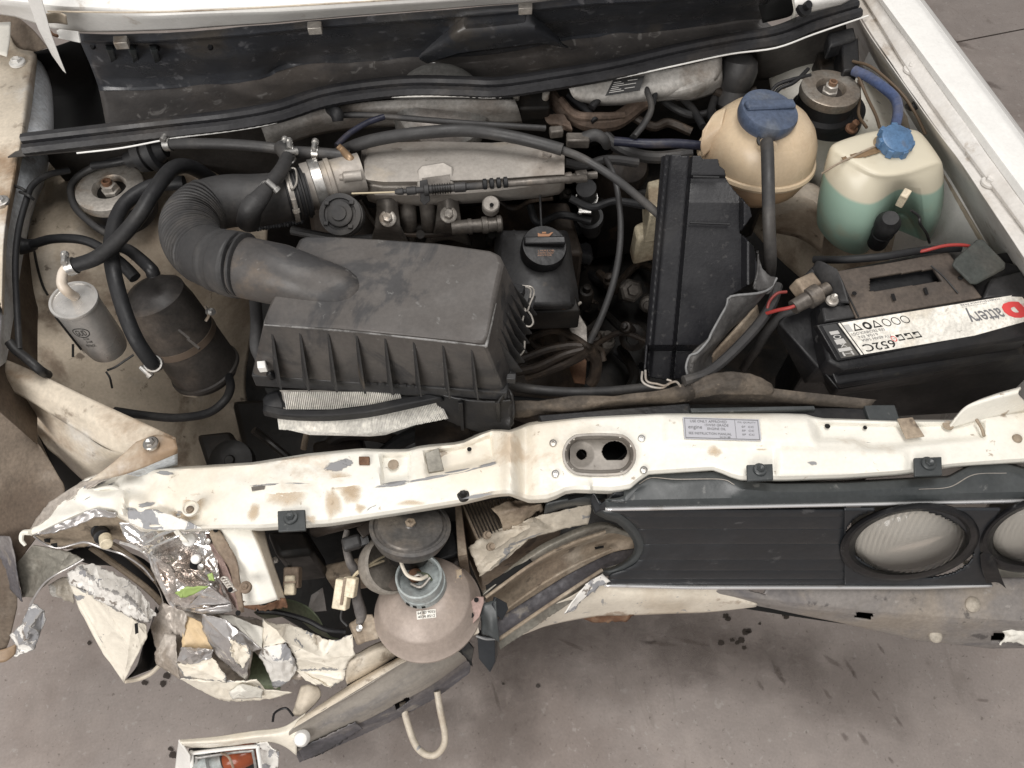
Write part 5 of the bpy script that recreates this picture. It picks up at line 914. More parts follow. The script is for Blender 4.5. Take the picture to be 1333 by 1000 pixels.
# left bumper bar
def lbh(x, y): return pip(x, y, [(513, 918), (531, 907), (535, 912), (517, 925)])
barrows = [[(398, 930, .505), (455, 893, .51), (530, 849, .515), (604, 806, .52)], [(388, 938, .522), (457, 897, .527), (532, 851, .532), (606, 815, .53)], [(382, 948, .525), (458, 903, .53), (535, 857, .535), (607, 824, .53)], [(376, 956, .518), (457, 909, .522), (536, 864, .527), (608, 832, .525)], [(380, 972, .495), (462, 930, .503), (543, 888, .508), (612, 850, .505)], [(384, 980, .48), (466, 942, .48), (549, 899, .485), (612, 856, .48)], [(387, 986, .465), (468, 950, .462), (551, 908, .462), (613, 865, .462)], [(390, 993, .44), (468, 958, .44), (552, 917, .44), (611, 876, .45)]]
lb = sh('bumper_bar', barrows[2:6], DUSTBAR, nu=100, nv=40, hole=lbh, ridge=.0015, freq=12, label='scuffed grey left bumper bar hanging loose')
ob('bumper_top_strip', sheet(barrows[:3], 100, 14, ridge=.001, freq=12), RAILB, lb, solid=.0012, off=0)
ob('bumper_lower_band', sheet(barrows[5:], 160, 40, hole=lbh, ridge=.0015, freq=14, torn=.8), BAND, lb, solid=.0012, off=0)
ob('dark_smear', sheet([[(388, 975, .490), (425, 958, .492), (462, 940, .492)], [(395, 990, .458), (430, 975, .463), (472, 948, .475)]], 40, 10, torn=3), BAND, lb, solid=.0008, off=0)
ob('torn_bar_end', sheet([[(590, 832, .54), (602, 838, .535), (612, 848, .53)], [(596, 846, .52), (605, 855, .515), (615, 868, .505)]], 20, 10, torn=2), HOLE, lb, solid=.001, off=0)
ob('dome_bolt', MB().lathe(P(393, 961, .512), (0, -.3, .95), [(.0095, -.002), (.0095, .002), (.007, .007), (.003, .009), (0, .0093)], 28), WHITE, lb)
ob('bumper_liner', sheet([[(400, 975, .43), (480, 930, .43), (600, 870, .43)], [(410, 985, .42), (480, 950, .42), (600, 880, .42)]], 10, 6), HOLE, lb, solid=.002, off=0)
ob('loop_strap', hosem([(382, 932, .50), (372, 922, .50), (358, 928, .50), (355, 940, .50)], 1.6, 6), BLACK, lb)
# white bumper end with indicator
be = sh('bumper_end', [[(233, 963, .52), (280, 959, .52), (330, 952, .52), (370, 945, .515), (398, 928, .51)], [(236, 968, .525), (285, 966, .525), (335, 960, .525), (365, 958, .52), (388, 955, .515)], [(240, 974, .50), (288, 973, .50), (335, 967, .50), (365, 970, .50), (386, 984, .48)]], PEEL, nu=50, nv=16, crumple=.002, freq=20, label='white cracked bumper end round an indicator')
sh('bumper_end', [[(233, 963, .521), (240, 972, .515), (248, 984, .50)], [(230, 985, .47), (238, 995, .47), (248, 1005, .47)], [(226, 1020, .43), (240, 1024, .43), (250, 1030, .43)]], WHITE, nu=14, nv=18, label='white side of the cracked bumper end')
sh('bumper_end', [[(335, 966, .505), (345, 968, .505), (360, 975, .50)], [(338, 985, .47), (350, 984, .475), (362, 990, .47)], [(340, 1015, .44), (352, 1015, .445), (362, 1010, .44)]], PEELG, nu=24, nv=24, crumple=.008, freq=40, torn=2, label='torn grey flap beside the indicator')
ind = thing('indicator_lamp', 'amber indicator lamp in the broken bumper end with its lens missing', 'indicator lamp', P(295, 990, .44))
ob('lamp_tray', sheet([[(246, 975, .46), (290, 972, .46), (338, 968, .46)], [(244, 995, .44), (290, 994, .44), (342, 990, .44)], [(244, 1040, .40), (290, 1040, .40), (345, 1040, .40)]], 16, 12), GREASE, ind, solid=.002, off=0)
ob('lamp_frame', hosem([(252, 1040, .46), (250, 984, .49), (256, 980, .495), (330, 972, .495), (336, 978, .49), (344, 1040, .45)], 2.5, 8), WHITE, ind)
ob('lamp_frame', hosem([(257, 1040, .46), (256, 990, .485), (262, 986, .488), (322, 978, .49), (330, 984, .486), (338, 1040, .45)], 1.8, 8), STEEL, ind)
ob('bulb', MB().lathe(P(296, 992, .468), (1, .25, .05), [(.0, -.004), (.010, -.003), (.014, .004), (.015, .016), (.014, .028), (.010, .034), (0, .036)], 24), AMBER, ind)
ob('bulb_holder', MB().lathe(P(288, 992, .468), (1, .25, .05), [(.018, -.028), (.018, -.012), (.012, -.010), (.010, .002), (0, .002)], 24), SOCK, ind)
ob('bulb_wire', hosem([(288, 980, .49), (298, 986, .495), (304, 1000, .49)], 1.6, 6), TANM, ind)
# tow loop
tow = ob('tow_loop', hosem([(524, 915, .45), (530, 940, .44), (540, 968, .43), (552, 981, .425), (566, 983, .425), (577, 972, .43), (579, 955, .435), (573, 925, .45), (569, 900, .46)], 4.4, 12), DIRTC, car, label='white steel tow loop under the bumper')
# ================================================================ ENGINE
eng = thing('engine', 'dusty engine with grey intake manifold and oily black valve cover', 'engine', P(600, 330, .45))
def esec(prof): return [P(*p) for p in prof]
# plenum lofted left to right
secs = []
for x, yt, yb in ((474, 205, 250), (480, 190, 262), (500, 186, 268), (560, 184, 268), (640, 186, 263), (700, 182, 258), (728, 186, 253), (735, 198, 246)):
    h = yb - yt
    secs.append([P(x, yt + 4, .775), P(x, yt, .79), P(x, yt + h * .14, .803), P(x, yt + h * .40, .808), P(x, yt + h * .62, .805), P(x, yt + h * .68, .792), P(x, yt + h * .72, .790), P(x, yt + h * .76, .785), P(x, yt + h * .93, .765), P(x, yb, .745), P(x, yb - 4, .72), P(x, yt + 10, .72)])
man = ob('intake_manifold', MB().loft(secs), ALU, eng, bevel=.003, smooth=50)
ob('casting_ridge', hosem([(488, 252, .782), (560, 252, .783), (640, 247, .782), (730, 236, .78)], 3, 8), ALU, man)
ob('throttle_flange', MB().loft([[P(x, 196, .77), P(x, 194, .79), P(x + 2, 205, .80), P(x + 4, 225, .80), P(x + 8, 243, .785), P(x + 6, 255, .76), P(x, 255, .73), P(x, 200, .73)] for x in (470, 481)]), ALUD, man, bevel=.001)
ob('cable_mount', MB().prism(PS([(542, 222, .808), (548, 214, .812), (578, 210, .812), (590, 216, .812), (591, 240, .802), (543, 246, .802)]), Vector((0, .01, -.03))), ALU, man, bevel=.003)
ob('mount_recess', plate([(549, 232, .8135), (586, 227, .8135), (586, 243, .806), (550, 246, .806)], .002), ALUD, man)
ob('bracket_ear', MB().lathe(P(639, 267, .765), (0, -.4, .9), [(.0115, -.012), (.0115, .004), (.010, .006), (0, .006)], 24), ALU, man)
ob('ear_hole', MB().lathe(P(640, 267, .772), (0, -.4, .9), [(.0028, 0), (.0028, .0008), (0, .0008)], 12), HOLE, man)
for x, y in ((505, 285), (584, 280)):
    ob('manifold_foot', sheet([[(x - 14, y - 25, .765), (x, y - 27, .77), (x + 12, y - 26, .765)], [(x - 13, y - 10, .75), (x, y - 12, .76), (x + 12, y - 10, .75)], [(x - 17, y + 12, .735), (x, y + 10, .74), (x + 17, y + 12, .735)], [(x - 24, y + 35, .68), (x, y + 30, .69), (x + 30, y + 38, .68)]], 18, 20), ALUD, man, solid=.006, off=0)
    bolt(man, x, y, .752, 11, STEELD, n=Vector((0, -.5, .85)).normalized(), h=.8)
# top mounts
ob('manifold_stud', MB().lathe(P(712, 203, .805), (0, -.2, 1), [(.012, -.004), (.012, .001), (.009, .002), (.006, .002), (.006, .006), (0, .006)], 20), ALU, man)
# bulkhead side of engine: head & injector rail
ob('cylinder_head', block([(400, 270), (740, 262), (760, 330), (410, 330)], .665, .40), ENGM, eng, bevel=.006)
rail = ob('fuel_rail', MB().lathe(P(588, 297, .74), P(690, 288, .74) - P(588, 297, .74), [(0, 0), (.0095, 0), (.0095, .022), (.0105, .022), (.0105, .027), (.009, .027), (.009, .040), (.0115, .041), (.0115, .048), (.010, .049), (.0095, .060), (.0115, .061), (.0115, .066), (.009, .068), (0, .068)], 24), ALUD, eng)
ob('fuel_rail_tube', MB().lathe(P(500, 300, .71), P(600, 294, .71) - P(500, 300, .71), [(0, 0), (.008, 0), (.008, .085), (0, .085)], 20), GREASE, eng)
for x in (548, 640, 668): ob('injector', MB().lathe(P(x, 308, .70), (0, -.5, .8), [(.008, -.03), (.008, .0), (.006, .004), (.006, .016), (0, .016)], 16), GREASE, eng)
for x in (530, 556):
    ob('intake_runner', hosem([(x, 262, .745), (x + 2, 282, .735), (x + 3, 302, .70), (x + 2, 320, .66)], [11, 10, 10], 16), ALUD, man)
for k, (pts, r) in enumerate((([(470, 262, .72), (500, 300, .71), (560, 306, .71), (620, 300, .71), (650, 304, .70)], 3.5), ([(380, 300, .70), (410, 306, .70), (450, 312, .70), (500, 310, .70)], 6), ([(690, 268, .71), (700, 290, .70), (730, 280, .69), (770, 288, .69)], 5), ([(650, 262, .73), (668, 272, .725), (690, 262, .72), (720, 258, .73)], 3), ([(735, 212, .78), (760, 216, .77), (790, 208, .77), (830, 212, .76)], 6), ([(742, 258, .74), (770, 270, .73), (800, 262, .73), (840, 268, .72)], 5), ([(820, 150, .74), (850, 165, .735), (870, 160, .735), (900, 172, .73)], 6), ([(780, 170, .74), (810, 195, .73), (850, 205, .72), (900, 200, .72)], 8), ([(850, 120, .745), (880, 142, .74), (905, 150, .735), (930, 145, .735)], 5), ([(930, 118, .75), (960, 128, .74), (985, 118, .75)], 6), ([(520, 138, .775), (560, 128, .785), (640, 132, .785), (700, 120, .79)], 3))):
    ob('engine_hose', hosem(pts, r, 10), [ENGM, RUBD, RUB][k % 3], eng)
# throttle body
a_, b_ = P(398, 244, .795), P(476, 224, .795); ax = (b_ - a_).normalized()
tb = ob('throttle_body', MB().lathe(a_, ax, [(.030, .0), (.0305, .012), (.027, .013), (.027, .03), (.029, .031), (.029, .036), (.026, .038), (.026, .075), (0, .075)], 40), ALU, eng)
ob('throttle_ring', MB().lathe(a_ + ax * .010, ax, [(.0312, 0), (.0325, .001), (.0325, .013), (.0312, .014)], 40), STEEL, tb)
dc = P(444, 280, .785); dn = Vector((-.1, -.55, .83)).normalized()
disc = ob('cable_wheel', MB().lathe(dc, dn, [(.027, -.012), (.027, -.004), (.024, -.003), (.024, .001), (.0265, .002), (.0265, .006), (.0205, .007), (.0195, .004), (.0165, .004), (.016, .009), (.014, .010), (.0095, .010), (.009, .013), (0, .0135)], 48), RUBD, eng)
for t in (0.6, 2.2, 3.9, 5.2):
    u = Vector((1, 0, 0)).cross(dn).normalized(); v = dn.cross(u)
    ob('wheel_tab', MB().box(dc + (u * math.cos(t) + v * math.sin(t)) * .021 + dn * .006, .006, .005, .008, (dn.to_track_quat('Z', 'Y')).to_matrix()), RUBD, disc, bevel=.0008)
ob('return_spring', MB().tube([dc + dn * (-.006 - .0002 * k) + (Vector((1, 0, 0)) * math.cos(k * .7) + Vector((0, .8, .5)) * math.sin(k * .7)) * .027 for k in range(40)], .0012, 6, 2), GREASE, disc)
ob('idle_pipe', MB().lathe(P(446, 231, .812), P(474, 228, .812) - P(446, 231, .812), [(0, -.004), (.004, -.004), (.0045, 0), (.007, .002), (.0065, .018), (.007, .024), (0, .024)], 20), ALU, tb)
ob('brass_elbow', hosem([(461, 214, .81), (455, 206, .82), (446, 196, .82), (440, 190, .825)], [6, 5, 4], 12), mat('tarnished_brass', (.30, .20, .12), .45, .5, layers=[((.4, .33, .25), 20, .5, .7, .6)], bump=None), tb)
ob('elbow_base', MB().lathe(P(460, 215, .80), (0, -.1, 1), [(.010, 0), (.009, .006), (.006, .012), (0, .013)], 20), ALU, tb)
# throttle cable
ob('throttle_cable', hosem([(458, 252, .803), (490, 251, .807), (518, 250, .81)], 1.2, 6), GOLD, eng)
cab = ob('cable_adjuster', MB().lathe(P(514, 250, .812), P(650, 240, .812) - P(514, 250, .812), [(0, 0), (.0025, 0), (.004, .004), (.0045, .010), (.003, .011), (.003, .014), (.0052, .015), (.0052, .026), (.004, .027), (.004, .036), (.0078, .037), (.0078, .042), (.005, .043), (.005, .074), (.0062, .075), (.0062, .088), (.0045, .09), (.0045, .112), (0, .112)], 18), RUBD, eng)
for k in range(8):
    p = P(562, 247, .812).lerp(P(585, 245, .812), k / 7); ob('adjuster_thread', MB().lathe(p, P(650, 240, .812) - P(514, 250, .812), [(.004, 0), (.0068, .0006), (.0068, .0014), (.004, .002)], 16), GREASE, cab)
for k in range(4):
    p = P(628 + k * 9, 240 - k * .8, .816); ob('cable_grommet', MB().lathe(p, P(650, 240, .812) - P(514, 250, .812), [(.0045, 0), (.0068, .001), (.0068, .005), (.0045, .006)], 14), RUB, cab)
ob('adjuster_plate', plate([(546, 236, .822), (556, 234, .824), (560, 262, .80), (552, 268, .795), (547, 262, .80)], .003), RUBD, cab, bevel=.0008)
ob('cable_sheath', hosem([(655, 240, .812), (690, 237, .812), (730, 234, .81), (762, 232, .80)], 4.5, 12), ALUD, eng)
# valve cover with filler cap
vc = ob('valve_cover', MB().loft([[P(x0, y, z), P(x0 + (x1 - x0) * .1, y, z + .03), P(x0 + (x1 - x0) * .3, y + 1, z + .042), P(x0 + (x1 - x0) * .7, y + 1, z + .042), P(x0 + (x1 - x0) * .9, y, z + .03), P(x1, y, z), P(x1, y, z - .08), P(x0, y, z - .08)] for x0, x1, y, z in ((640, 738, 300, .70), (644, 742, 312, .70), (642, 746, 345, .695), (640, 752, 375, .69), (642, 754, 396, .685), (644, 755, 402, .67))]), BOXM, eng, bevel=.008, seg=3)
ob('cover_step', block([(650, 386), (750, 384), (756, 404), (648, 408)], .70, .66), GREASE, vc, bevel=.003)
bolt(vc, 733, 396, .702, 8, RUST, h=1.0)
ob('cover_gasket', hosem([(660, 408, .69), (700, 408, .692), (740, 404, .692), (756, 394, .69)], 2, 8), STEELD, vc)
oc = P(708, 322, .755); on = Vector((.08, -.25, .96)).normalized()
cap = ob('oil_filler_cap', MB().lathe(oc, on, [(.026, -.022), (.0265, -.016), (.0292, -.014), (.0295, .002), (.028, .005), (.012, .005), (0, .005)], 40), BLACK, eng)
gx = Vector((1, -.12, 0)).normalized()
grip = ob('cap_grip', MB().box(oc + on * .009 + Vector((0, .004, 0)), .053, .011, .010, Matrix((gx, on.cross(gx), on)).transposed()), BLACK, cap, bevel=.002)
gy = on.cross(gx)
def capq(cx, cy, w_, h_, lift): return [oc + gx * (cx + sx * w_) + gy * (cy + sy * h_) + on * lift for sx, sy in ((-1, -1), (1, -1), (1, 1), (-1, 1))]
qq = capq(0, .016, .013, .0045, .0055)
patch(cap, qq, .25, .1, .75, .6, INKO, 'oil_can_symbol', pts=[(.2, .1), (.75, .1), (.95, .75), (.85, .75), (.72, .5), (.3, .55), (.1, .8), (.05, .7)])
patch(cap, qq, .4, .6, .6, .85, INKO, 'oil_can_symbol')
qq = capq(0, -.011, .016, .005, .0055)
for i in range(3): text(cap, ('OIL HUILE OEL', 'ACEITE OLIO', 'MOTOR')[i], qq, .1 + .06 * i, .70 - .34 * i, .9 - .06 * i, .92 - .34 * i, INKO)
# lower dark machinery seen between hoses
ob('gearbox_top', MB().lathe(P(700, 480, .50), (.2, -.3, .9), [(.08, -.1), (.085, -.02), (.07, .0), (.05, .02), (.03, .03), (0, .03)], 28), ENGM, eng)
ob('distributor', MB().lathe(P(735, 440, .57), (.2, -.4, .9), [(.03, -.06), (.032, 0), (.026, .008), (.018, .02), (.008, .022), (0, .022)], 24), ENGM, eng)
ob('side_bracket', plate([(738, 405, .62), (752, 405, .62), (764, 425, .615), (765, 446, .61), (748, 445, .61), (740, 425, .615)], .004), ALUD, eng, bevel=.001)
ob('rust_bracket', plate([(745, 466, .58), (757, 460, .58), (764, 470, .575), (762, 500, .57), (748, 498, .57), (742, 480, .575)], .004), RUST, eng, bevel=.001)
for pts, r in (([(762, 452, .63), (745, 450, .63), (715, 455, .625), (685, 466, .615), (670, 472, .61)], 6), ([(760, 455, .63), (735, 462, .625), (700, 478, .61), (672, 484, .60)], 6), ([(765, 458, .64), (745, 470, .62), (715, 482, .605), (685, 492, .59)], 6),
               ([(770, 456, .635), (748, 440, .63), (722, 430, .62), (700, 436, .61), (693, 444, .60), (705, 455, .6)], 5), ([(768, 455, .64), (776, 470, .62), (774, 490, .60), (768, 500, .59)], 8), ([(770, 452, .64), (782, 456, .63), (786, 470, .62)], 4)):
    ob('spark_lead', hosem(pts, r, 10), ENGM, eng)
random.seed(11)
for i in range(16):
    x = random.uniform(690, 840); y = random.uniform(280, 470); z0 = random.uniform(.42, .54)
    pts = [(x, y, z0)]
    for k in range(3): pts.append((pts[-1][0] + random.uniform(-45, 45), pts[-1][1] + random.uniform(-30, 40), z0 + random.uniform(-.04, .04)))
    ob('engine_pipe', hosem(pts, random.uniform(3.5, 9), 8), random.choice([GREASE, ENGM, GREASE, RUB]), eng)
for i in range(26):
    x = random.uniform(690, 850); y = random.uniform(215, 480); z0 = random.uniform(.44, .56); r = random.uniform(.008, .022)
    ob('engine_fitting', MB().lathe(P(x, y, z0), (random.uniform(-.5, .5), random.uniform(-.8, .1), .8), [(r, -.03), (r, 0), (r * .8, .004), (r * .5, .005), (r * .45, .014), (0, .015)], random.choice([6, 16, 20])), random.choice([GREASE, ENGM, ENGM, GREASE, ALUD]), eng, bevel=0)
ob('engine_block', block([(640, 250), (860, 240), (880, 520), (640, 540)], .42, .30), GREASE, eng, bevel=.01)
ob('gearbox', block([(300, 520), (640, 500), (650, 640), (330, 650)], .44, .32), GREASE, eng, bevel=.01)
# thermostat outlet with clamps right of the manifold
to = ob('water_outlet', MB().lathe(P(770, 300, .62), P(762, 236, .76) - P(770, 300, .62), [(.014, 0), (.014, .03), (.020, .031), (.020, .045), (.015, .046), (.012, .07), (.012, .1), (.014, .101), (.014, .13), (0, .13)], 24), RUB, eng)
clampring(eng, P(764, 260, .72), (P(762, 236, .76) - P(770, 300, .62)).normalized(), .0145)
ob('sensor_plug', MB().lathe(P(738, 232, .79), P(772, 228, .79) - P(738, 232, .79), [(.006, -.004), (.0075, 0), (.0075, .006), (.005, .007), (.005, .011), (.008, .012), (.008, .026), (.005, .027), (.005, .04), (0, .04)], 16), ALUD, eng)
ob('injector_plug', MB().box(P(752, 183, .815), .030, .016, .014, Euler((0, 0, -.15)).to_matrix()), ALUD, eng, bevel=.002)
ob('injector_plug', MB().box(P(724, 172, .81), .018, .012, .012), ALUD, eng, bevel=.002)
ob('plug_boot', hosem([(760, 180, .815), (775, 176, .82), (786, 182, .815), (790, 190, .80)], [8, 8, 7, 6], 12), RUBD, eng)
ob('coil_block', MB().box(P(690, 138, .775), .055, .03, .03, Euler((.3, 0, -.1)).to_matrix()), GREASE, eng, bevel=.004)
for x in (672, 710): ob('coil_terminal', MB().lathe(P(x, 128, .79), (0, -.2, 1), [(.005, 0), (.005, .012), (0, .013)], 12), STEELD, eng)
ob('loom_bundle', hosem([(715, 122, .77), (735, 145, .76), (765, 160, .755), (800, 158, .75), (830, 138, .755), (850, 128, .76)], [9, 10, 12, 11, 8], 10), mat('dirty_loom_tape', (.085, .06, .045), .7, layers=[((.18, .13, .10), 20, .5, .7, .8)], bump=(60, .5)), eng)
ob('loom_bundle', hosem([(730, 130, .775), (750, 150, .77), (785, 152, .765), (812, 150, .76)], [5, 6, 5], 10), mat('dirty_loom_tape', (.1, .07, .05), .7), eng)
ob('loom_wrap', sheet([[(708, 150, .765), (730, 148, .77), (742, 158, .765)], [(712, 160, .762), (732, 162, .765), (745, 168, .76)], [(722, 168, .755), (735, 170, .755), (745, 172, .75)]], 16, 12, crumple=.006, freq=50), mat('dirty_loom_tape', (.1, .07, .05), .7), eng)
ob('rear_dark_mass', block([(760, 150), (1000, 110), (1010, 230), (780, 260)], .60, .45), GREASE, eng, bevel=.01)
ob('timing_housing', MB().lathe(P(815, 218, .66), (.1, -.4, .9), [(.035, -.06), (.037, 0), (.03, .012), (.012, .014), (0, .014)], 28), ENGM, eng)
ob('cream_relay', block([(843, 236), (866, 230), (872, 275), (846, 280)], .70, .64), mat('old_cream_plastic', (.42, .37, .27), .5, layers=[((.2, .15, .1), 15, .48, .68, .8)], bump=(30, .15)), eng, bevel=.003)
ob('cream_relay', block([(825, 292), (858, 278), (862, 305), (830, 312)], .64, .58), mat('old_cream_plastic', (.3, .25, .2), .5), eng, bevel=.006)
# left lower bits under the air box
for pts, r, m in (([(395, 585, .60), (398, 570, .61), (404, 548, .62)], 4, TANM), ([(420, 590, .58), (440, 570, .60), (480, 566, .60), (520, 575, .58)], 8, ENGM), ([(500, 590, .58), (530, 570, .60), (560, 560, .61)], 10, RUB), ([(330, 560, .58), (350, 575, .56), (380, 600, .55)], 5, GREASE), ([(560, 580, .60), (600, 560, .61), (640, 555, .60)], 9, ENGM)):
    ob('engine_pipe', hosem(pts, r, 10), m, eng)
ob('starter_motor', MB().lathe(P(585, 572, .60), (1, -.1, .1), [(0, -.04), (.03, -.04), (.032, 0), (.028, .02), (.02, .03), (0, .03)], 24), ENGM, eng)
ob('cylinder_cover', block([(405, 575), (470, 560), (475, 600), (410, 610)], .60, .5), ENGM, eng, bevel=.006)
ob('mount_block', block([(255, 565), (300, 560), (320, 600), (270, 612)], .52, .40), GREASE, eng, bevel=.006)
ob('mount_bush', MB().lathe(P(300, 600, .53), (0, -.3, .95), [(.03, -.02), (.03, 0), (.02, .004), (.008, .004), (.006, .008), (0, .008)], 24), GREASE, eng)
ob('coil_spring_hose', MB().tube([P(330 + k * 1.1, 298 - k * .16, .70 + .004 * math.sin(k * 1.9)) + Vector((0, .004 * math.cos(k * 1.9), 0)) for k in range(60)], .002, 6, 3), RUB, eng)
ob('aux_bracket', plate([(600, 352, .66), (632, 352, .66), (640, 370, .66), (610, 376, .66)], .004), GREASE, eng)
# behind the front gap (under cross panel, left of horn)
ob('gap_pipe', hosem([(410, 690, .60), (440, 682, .62), (480, 672, .62), (520, 665, .62)], 10, 12), ENGM, eng)
ob('gap_block', block([(420, 735), (480, 722), (490, 745), (425, 755)], .52, .46), TANM, eng, bevel=.004)
ob('gap_bracket', plate([(405, 775, .50), (420, 765, .50), (425, 795, .495), (400, 797, .495)], .003), GREYM, eng)
ob('gap_rubber', block([(345, 690), (400, 688), (410, 720), (360, 726)], .60, .5), GREASE, eng, bevel=.008)
for x, y in ((359, 729), (376, 742)):
    ob('gap_stud', MB().lathe(P(x, y, .56), (0, -.4, .9), [(.004, 0), (.004, .004), (0, .005)], 12), STEELD, eng)
# ================================================================ AIR FILTER BOX
ab = thing('air_filter_box', 'dusty black ribbed air filter box with its lid lifted off askew', 'air filter box', P(500, 440, .74))
zt = .862
tl, tr, fr, flf = (388, 310), (651, 331), (634, 450), (343, 424)
topq = [(366, 361, .860), (390, 312, .865), (398, 309, .866), (430, 309, .866), (500, 313, .866), (570, 318, .866), (640, 328, .864), (651, 333, .862), (656, 345, .860), (645, 395, .857), (637, 440, .852), (631, 449, .850), (620, 449, .850), (540, 440, .852), (440, 430, .853), (350, 425, .853), (343, 421, .853), (345, 414, .855)]
base = [(330, 480, .755), (360, 440, .755), (380, 400, .755), (430, 380, .755), (500, 385, .755), (570, 390, .755), (660, 400, .755), (684, 402, .755), (688, 415, .755), (676, 450, .755), (662, 496, .755), (656, 509, .755), (630, 508, .755), (540, 503, .755), (440, 498, .755), (338, 491, .755), (330, 489, .755), (329, 485, .755)]
mb = MB(); tq = PS(topq); bq = PS(base); n = len(tq)
cen = sum(tq, Vector()) / n
inset = [cen + (p - cen) * .97 + Vector((0, 0, .0035)) for p in tq]
mb.loft([bq, tq, inset], cap=False); mb.add(inset, [list(range(n))])
lid = ob('lid', mb, LIDM, ab, smooth=28)
md = lid.modifiers.new('b', 'BEVEL'); md.width = .003; md.segments = 2; md.limit_method = 'ANGLE'; md.angle_limit = R(32)
ob('lid_lip', MB().loft([[P(*p) for p in q] for q in ([(327, 489, .758), (660, 512, .758), (660, 524, .738), (333, 503, .738)], [(331, 470, .757), (664, 492, .757), (664, 505, .738), (334, 485, .738)])]), BOXM, ab, bevel=.0015)
# front ribs: thin fins on the face
for i, x in enumerate((352, 389, 426, 463, 500, 537, 575, 612)):
    f = (x - 343) / 290; t = P(x, 428 + f * 23, .846); b = P(x + 2, 493 + f * 14, .757)
    d = Vector((.0022, 0, 0)); s_ = .004 + .006 * (1 - f)
    ob('front_rib', MB().prism([t + Vector((0, -.0005, 0)), b + Vector((0, .008, 0)), b + Vector((s_, -.016, .0))], d), BOXM, ab, bevel=.0004)
ob('edge_highlight', hosem([(344, 423, .8545), (400, 427, .8545), (470, 433, .8535), (540, 440.5, .8535), (600, 447, .853), (629, 450, .852), (634, 446, .853), (646, 395, .8585)], [.8, 1.6, 1.2, 1.6, 1.0, 2.2, .8], 8), mat('pale_edge_highlight', (.24, .235, .23), .4, layers=[((.09, .085, .08), 40, .42, .58, 1)], bump=(60, .1)), lid)  # light tube standing in for the highlight on the lid's front edge
# right side ribs
for i in range(7):
    f = i / 6; x = 651 - f * 12 + 2; y = 352 + f * 78
    t = P(x, y, .848 - f * .006); b = P(682 - f * 20, 412 + f * 74, .757); k = Vector((.016, -.002, 0))
    ob('side_rib', MB().prism([t, b, b + k + Vector((0, 0, .002))], Vector((0, .0022, 0))), BOXM, ab, bevel=.0003)
sr = ob('side_rail', MB().loft([[P(690, 385, .762), P(698, 385, .758), P(696, 388, .745), P(688, 388, .745)], [P(662, 490, .762), P(670, 492, .758), P(668, 494, .745), P(660, 494, .745)]]), BOXM, ab, bevel=.001)
for pts, in (([(680, 372, .79), (692, 374, .79), (695, 382, .785), (690, 395, .78), (686, 405, .775), (680, 398, .775)],), ([(684, 402, .78), (680, 420, .775), (684, 424, .775), (690, 425, .775), (694, 420, .775), (692, 412, .78), (688, 406, .78)],), ([(683, 444, .77), (682, 456, .765), (676, 464, .76), (668, 470, .76)],), ([(676, 372, .795), (690, 376, .79), (690, 388, .785)],)):
    ob('spring_clip', hosem(pts, 1.2, 8), STEELD, ab)
ob('clip_tab', block([(660, 486), (672, 486), (671, 494), (659, 493)], .775, .765), BOXM, ab, bevel=.001)
ob('clip_tab', block([(667, 368), (684, 372), (680, 382), (664, 378)], .80, .785), BLACK, ab, bevel=.001)
ob('screw_post', MB().lathe(P(351, 487, .772), (0, -.3, .95), [(.005, -.01), (.004, 0), (.002, .003), (0, .003)], 12), BLACK, ab)
# outlet spigot moulded into the lid
a_ = P(306, 343, .862); b_ = P(470, 372, .866); ax = (b_ - a_)
sp_ = []
L = ax.length; axn = ax.normalized(); side = axn.cross(Vector((0, 0, 1))).normalized(); upv = side.cross(axn)
for f, r, dz, sx in ((0, .0335, -.004, 1), (.3, .0335, -.006, 1), (.38, .033, -.006, 1), (.55, .031, -.012, 1.02), (.72, .0285, -.016, 1.04), (.86, .0245, -.018, 1.06), (.94, .019, -.018, 1.05), (.985, .011, -.016, 1.0), (1.0, .003, -.013, 1)):
    c = a_ + ax * f + upv * dz
    sp_.append([c + side * math.cos(t) * r * sx + upv * math.sin(t) * r for t in [2 * math.pi * k / 36 for k in range(36)]])
sg = ob('outlet_spigot', MB().loft(sp_), LIDM, ab)
for f in (.02, .07): ob('spigot_bead', MB().lathe(a_ + ax * f, axn, [(.0335, -.002), (.0352, -.001), (.0352, .001), (.0335, .002)], 40), BOXM, sg)
for i in range(6): ob('part_number', MB().box(P(478 + i * 10 + (8 if i > 2 else 0), 500 + i * .7, .760), .005, .001, .006), BOXM, lid)
# lower body, broken, and side tube
lowb = ob('lower_body', sheet([[(560, 508, .745), (600, 518, .745), (640, 522, .745), (666, 520, .745)], [(572, 530, .72), (600, 540, .72), (640, 540, .725), (668, 532, .73)], [(580, 545, .70), (605, 556, .70), (645, 566, .70), (664, 560, .71)]], 40, 20, torn=2), BLACK, ab, solid=.003, off=0, label='torn lower half of the filter box')
for x in (596, 644): ob('body_rib', MB().prism([P(x, 522, .748), P(x + 6, 522, .748), P(x + 8, 558, .70), P(x + 4, 558, .70)], Vector((0, -.004, .002))), BLACK, lowb, bevel=.0005)
ob('torn_wall', sheet([[(648, 524, .75), (660, 505, .755), (667, 515, .75)], [(650, 545, .72), (662, 535, .73), (669, 540, .73)], [(648, 568, .70), (658, 566, .70), (668, 552, .71)]], 16, 24, torn=2, crumple=.004, freq=50), BLACK, lowb, solid=.0025, off=0)
ob('body_interior', sheet([[(345, 505, .735), (560, 515, .735)], [(360, 535, .70), (575, 545, .70)]], 8, 6), HOLE, lowb, solid=.002, off=0)
ob('breather_tube', hosem([(332, 385, .79), (334, 420, .79), (333, 450, .785), (338, 465, .775), (342, 478, .77)], [8, 8, 7], 12), RUBD, ab)
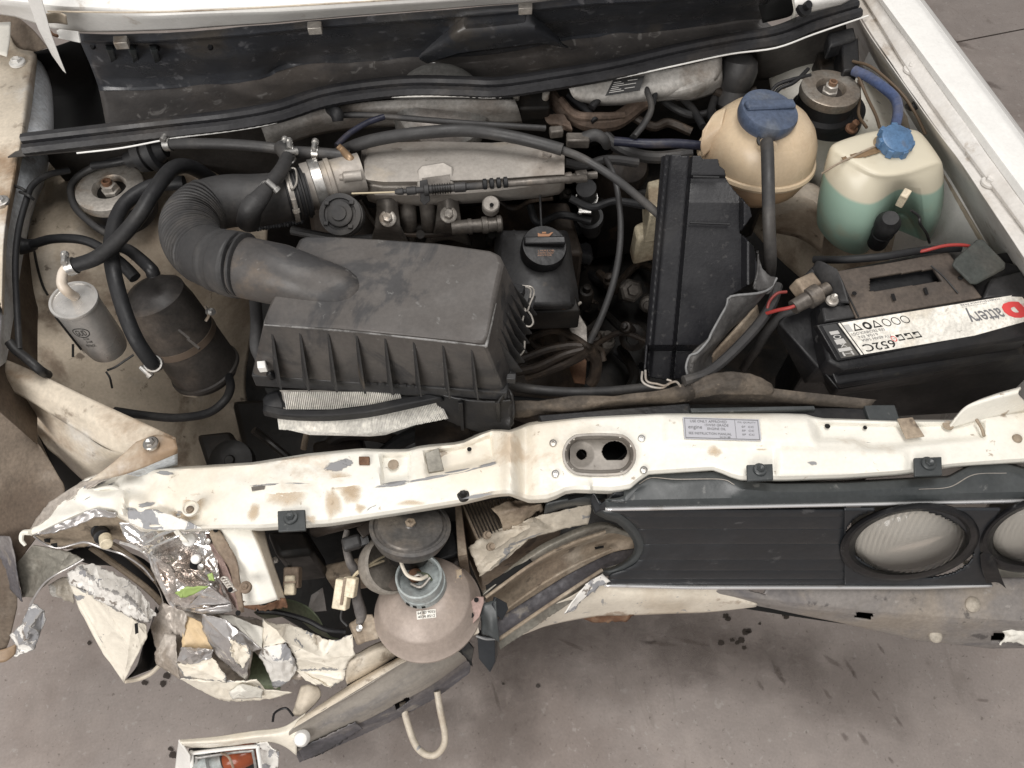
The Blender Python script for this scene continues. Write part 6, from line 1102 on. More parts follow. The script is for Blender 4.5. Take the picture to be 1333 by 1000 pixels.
ob('tube_tag', block([(334, 470), (345, 469), (346, 478), (335, 479)], .79, .78), WHITE, ab, bevel=.001)
# ================================================================ AIR FILTER
af = thing('air_filter', 'white pleated air filter squashed below the black filter box', 'air filter', P(460, 535, .70))
ob('filter_frame', sheet([[(343, 520, .735), (350, 513, .738), (362, 510, .738)], [(344, 530, .735), (352, 528, .738), (368, 528, .738)], [(344, 538, .725), (352, 541, .726), (368, 543, .728)]], 12, 12), RUB, af, solid=.003, off=0)
ob('filter_frame', sheet([[(344, 528, .737), (370, 533, .738), (420, 535, .738), (470, 530, .74), (520, 520, .742), (560, 514, .744)], [(343, 534, .736), (370, 540, .738), (420, 541, .738), (472, 537, .74), (524, 527, .742), (574, 517, .744)], [(345, 540, .725), (372, 545, .727), (422, 547, .728), (474, 543, .73), (526, 533, .735), (578, 521, .738)]], 50, 24, vsmooth=False), RUB, af, solid=.003, off=0)
ob('frame_channel', sheet([[(350, 510, .737), (366, 510, .737)], [(364, 526, .736), (374, 527, .736)], [(372, 532, .735), (420, 534, .735)], ], 10, 8), BLACK, af)
ob('filter_channel', sheet([[(366, 524, .733), (420, 530, .733), (500, 520, .735), (540, 512, .737)], [(362, 532, .732), (420, 536, .732), (505, 527, .734), (550, 515, .737)]], 20, 6), BLACK, af)
mb = MB()
for i in range(62):
    x = 370 + i * 2.45; yb = 531 + (2 if x < 430 else 2 - (x - 430) * .12)
    a = [P(x - .9, 510, .7405), P(x, 510, .7425), P(x + .9, 510, .7405), P(x + 4.2, yb, .738), P(x + 3.3, yb, .7415), P(x + 2.4, yb, .738)]
    mb.add(a, [[0, 1, 4, 5], [1, 2, 3, 4], [5, 4, 3]])
ob('filter_pleats', mb, PLEAT, af, kind='stuff', smooth=0)
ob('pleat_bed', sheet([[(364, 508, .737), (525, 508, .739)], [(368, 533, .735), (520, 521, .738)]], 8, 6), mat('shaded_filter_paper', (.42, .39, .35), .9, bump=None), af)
# lower fringe of pleats: fan of thin fins with an uneven edge
mb = MB(); random.seed(3)
for i in range(112):
    f = i / 111; x = 361 + f * 205; yt = 542 + (4 - abs(f - .3) * 8) - max(0, f - .3) * 32; yt = 541.5 + 3 * math.sin(f * 3) - max(0, f - .35) * 42
    yb = 559 + 4 * min(1, f * 3) - max(0, f - .62) * 48 + random.uniform(-.4, .4); xs = x + (3 if f < .6 else 3 + (f - .6) * 34)
    if 0.585 < f < .615: yb -= 4 * (1 - abs(f - .6) / .015)
    w_ = .95
    a, b, c = P(x - w_, yt - 6, .7295), P(x, yt - 6, .731), P(x + w_, yt - 6, .7295)
    d, e, g = P(xs - w_, yb, .7165), P(xs, yb + .6, .718), P(xs + w_, yb, .7165)
    mb.add([a, b, c, d, e, g], [[0, 1, 4, 3], [1, 2, 5, 4], [3, 4, 5]])
ob('pleat_fringe', mb, PLEAT, af, kind='stuff', smooth=0)
mb = MB(); pts = [(362, 538), (470, 540), (540, 520), (566, 512), (584, 530), (560, 540), (500, 560), (480, 562), (400, 560), (366, 552)]
ob('fringe_bed', MB().prism([P(x, y, .722 - (y - 515) * .0004) for x, y in pts], Vector((0, 0, -.012))), PLEAT, af)
# ================================================================ CORRUGATED INTAKE HOSE
ih = thing('intake_hose', 'fat ribbed black intake hose bending from throttle body to filter box', 'air hose', P(260, 290, .80))
path = [(402, 250, .795), (372, 256, .797), (335, 261, .80), (298, 262, .805), (268, 270, .812), (250, 287, .820), (248, 306, .828), (258, 324, .838), (276, 336, .848), (300, 343, .857), (318, 347, .861)]
q = crom(PS(path), 14); n = len(q)
cum = [0]
for a, b in zip(q, q[1:]): cum.append(cum[-1] + (b - a).length)
T = cum[-1]
def pos(s):
    k = 0
    while k < n - 2 and cum[k + 1] < s: k += 1
    f = (s - cum[k]) / max(1e-9, cum[k + 1] - cum[k]); return q[k].lerp(q[k + 1], f), (q[min(k + 2, n - 1)] - q[max(k - 1, 0)]).normalized()
def hsec(s, r):
    c, t = pos(s); u = (Vector((0, 0, 1)) - t * t.z).normalized(); v = t.cross(u)
    return [c + u * math.cos(a) * r + v * math.sin(a) * r for a in [2 * math.pi * k / 40 for k in range(40)]]
def hpart(name, s0, s1, rf, m, N=60, parent=ih): return ob(name, MB().loft([hsec(T * (s0 + (s1 - s0) * i / N), rf(i / N, s0 + (s1 - s0) * i / N)) for i in range(N + 1)]), m, parent, smooth=60)
hpart('smooth_cuff', 0, .40, lambda f, s: .0295 + .003 * min(1, s / .2), RUBD, 24)
mb = MB(); secs = []; nr_ = 20; s0, s1 = .385, .80
for i in range(nr_):
    for k, (o_, rr) in enumerate(((0, .0250), (.34, .0250), (.44, .0330), (.52, .0342), (.82, .0342), (.92, .0330))):
        secs.append(hsec(T * (s0 + (s1 - s0) * (i + o_) / nr_), rr))
secs.append(hsec(T * s1, .031))
ob('bellows', MB().loft(secs), RUBD, ih, smooth=50)
hpart('end_cuff', .79, 1.0, lambda f, s: .0335 if f < .45 else (.0352 if f < .55 else (.034 if f < .7 else .0362 if f < .95 else .034)), RUBD, 40)
c_, t_ = pos(T * .02); mb = MB()
for k in range(4):
    c_, t_ = pos(T * (.015 + .022 * k)); ob('hose_ridge', MB().lathe(c_, t_, [(.030, -.0025), (.0325, -.0015), (.0325, .0015), (.030, .0025)], 40), RUB, ih)
c_, t_ = pos(T * .07); k_ = clampring(ih, c_, t_, .0325, STEELD, .006)
ob('clamp_loop', hosem([(375, 222, .83), (380, 219, .832), (385, 222, .83), (386, 238, .828), (380, 246, .826), (377, 236, .829), (375, 224, .83)], 1.4, 6), STEELD, k_)
# ================================================================ BROKEN DUCT COVER
du = thing('broken_plastic_shroud', 'black plastic shroud with a jagged broken right side standing beside the engine', 'shroud', P(890, 420, .60))
def dz(y): return .85 - (y - 205) / 285 * .16
outl = [(863, 204), (868, 202), (912, 203), (914, 207), (934, 207), (936, 216), (943, 222), (945, 234), (955, 248), (968, 262), (976, 271), (978, 282), (972, 290), (962, 303), (972, 312), (980, 322), (984, 340), (988, 352), (989, 362), (950, 386), (945, 400), (938, 412), (926, 434), (922, 444), (908, 458), (898, 462), (894, 476), (893, 492), (868, 495), (845, 491), (840, 470), (842, 450)]
def main_hole(x, y): return not pip(x, y, outl)
def dh(x, y):
    r = 0
    xr = 898 - (y - 204) * .085
    r += -.010 * max(0, min(1, (x - xr) / 5 + .5))
    if abs(y - 232) < 30 and x > 895: r += -.003 * max(0, min(1, (y - 230) / 4 + .5)) * max(0, min(1, (262 - y) / 30 + .2))
    if x > 960 and y > 300: r += .012 * max(0, min(1, 1 - abs(x - 974) / 8))
    if x > 958 and y <= 300: r += .010 * max(0, min(1, (x - 966) / 5 + .5)) * (1 if y > 255 else 0)
    r += .004 * math.exp(-((x - (868 - (y - 204) * .09)) / 3.0) ** 2)
    if y > 448: r -= .018 * min(1, (y - 448) / 8)
    return r
main = ob('shroud_panel', sheet([[(836, y, dz(y)), (1000, y, dz(y))] for y in (196, 300, 400, 500)], 180, 220, hf=dh, hole=main_hole, smooth=False), DUCTM, du, solid=.003, off=0)
ob('shroud_side', sheet([[(863, 204, dz(204)), (842, 450, dz(450)), (839, 490, dz(490))], [(862, 206, dz(204) - .05), (841, 452, dz(450) - .05), (838, 492, dz(490) - .05)]], 20, 6), DUCTM, du, solid=.003, off=0)
for pts in ([(902, 230, dz(230) - .004), (936, 231, dz(231) - .004)], [(898, 290, dz(290) - .004), (950, 292, dz(292) - .004)]): ob('molding_line', hosem(pts, 1.6, 6), RUB, du)
ob('molding_line', hosem([(897, 204, dz(204) - .004), (890, 290, dz(290) - .004), (880, 400, dz(400) - .004), (876, 448, dz(448) - .004)], 1.3, 6), GRILM, du)
# curled broken right wall
GREYB = mat('grey_broken_plastic', (.075, .072, .07), .5, layers=[((.15, .14, .125), 10, .48, .68, .7), ((.035, .033, .033), 8, .52, .66, .7)], bump=(40, .15))
ob('broken_wall', sheet([[(986, 326, .79), (990, 345, .785), (1000, 358, .78), (1011, 362, .775)], [(986, 345, .785), (990, 358, .78), (1000, 370, .775), (1006, 376, .77)], [(984, 366, .78), (982, 376, .775), (996, 382, .765), (1001, 382, .765)]], 24, 20, torn=1.5), GREYB, du, solid=.003, off=0)
ob('broken_wall', sheet([[(951, 386, .775), (980, 383, .775), (1000, 378, .77)], [(938, 412, .76), (962, 405, .755), (985, 396, .75)], [(924, 440, .745), (938, 438, .735), (960, 420, .72)], [(899, 462, .735), (906, 470, .73), (930, 455, .70)], [(894, 494, .715), (906, 494, .71), (925, 484, .69)]], 30, 60, torn=3, crumple=.003, freq=30), GREYB, du, solid=.003, off=0)
ob('broken_edge', hosem([(896, 492, .722), (893, 478, .728), (898, 463, .735), (908, 459, .74), (922, 443, .748), (926, 434, .752), (938, 412, .762), (946, 398, .768), (951, 386, .776), (985, 382, .776), (1002, 376, .772), (1011, 362, .776)], 1.6, 8, 3), mat('pale_broken_edge', (.20, .20, .20), .4, bump=(60, .2)), du)
ob('shroud_skirt', sheet([[(985, 396, .745), (960, 425, .72), (930, 458, .70), (900, 494, .69)], [(990, 420, .70), (965, 450, .68), (935, 480, .67), (910, 500, .67)]], 24, 8), TANM, du, solid=.003, off=0)
for pts, r in (([(1012, 372, .74), (1005, 395, .74), (985, 425, .735), (950, 462, .73), (920, 486, .728), (890, 496, .73)], 7),): ob('rubber_edging', hosem(pts, r, 10), RUBD, du)
for pts in ([(836, 484, .735), (836, 496, .735), (846, 503, .735), (862, 505, .735), (870, 500, .735), (880, 497, .735), (886, 503, .73)], [(840, 482, .735), (842, 496, .735), (856, 500, .735), (866, 502, .735), (874, 497, .735), (868, 494, .735)]):
    ob('wire_clip', hosem(pts, 1.5, 6), STEELD, du)
# ================================================================ COOLANT TANK
ct = thing('coolant_tank', 'round yellowed coolant expansion tank with a dull blue screw cap', 'coolant tank', P(988, 215, .68))
cc = P(985, 201, .757); upn = Vector((.05, .12, .98)).normalized(); Rr = .079
prof = [(.0001, -.065), (.03, -.062), (.055, -.050), (.070, -.034), (.0765, -.018), (.0775, -.008), (.0815, -.007), (.083, -.003), (.0815, .001), (.0785, .002), (.0775, .014), (.074, .030), (.066, .046), (.054, .059), (.04, .067), (.034, .069), (.0001, .069)]
tank = ob('tank_body', MB().lathe(cc, upn, prof[5:], 64), TANK, ct)
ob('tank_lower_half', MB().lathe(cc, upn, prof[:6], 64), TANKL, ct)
ob('tank_shoulder', sheet([[(915, 170, .80), (930, 148, .81), (945, 140, .815)], [(912, 190, .785), (925, 172, .80), (940, 162, .81)], [(914, 205, .77), (926, 195, .78), (938, 188, .785)]], 14, 14), TANK, ct, solid=.002, off=0)
fc = P(1000, 147, .838); fnn = Vector((.12, -.06, .99)).normalized()
fcap = ob('filler_cap', MB().lathe(fc, fnn, [(.036, -.014), (.0385, -.008), (.039, .002), (.0375, .006), (.030, .0075), (0, .0075)], 48), BLUEC, ct)
g1 = Vector((1, .05, 0)).normalized(); g1 = (g1 - fnn * g1.dot(fnn)).normalized(); g2 = fnn.cross(g1)
ob('cap_grip', MB().box(fc + fnn * .0095 + g2 * .004, .070, .015, .008, Matrix((g1, g2, fnn)).transposed()), BLUEC, fcap, bevel=.005, seg=3)
ob('hose_spigot', MB().lathe(P(999, 190, .822), (.05, -.8, .5), [(.0105, -.008), (.009, .0), (.0075, .004), (.0075, .012), (0, .012)], 24), TANK, ct)
ob('tank_spigot_lip', MB().lathe(P(993, 183, .825), (.05, -.5, .85), [(.008, -.002), (.008, .0015), (.005, .0015), (.005, -.001)], 20), RUBD, ct)
hose('coolant_hose', 'straight black coolant hose dropping from the round tank', 'hose', [(998, 186, .834), (999, 200, .836), (1000, 240, .825), (1001, 290, .80), (1003, 340, .75), (1000, 370, .70)], [8.5, 8.5, 7.5], RUBD)
# ================================================================ WASHER BOTTLE
wbm = bpy.data.materials.new('washer_bottle_plastic'); wbm.use_nodes = True; nt = wbm.node_tree; N = nt.nodes; Lk = nt.links; b = N['Principled BSDF']
b.inputs['Roughness'].default_value = .35; b.inputs['Subsurface Weight'].default_value = .12; b.inputs['Subsurface Radius'].default_value = (.03, .03, .03); b.inputs['Subsurface Scale'].default_value = .5
geo = N.new('ShaderNodeNewGeometry'); sx = N.new('ShaderNodeSeparateXYZ'); Lk.new(geo.outputs['Position'], sx.inputs[0])
no = N.new('ShaderNodeTexNoise'); no.inputs['Scale'].default_value = 9; no.inputs['Detail'].default_value = 6; Lk.new(geo.outputs['Position'], no.inputs['Vector'])
add = N.new('ShaderNodeMath'); add.operation = 'MULTIPLY_ADD'; add.inputs[1].default_value = .010; Lk.new(no.outputs['Fac'], add.inputs[0]); Lk.new(sx.outputs['Z'], add.inputs[2])
mr = N.new('ShaderNodeMapRange'); mr.inputs['From Min'].default_value = .7735; mr.inputs['From Max'].default_value = .7775; Lk.new(add.outputs[0], mr.inputs['Value'])
mx = N.new('ShaderNodeMix'); mx.data_type = 'RGBA'; mx.inputs['A'].default_value = (.31, .44, .36, 1); mx.inputs['B'].default_value = (.60, .55, .43, 1); Lk.new(mr.outputs[0], mx.inputs['Factor'])
n2 = N.new('ShaderNodeTexNoise'); n2.inputs['Scale'].default_value = 16; n2.inputs['Detail'].default_value = 7; Lk.new(geo.outputs['Position'], n2.inputs['Vector'])
m2 = N.new('ShaderNodeMapRange'); m2.inputs['From Min'].default_value = .56; m2.inputs['From Max'].default_value = .74; m2.inputs['To Max'].default_value = .6; Lk.new(n2.outputs['Fac'], m2.inputs['Value'])
mx2 = N.new('ShaderNodeMix'); mx2.data_type = 'RGBA'; mx2.inputs['B'].default_value = (.40, .33, .22, 1); Lk.new(mx.outputs['Result'], mx2.inputs['A']); Lk.new(m2.outputs[0], mx2.inputs['Factor'])
Lk.new(mx2.outputs['Result'], b.inputs['Base Color'])
wb = thing('washer_bottle', 'translucent washer bottle half full of green fluid with bright blue cap', 'washer bottle', P(1145, 300, .60))
ring = lambda pts, z: [P(x, y, z) for x, y in pts]
def inst(pts, k, z):
    c = Vector((sum(p[0] for p in pts) / len(pts), sum(p[1] for p in pts) / len(pts))); return [P(c.x + (x - c.x) * k, c.y + (y - c.y) * k, z) for x, y in pts]
T0 = [(1084, 184), (1130, 170), (1150, 168), (1190, 166), (1200, 172), (1225, 206), (1227, 212), (1218, 216), (1190, 226), (1178, 229), (1160, 232), (1140, 232), (1120, 222), (1100, 210), (1082, 198), (1080, 190)]
T1 = [(1080, 192), (1128, 176), (1150, 172), (1194, 170), (1204, 175), (1228, 212), (1230, 220), (1222, 232), (1196, 240), (1182, 240), (1166, 240), (1146, 246), (1122, 246), (1098, 236), (1078, 216), (1075, 202)]
T2 = [(1064, 250), (1110, 230), (1140, 226), (1200, 226), (1212, 232), (1230, 264), (1231, 272), (1222, 290), (1204, 294), (1190, 262), (1166, 258), (1140, 308), (1118, 312), (1086, 300), (1066, 276), (1062, 262)]
T3 = [(1064, 280), (1106, 266), (1140, 262), (1196, 258), (1206, 264), (1218, 290), (1219, 298), (1211, 312), (1200, 316), (1184, 272), (1158, 274), (1134, 330), (1112, 332), (1086, 322), (1068, 302), (1062, 290)]
T4 = [(x, y + 2) for x, y in T3]
wbody = ob('bottle_body', MB().loft([inst(T4, .9, .63), ring(T4, .64), ring(T3, .66), ring(T2, .725), ring(T1, .79), ring(T0, .802), inst(T0, .9, .808), inst(T0, .5, .810)]), wbm, wb, smooth=60, sub=2)
ob('bottle_seam', hosem([(1070, 226, .785), (1090, 214, .803), (1120, 199, .812), (1140, 190, .814)], 1.5, 6), TANM, wb)
ob('dirt_ring', sheet([[(1095, 205, .806), (1125, 196, .812), (1150, 186, .813)], [(1098, 210, .805), (1130, 203, .812), (1152, 196, .813)]], 20, 6, torn=1.5), mat('brown_grime', (.20, .13, .07), .6, bump=(40, .2)), wb, solid=.0006, off=0)
wc = P(1168, 181, .825); wn = Vector((.05, -.25, .96)).normalized()
ob('bottle_neck', MB().lathe(wc, wn, [(.024, -.026), (.020, -.014), (.018, -.004), (.0, -.004)], 32), mat('grimy_neck', (.35, .27, .18), .5, bump=(40, .2)), wb)
wcap = ob('bottle_cap', MB().lathe(wc, wn, [(.0215, -.012), (.022, -.002), (.021, .002), (.019, .003), (0, .003)], 40), BLUEC2, wb)
for k in range(7):
    t = 2 * math.pi * k / 7 + .5; u = Vector((1, 0, 0)); u = (u - wn * u.dot(wn)).normalized(); v = wn.cross(u)
    ob('cap_notch', MB().box(wc + (u * math.cos(t) + v * math.sin(t)) * .0215 + wn * -.005, .006, .008, .012, Euler((0, 0, t)).to_matrix()), BLUEC2, wcap, bevel=.001)
pp = thing('washer_pump', 'small black washer pump with beige plug in the bottle notch', 'pump', P(1150, 310, .66))
pa, pb = P(1142, 316, .70), P(1168, 268, .80)
ob('pump_body', MB().lathe(pa, pb - pa, [(.0, -.004), (.013, 0), (.0135, .03), (.0145, .031), (.0145, .034), (.0135, .035), (.0135, .05), (.016, .052), (.016, .062), (.0135, .066), (.010, .074), (0, .075)], 28), RUB, pp)
ob('pump_plug', MB().box(P(1176, 258, .826), .009, .012, .026, (pb - pa).to_track_quat('Z', 'Y').to_matrix()), PALE, pp, bevel=.0012)
ob('pump_wire', hosem([(1186, 274, .80), (1196, 282, .79), (1198, 292, .78), (1206, 304, .75), (1210, 316, .72)], 1.8, 6), INK, pp)
hose('washer_hose', 'blue hose curving along the right wing to the washer bottle', 'hose', [(1112, 92, .80), (1130, 100, .805), (1150, 114, .81), (1165, 128, .815), (1169, 145, .82), (1165, 166, .82)], 6.5, BLUEW)
for lab_, pts in (('thin brown wire running straight down to the washer bottle from behind', [(1118, 100, .80), (1128, 125, .79), (1140, 150, .79), (1145, 166, .80)]), ('brown wire arching outside the blue hose along the right wing', [(1110, 80, .80), (1135, 88, .81), (1170, 118, .81), (1190, 145, .80), (1205, 175, .79)]), ('short brown wire curling beside the right strut cap', [(1118, 104, .79), (1119, 130, .77), (1118, 150, .77), (1128, 166, .78)])):
    hose('brown_wire', lab_, 'wire', pts, 2, mat('brown_wire_sheath', (.10, .07, .045), .5, bump=None), group='wires behind the washer bottle')
ob0 = hose('wire_grommet', 'short black grommet with wires on the right inner wing', 'grommet', [(1182, 138, .79), (1188, 140, .80), (1193, 136, .80)], [4, 5, 6], RUB)
# ================================================================ BATTERY
bt = thing('battery', 'black car battery with a worn white label along its edge', 'battery', P(1200, 470, .55))
Z = .755
def bz(x, y): return P(x, y, Z)
case = ob('case', MB().loft([[P(x, y, z) for x, y, z in q] for q in (
    [(1046, 500, .66), (1010, 430, .70), (1065, 370, .74), (1330, 330, .74), (1440, 420, .70), (1420, 480, .66)],
    [(1066, 480, .715), (1012, 420, .73), (1065, 365, .755), (1330, 325, .755), (1440, 405, .735), (1420, 455, .715)],
    )]), BLACK, bt, bevel=.003)
ob('case_lower', block([(1062, 458), (1062, 392), (1330, 345), (1420, 440)], .722, .54), BLACK, bt, bevel=.004)
ob('case_shoulder', MB().loft([[P(1064, 440, .735), P(1088, 500, .717), P(1092, 507, .705), P(1066, 462, .70)], [P(1370, 398, .735), P(1390, 448, .717), P(1392, 456, .705), P(1372, 420, .70)]]), BLACK, bt, bevel=.003)
ob('front_wall', MB().loft([[P(1066, 478, .712), P(1090, 508, .705), P(1078, 520, .56), P(1060, 500, .56)], [P(1380, 430, .712), P(1390, 452, .705), P(1385, 480, .56), P(1370, 460, .56)]]), BLACK, bt, bevel=.003)
lidb = ob('lid', MB().prism([P(*p) for p in [(1062, 398, .752), (1096, 350, .762), (1235, 322, .762), (1330, 345, .760), (1346, 384, .756), (1346, 440, .748), (1100, 480, .740), (1078, 470, .742), (1066, 425, .748)]], Vector((0, .004, -.03))), BLACK, bt, bevel=.004)
HANDM = mat('dusty_brown_handle_plastic', (.085, .068, .056), .55, layers=[((.12, .095, .075), 9, .48, .68, .7), ((.05, .043, .038), 14, .55, .7, .6)], bump=(50, .12))
def hh(x, y): return pip(x, y, [(1132, 361), (1215, 349), (1226, 366), (1132, 380)])
hp = ob('handle_plate', sheet([[(1090, 353, .770), (1160, 342, .772), (1234, 328, .772)], [(1103, 385, .769), (1180, 372, .771), (1256, 358, .771)], [(1115, 414, .766), (1200, 400, .768), (1278, 387, .767)]], 90, 60, hole=hh, smooth=False), HANDM, bt, solid=.004, off=-1)
ob('handle_well', sheet([[(1132, 362, .752), (1218, 349, .752)], [(1132, 380, .752), (1228, 367, .752)]], 8, 6), HANDM, hp, solid=.002, off=0)
ob('handle_well', sheet([[(1132, 360, .770), (1216, 348, .771)], [(1132, 362, .752), (1218, 350, .752)]], 8, 6), BLACK, hp, solid=.001, off=0)
for pts in ([(1212, 346, .7725), (1228, 360, .772), (1247, 382, .770)], [(1118, 413, .768), (1098, 372, .771)]): ob('plate_seam', hosem(pts, 1.0, 6), INK, hp)
for x, y, rr in ((1112, 382, 4), (1250, 362, 4)): ob('plate_hole', MB().lathe(P(x, y, .7725), (0, 0, 1), [(rr * .0007, 0), (rr * .0007, .0006), (0, .0006)], 14), HOLE, hp)
for x, y in ((1163, 387), (1205, 379)): ob('plate_slot', plate([(x - 3, y - 4, .7735), (x + 1, y - 5, .7735), (x + 4, y + 4, .7725), (x, y + 4, .7725)], .001), HOLE, hp)
ob('terminal_cover', sheet([[(1058, 350, .765), (1066, 340, .775), (1090, 351, .785)], [(1062, 362, .762), (1075, 358, .775), (1098, 370, .785)], [(1074, 392, .760), (1090, 394, .768), (1106, 395, .774)]], 16, 14), BOXM, bt, solid=.003, off=0, label='lifted flap over the left terminal')
ob('terminal_cover', sheet([[(1044, 362, .758), (1058, 348, .765)], [(1050, 370, .755), (1064, 366, .765)]], 8, 6), BOXM, bt, solid=.003, off=0)
ob('terminal_cover', MB().prism(PS([(1240, 344, .785), (1244, 336, .787), (1272, 311, .792), (1280, 311, .792), (1310, 342, .787), (1309, 349, .785), (1272, 369, .776), (1264, 368, .775)]), Vector((0, 0, -.004))), mat('dark_green_grey_plastic', (.045, .05, .045), .5, layers=[((.08, .075, .065), 10, .5, .7, .6)], bump=(60, .1)), bt, bevel=.002, label='flat grey flap over the right terminal')
ob('lid_block', block([(1070, 400), (1106, 396), (1114, 412), (1074, 418)], .765, .745), BOXM, bt, bevel=.002)
tm = ob('terminal_clamp', MB().lathe(P(1060, 385, .768), (.9, .3, .2), [(0, -.03), (.009, -.03), (.010, -.01), (.013, -.009), (.013, .006), (.008, .008), (.008, .02), (0, .02)], 20), ALUD, bt)
ob('terminal_block', MB().box(P(1048, 372, .765), .03, .02, .02, Euler((.2, .1, .4)).to_matrix()), TANM, bt, bevel=.003)
bolt(bt, 1083, 392, .772, 8, STEELD, h=1.2)
ob('vent_plug', MB().lathe(P(1069, 441, .735), (-.6, -.6, .5), [(.0065, 0), (.0065, .003), (.004, .004), (.003, .002), (0, .002)], 20), RUB, bt)
ob('terminal_block', block([(1290, 362), (1330, 352), (1345, 385), (1280, 388)], .766, .75), BOXM, bt, bevel=.003)
# label
A0, A1, A2, A3 = P(1327, 383, .7655), P(1091, 421, .7655), P(1121, 462, .7475), P(1362, 421, .7475)
lq = [A0, A1, A2, A3]
nl = (A1 - A0).cross(A3 - A0).normalized(); nl = nl if nl.dot(CAM - A0) > 0 else -nl
ext = [A0 + (A0 - A1) * .02, A1 + (A1 - A0) * .105, A2 + (A2 - A3) * .13, A3 + (A3 - A2) * .02]
ob('label_ledge', MB().prism([p + nl * -.0006 + (A3 - A0) * k for p, k in zip(ext, (-.06, -.06, .06, .06))], nl * -.012), BLACK, bt, bevel=.0015)
lab = ob('label', MB().prism([p - nl * .0005 for p in lq], nl * .0007), LABELW, bt)
dl = [A1 + (A1 - A0) * .012, A1 + (A1 - A0) * .085, A2 + (A2 - A3) * .105, A2 + (A2 - A3) * .012]
ob('label', MB().prism([p - nl * .0005 for p in dl], nl * .0007), LABELK, bt, label='dark end of the label')
patch(lab, lq, .985, 0, .99, 1, INK, 'label_rule')
text(lab, 'attery', lq, .165, .16, .355, .66, INKG, bold=.012); text(lab, 'b', lq, .04, .18, .155, .92, INKR, bold=.05)
text(lab, 'global', lq, .012, .46, .05, .60, INKR); text(lab, 'BATTERY', lq, .012, .30, .055, .42, INKR)
text(lab, 'MAINTENANCE FREE', lq, .12, .02, .34, .07, INKG); text(lab, 'lead acid battery 12 V', lq, .20, .085, .34, .13, INKG)
text(lab, '652C', lq, .80, .72, .965, .95, INK, bold=.01)
text(lab, '72V 60AH 540A', lq, .79, .56, .95, .64, INKG); text(lab, '610A EN', lq, .85, .45, .95, .53, INKG); text(lab, 'EFB TECHNOLOGY', lq, .80, .34, .98, .42, INKG)
for i, u in enumerate((.665, .715, .765)): ringpatch(lab, lq, u, .20, .022, .12, INK, 'label_symbol', .2)
ringpatch(lab, lq, .87, .2, .022, .12, INK, 'label_symbol', .5); 
for u in (.82, .925):
    for p_ in ([(u - .024, .30), (u - .018, .30), (u + .003, .08), (u - .003, .08)], [(u + .024, .30), (u + .018, .30), (u - .003, .08), (u + .003, .08)], [(u - .024, .30), (u + .024, .30), (u + .02, .26), (u - .02, .26)]): patch(lab, lq, 0, 0, 0, 0, INK, 'label_symbol', pts=p_)
patch(lab, lq, .955, .08, .985, .30, INKL, 'label_symbol')
for i, u in enumerate((.665, .71, .755)):
    patch(lab, lq, u - .017, .60, u + .017, .64, INK, 'label_mark'); patch(lab, lq, u - .017, .75, u + .017, .79, INK, 'label_mark'); patch(lab, lq, u - .017, .60, u - .012, .79, INK, 'label_mark')
    patch(lab, lq, u + .003, .60, u + .017, .68, INK, 'label_mark')
ringpatch(lab, lq, .79, .70, .014, .09, INKR, 'label_mark', .25)
ob('torn_label_patch', sheet([[(1232, 400, .7612), (1246, 396, .7625), (1256, 394, .762)], [(1236, 416, .756), (1248, 414, .758), (1254, 412, .757)], [(1242, 432, .7505), (1250, 431, .752), (1254, 430, .751)]], 20, 20, torn=2, crumple=.002, freq=60), LABELW, lab, solid=.0006, off=0)
for (u0, v0, u1, v1) in ((.2, .2, .8, .3), (.2, .45, .8, .6), (.15, .72, .9, .82)):
    patch(bt, dl, u0, v0, u1, v1, INKL, 'label_symbol')
text(bt, 'H', dl, .2, .84, .8, .96, INKL); text(bt, 'X', dl, .25, .58, .7, .70, INKL); ringpatch(bt, dl, .5, .38, .25, .06, INKL, 'label_symbol')
hose('red_battery_cable', 'red cable lying behind the battery below the washer bottle', 'cable', [(1180, 331, .765), (1205, 326, .78), (1230, 320, .785), (1252, 319, .785), (1268, 322, .78)], 2.2, REDW)
hose('black_battery_cable', 'thick black cable curving behind the battery under the washer bottle', 'cable', [(1060, 338, .74), (1100, 338, .765), (1150, 334, .775), (1200, 326, .775), (1250, 323, .775)], 5, RUB)
hose('red_starter_cable', 'red wire looping at the left battery terminal', 'cable', [(995, 409, .74), (1012, 404, .755), (1030, 400, .765), (1048, 392, .77)], 2.4, REDW)
hose('red_starter_cable', 'dull red wire arching above the other by the battery terminal', 'cable', [(998, 406, .74), (1002, 392, .75), (1012, 382, .755), (1024, 380, .755)], 2, mat('dull_red_wire', (.2, .04, .035), .5, bump=None))
hose('black_earth_cable', 'black cable dropping from the left battery terminal past the jagged shroud', 'cable', [(1040, 402, .745), (1020, 410, .73), (1000, 430, .70), (985, 455, .66), (968, 480, .6)], 6, RUBD)
# ================================================================ FUEL FILTER
ff = thing('fuel_filter', 'silver cylindrical fuel filter with black print on the left inner wing', 'fuel filter', P(130, 430, .70))
fa = P(96, 391, .775); fb = P(143, 456, .665); fax = (fb - fa).normalized()
Lf = (fb - fa).length
fbod = ob('filter_can', MB().lathe(fa, fax, [(.0001, .001), (.0240, .001), (.0248, -.0015), (.0275, -.0015), (.0282, .001), (.0275, .0035), (.0260, .0045), (.0260, Lf * .80), (.0240, Lf * .93), (.014, Lf), (0, Lf)], 56), FILT, ff)
ob('filter_pipe', hosem([(97, 386, .776), (88, 380, .792), (81, 371, .80), (81, 360, .806), (84, 352, .81), (92, 345, .812)], [6.5, 6.5, 6], 14), mat('cream_pipe_paint', (.62, .55, .47), .4, layers=[((.45, .36, .27), 20, .5, .7, .6)], bump=None), ff)
fs = fax.cross(-FWD).normalized()
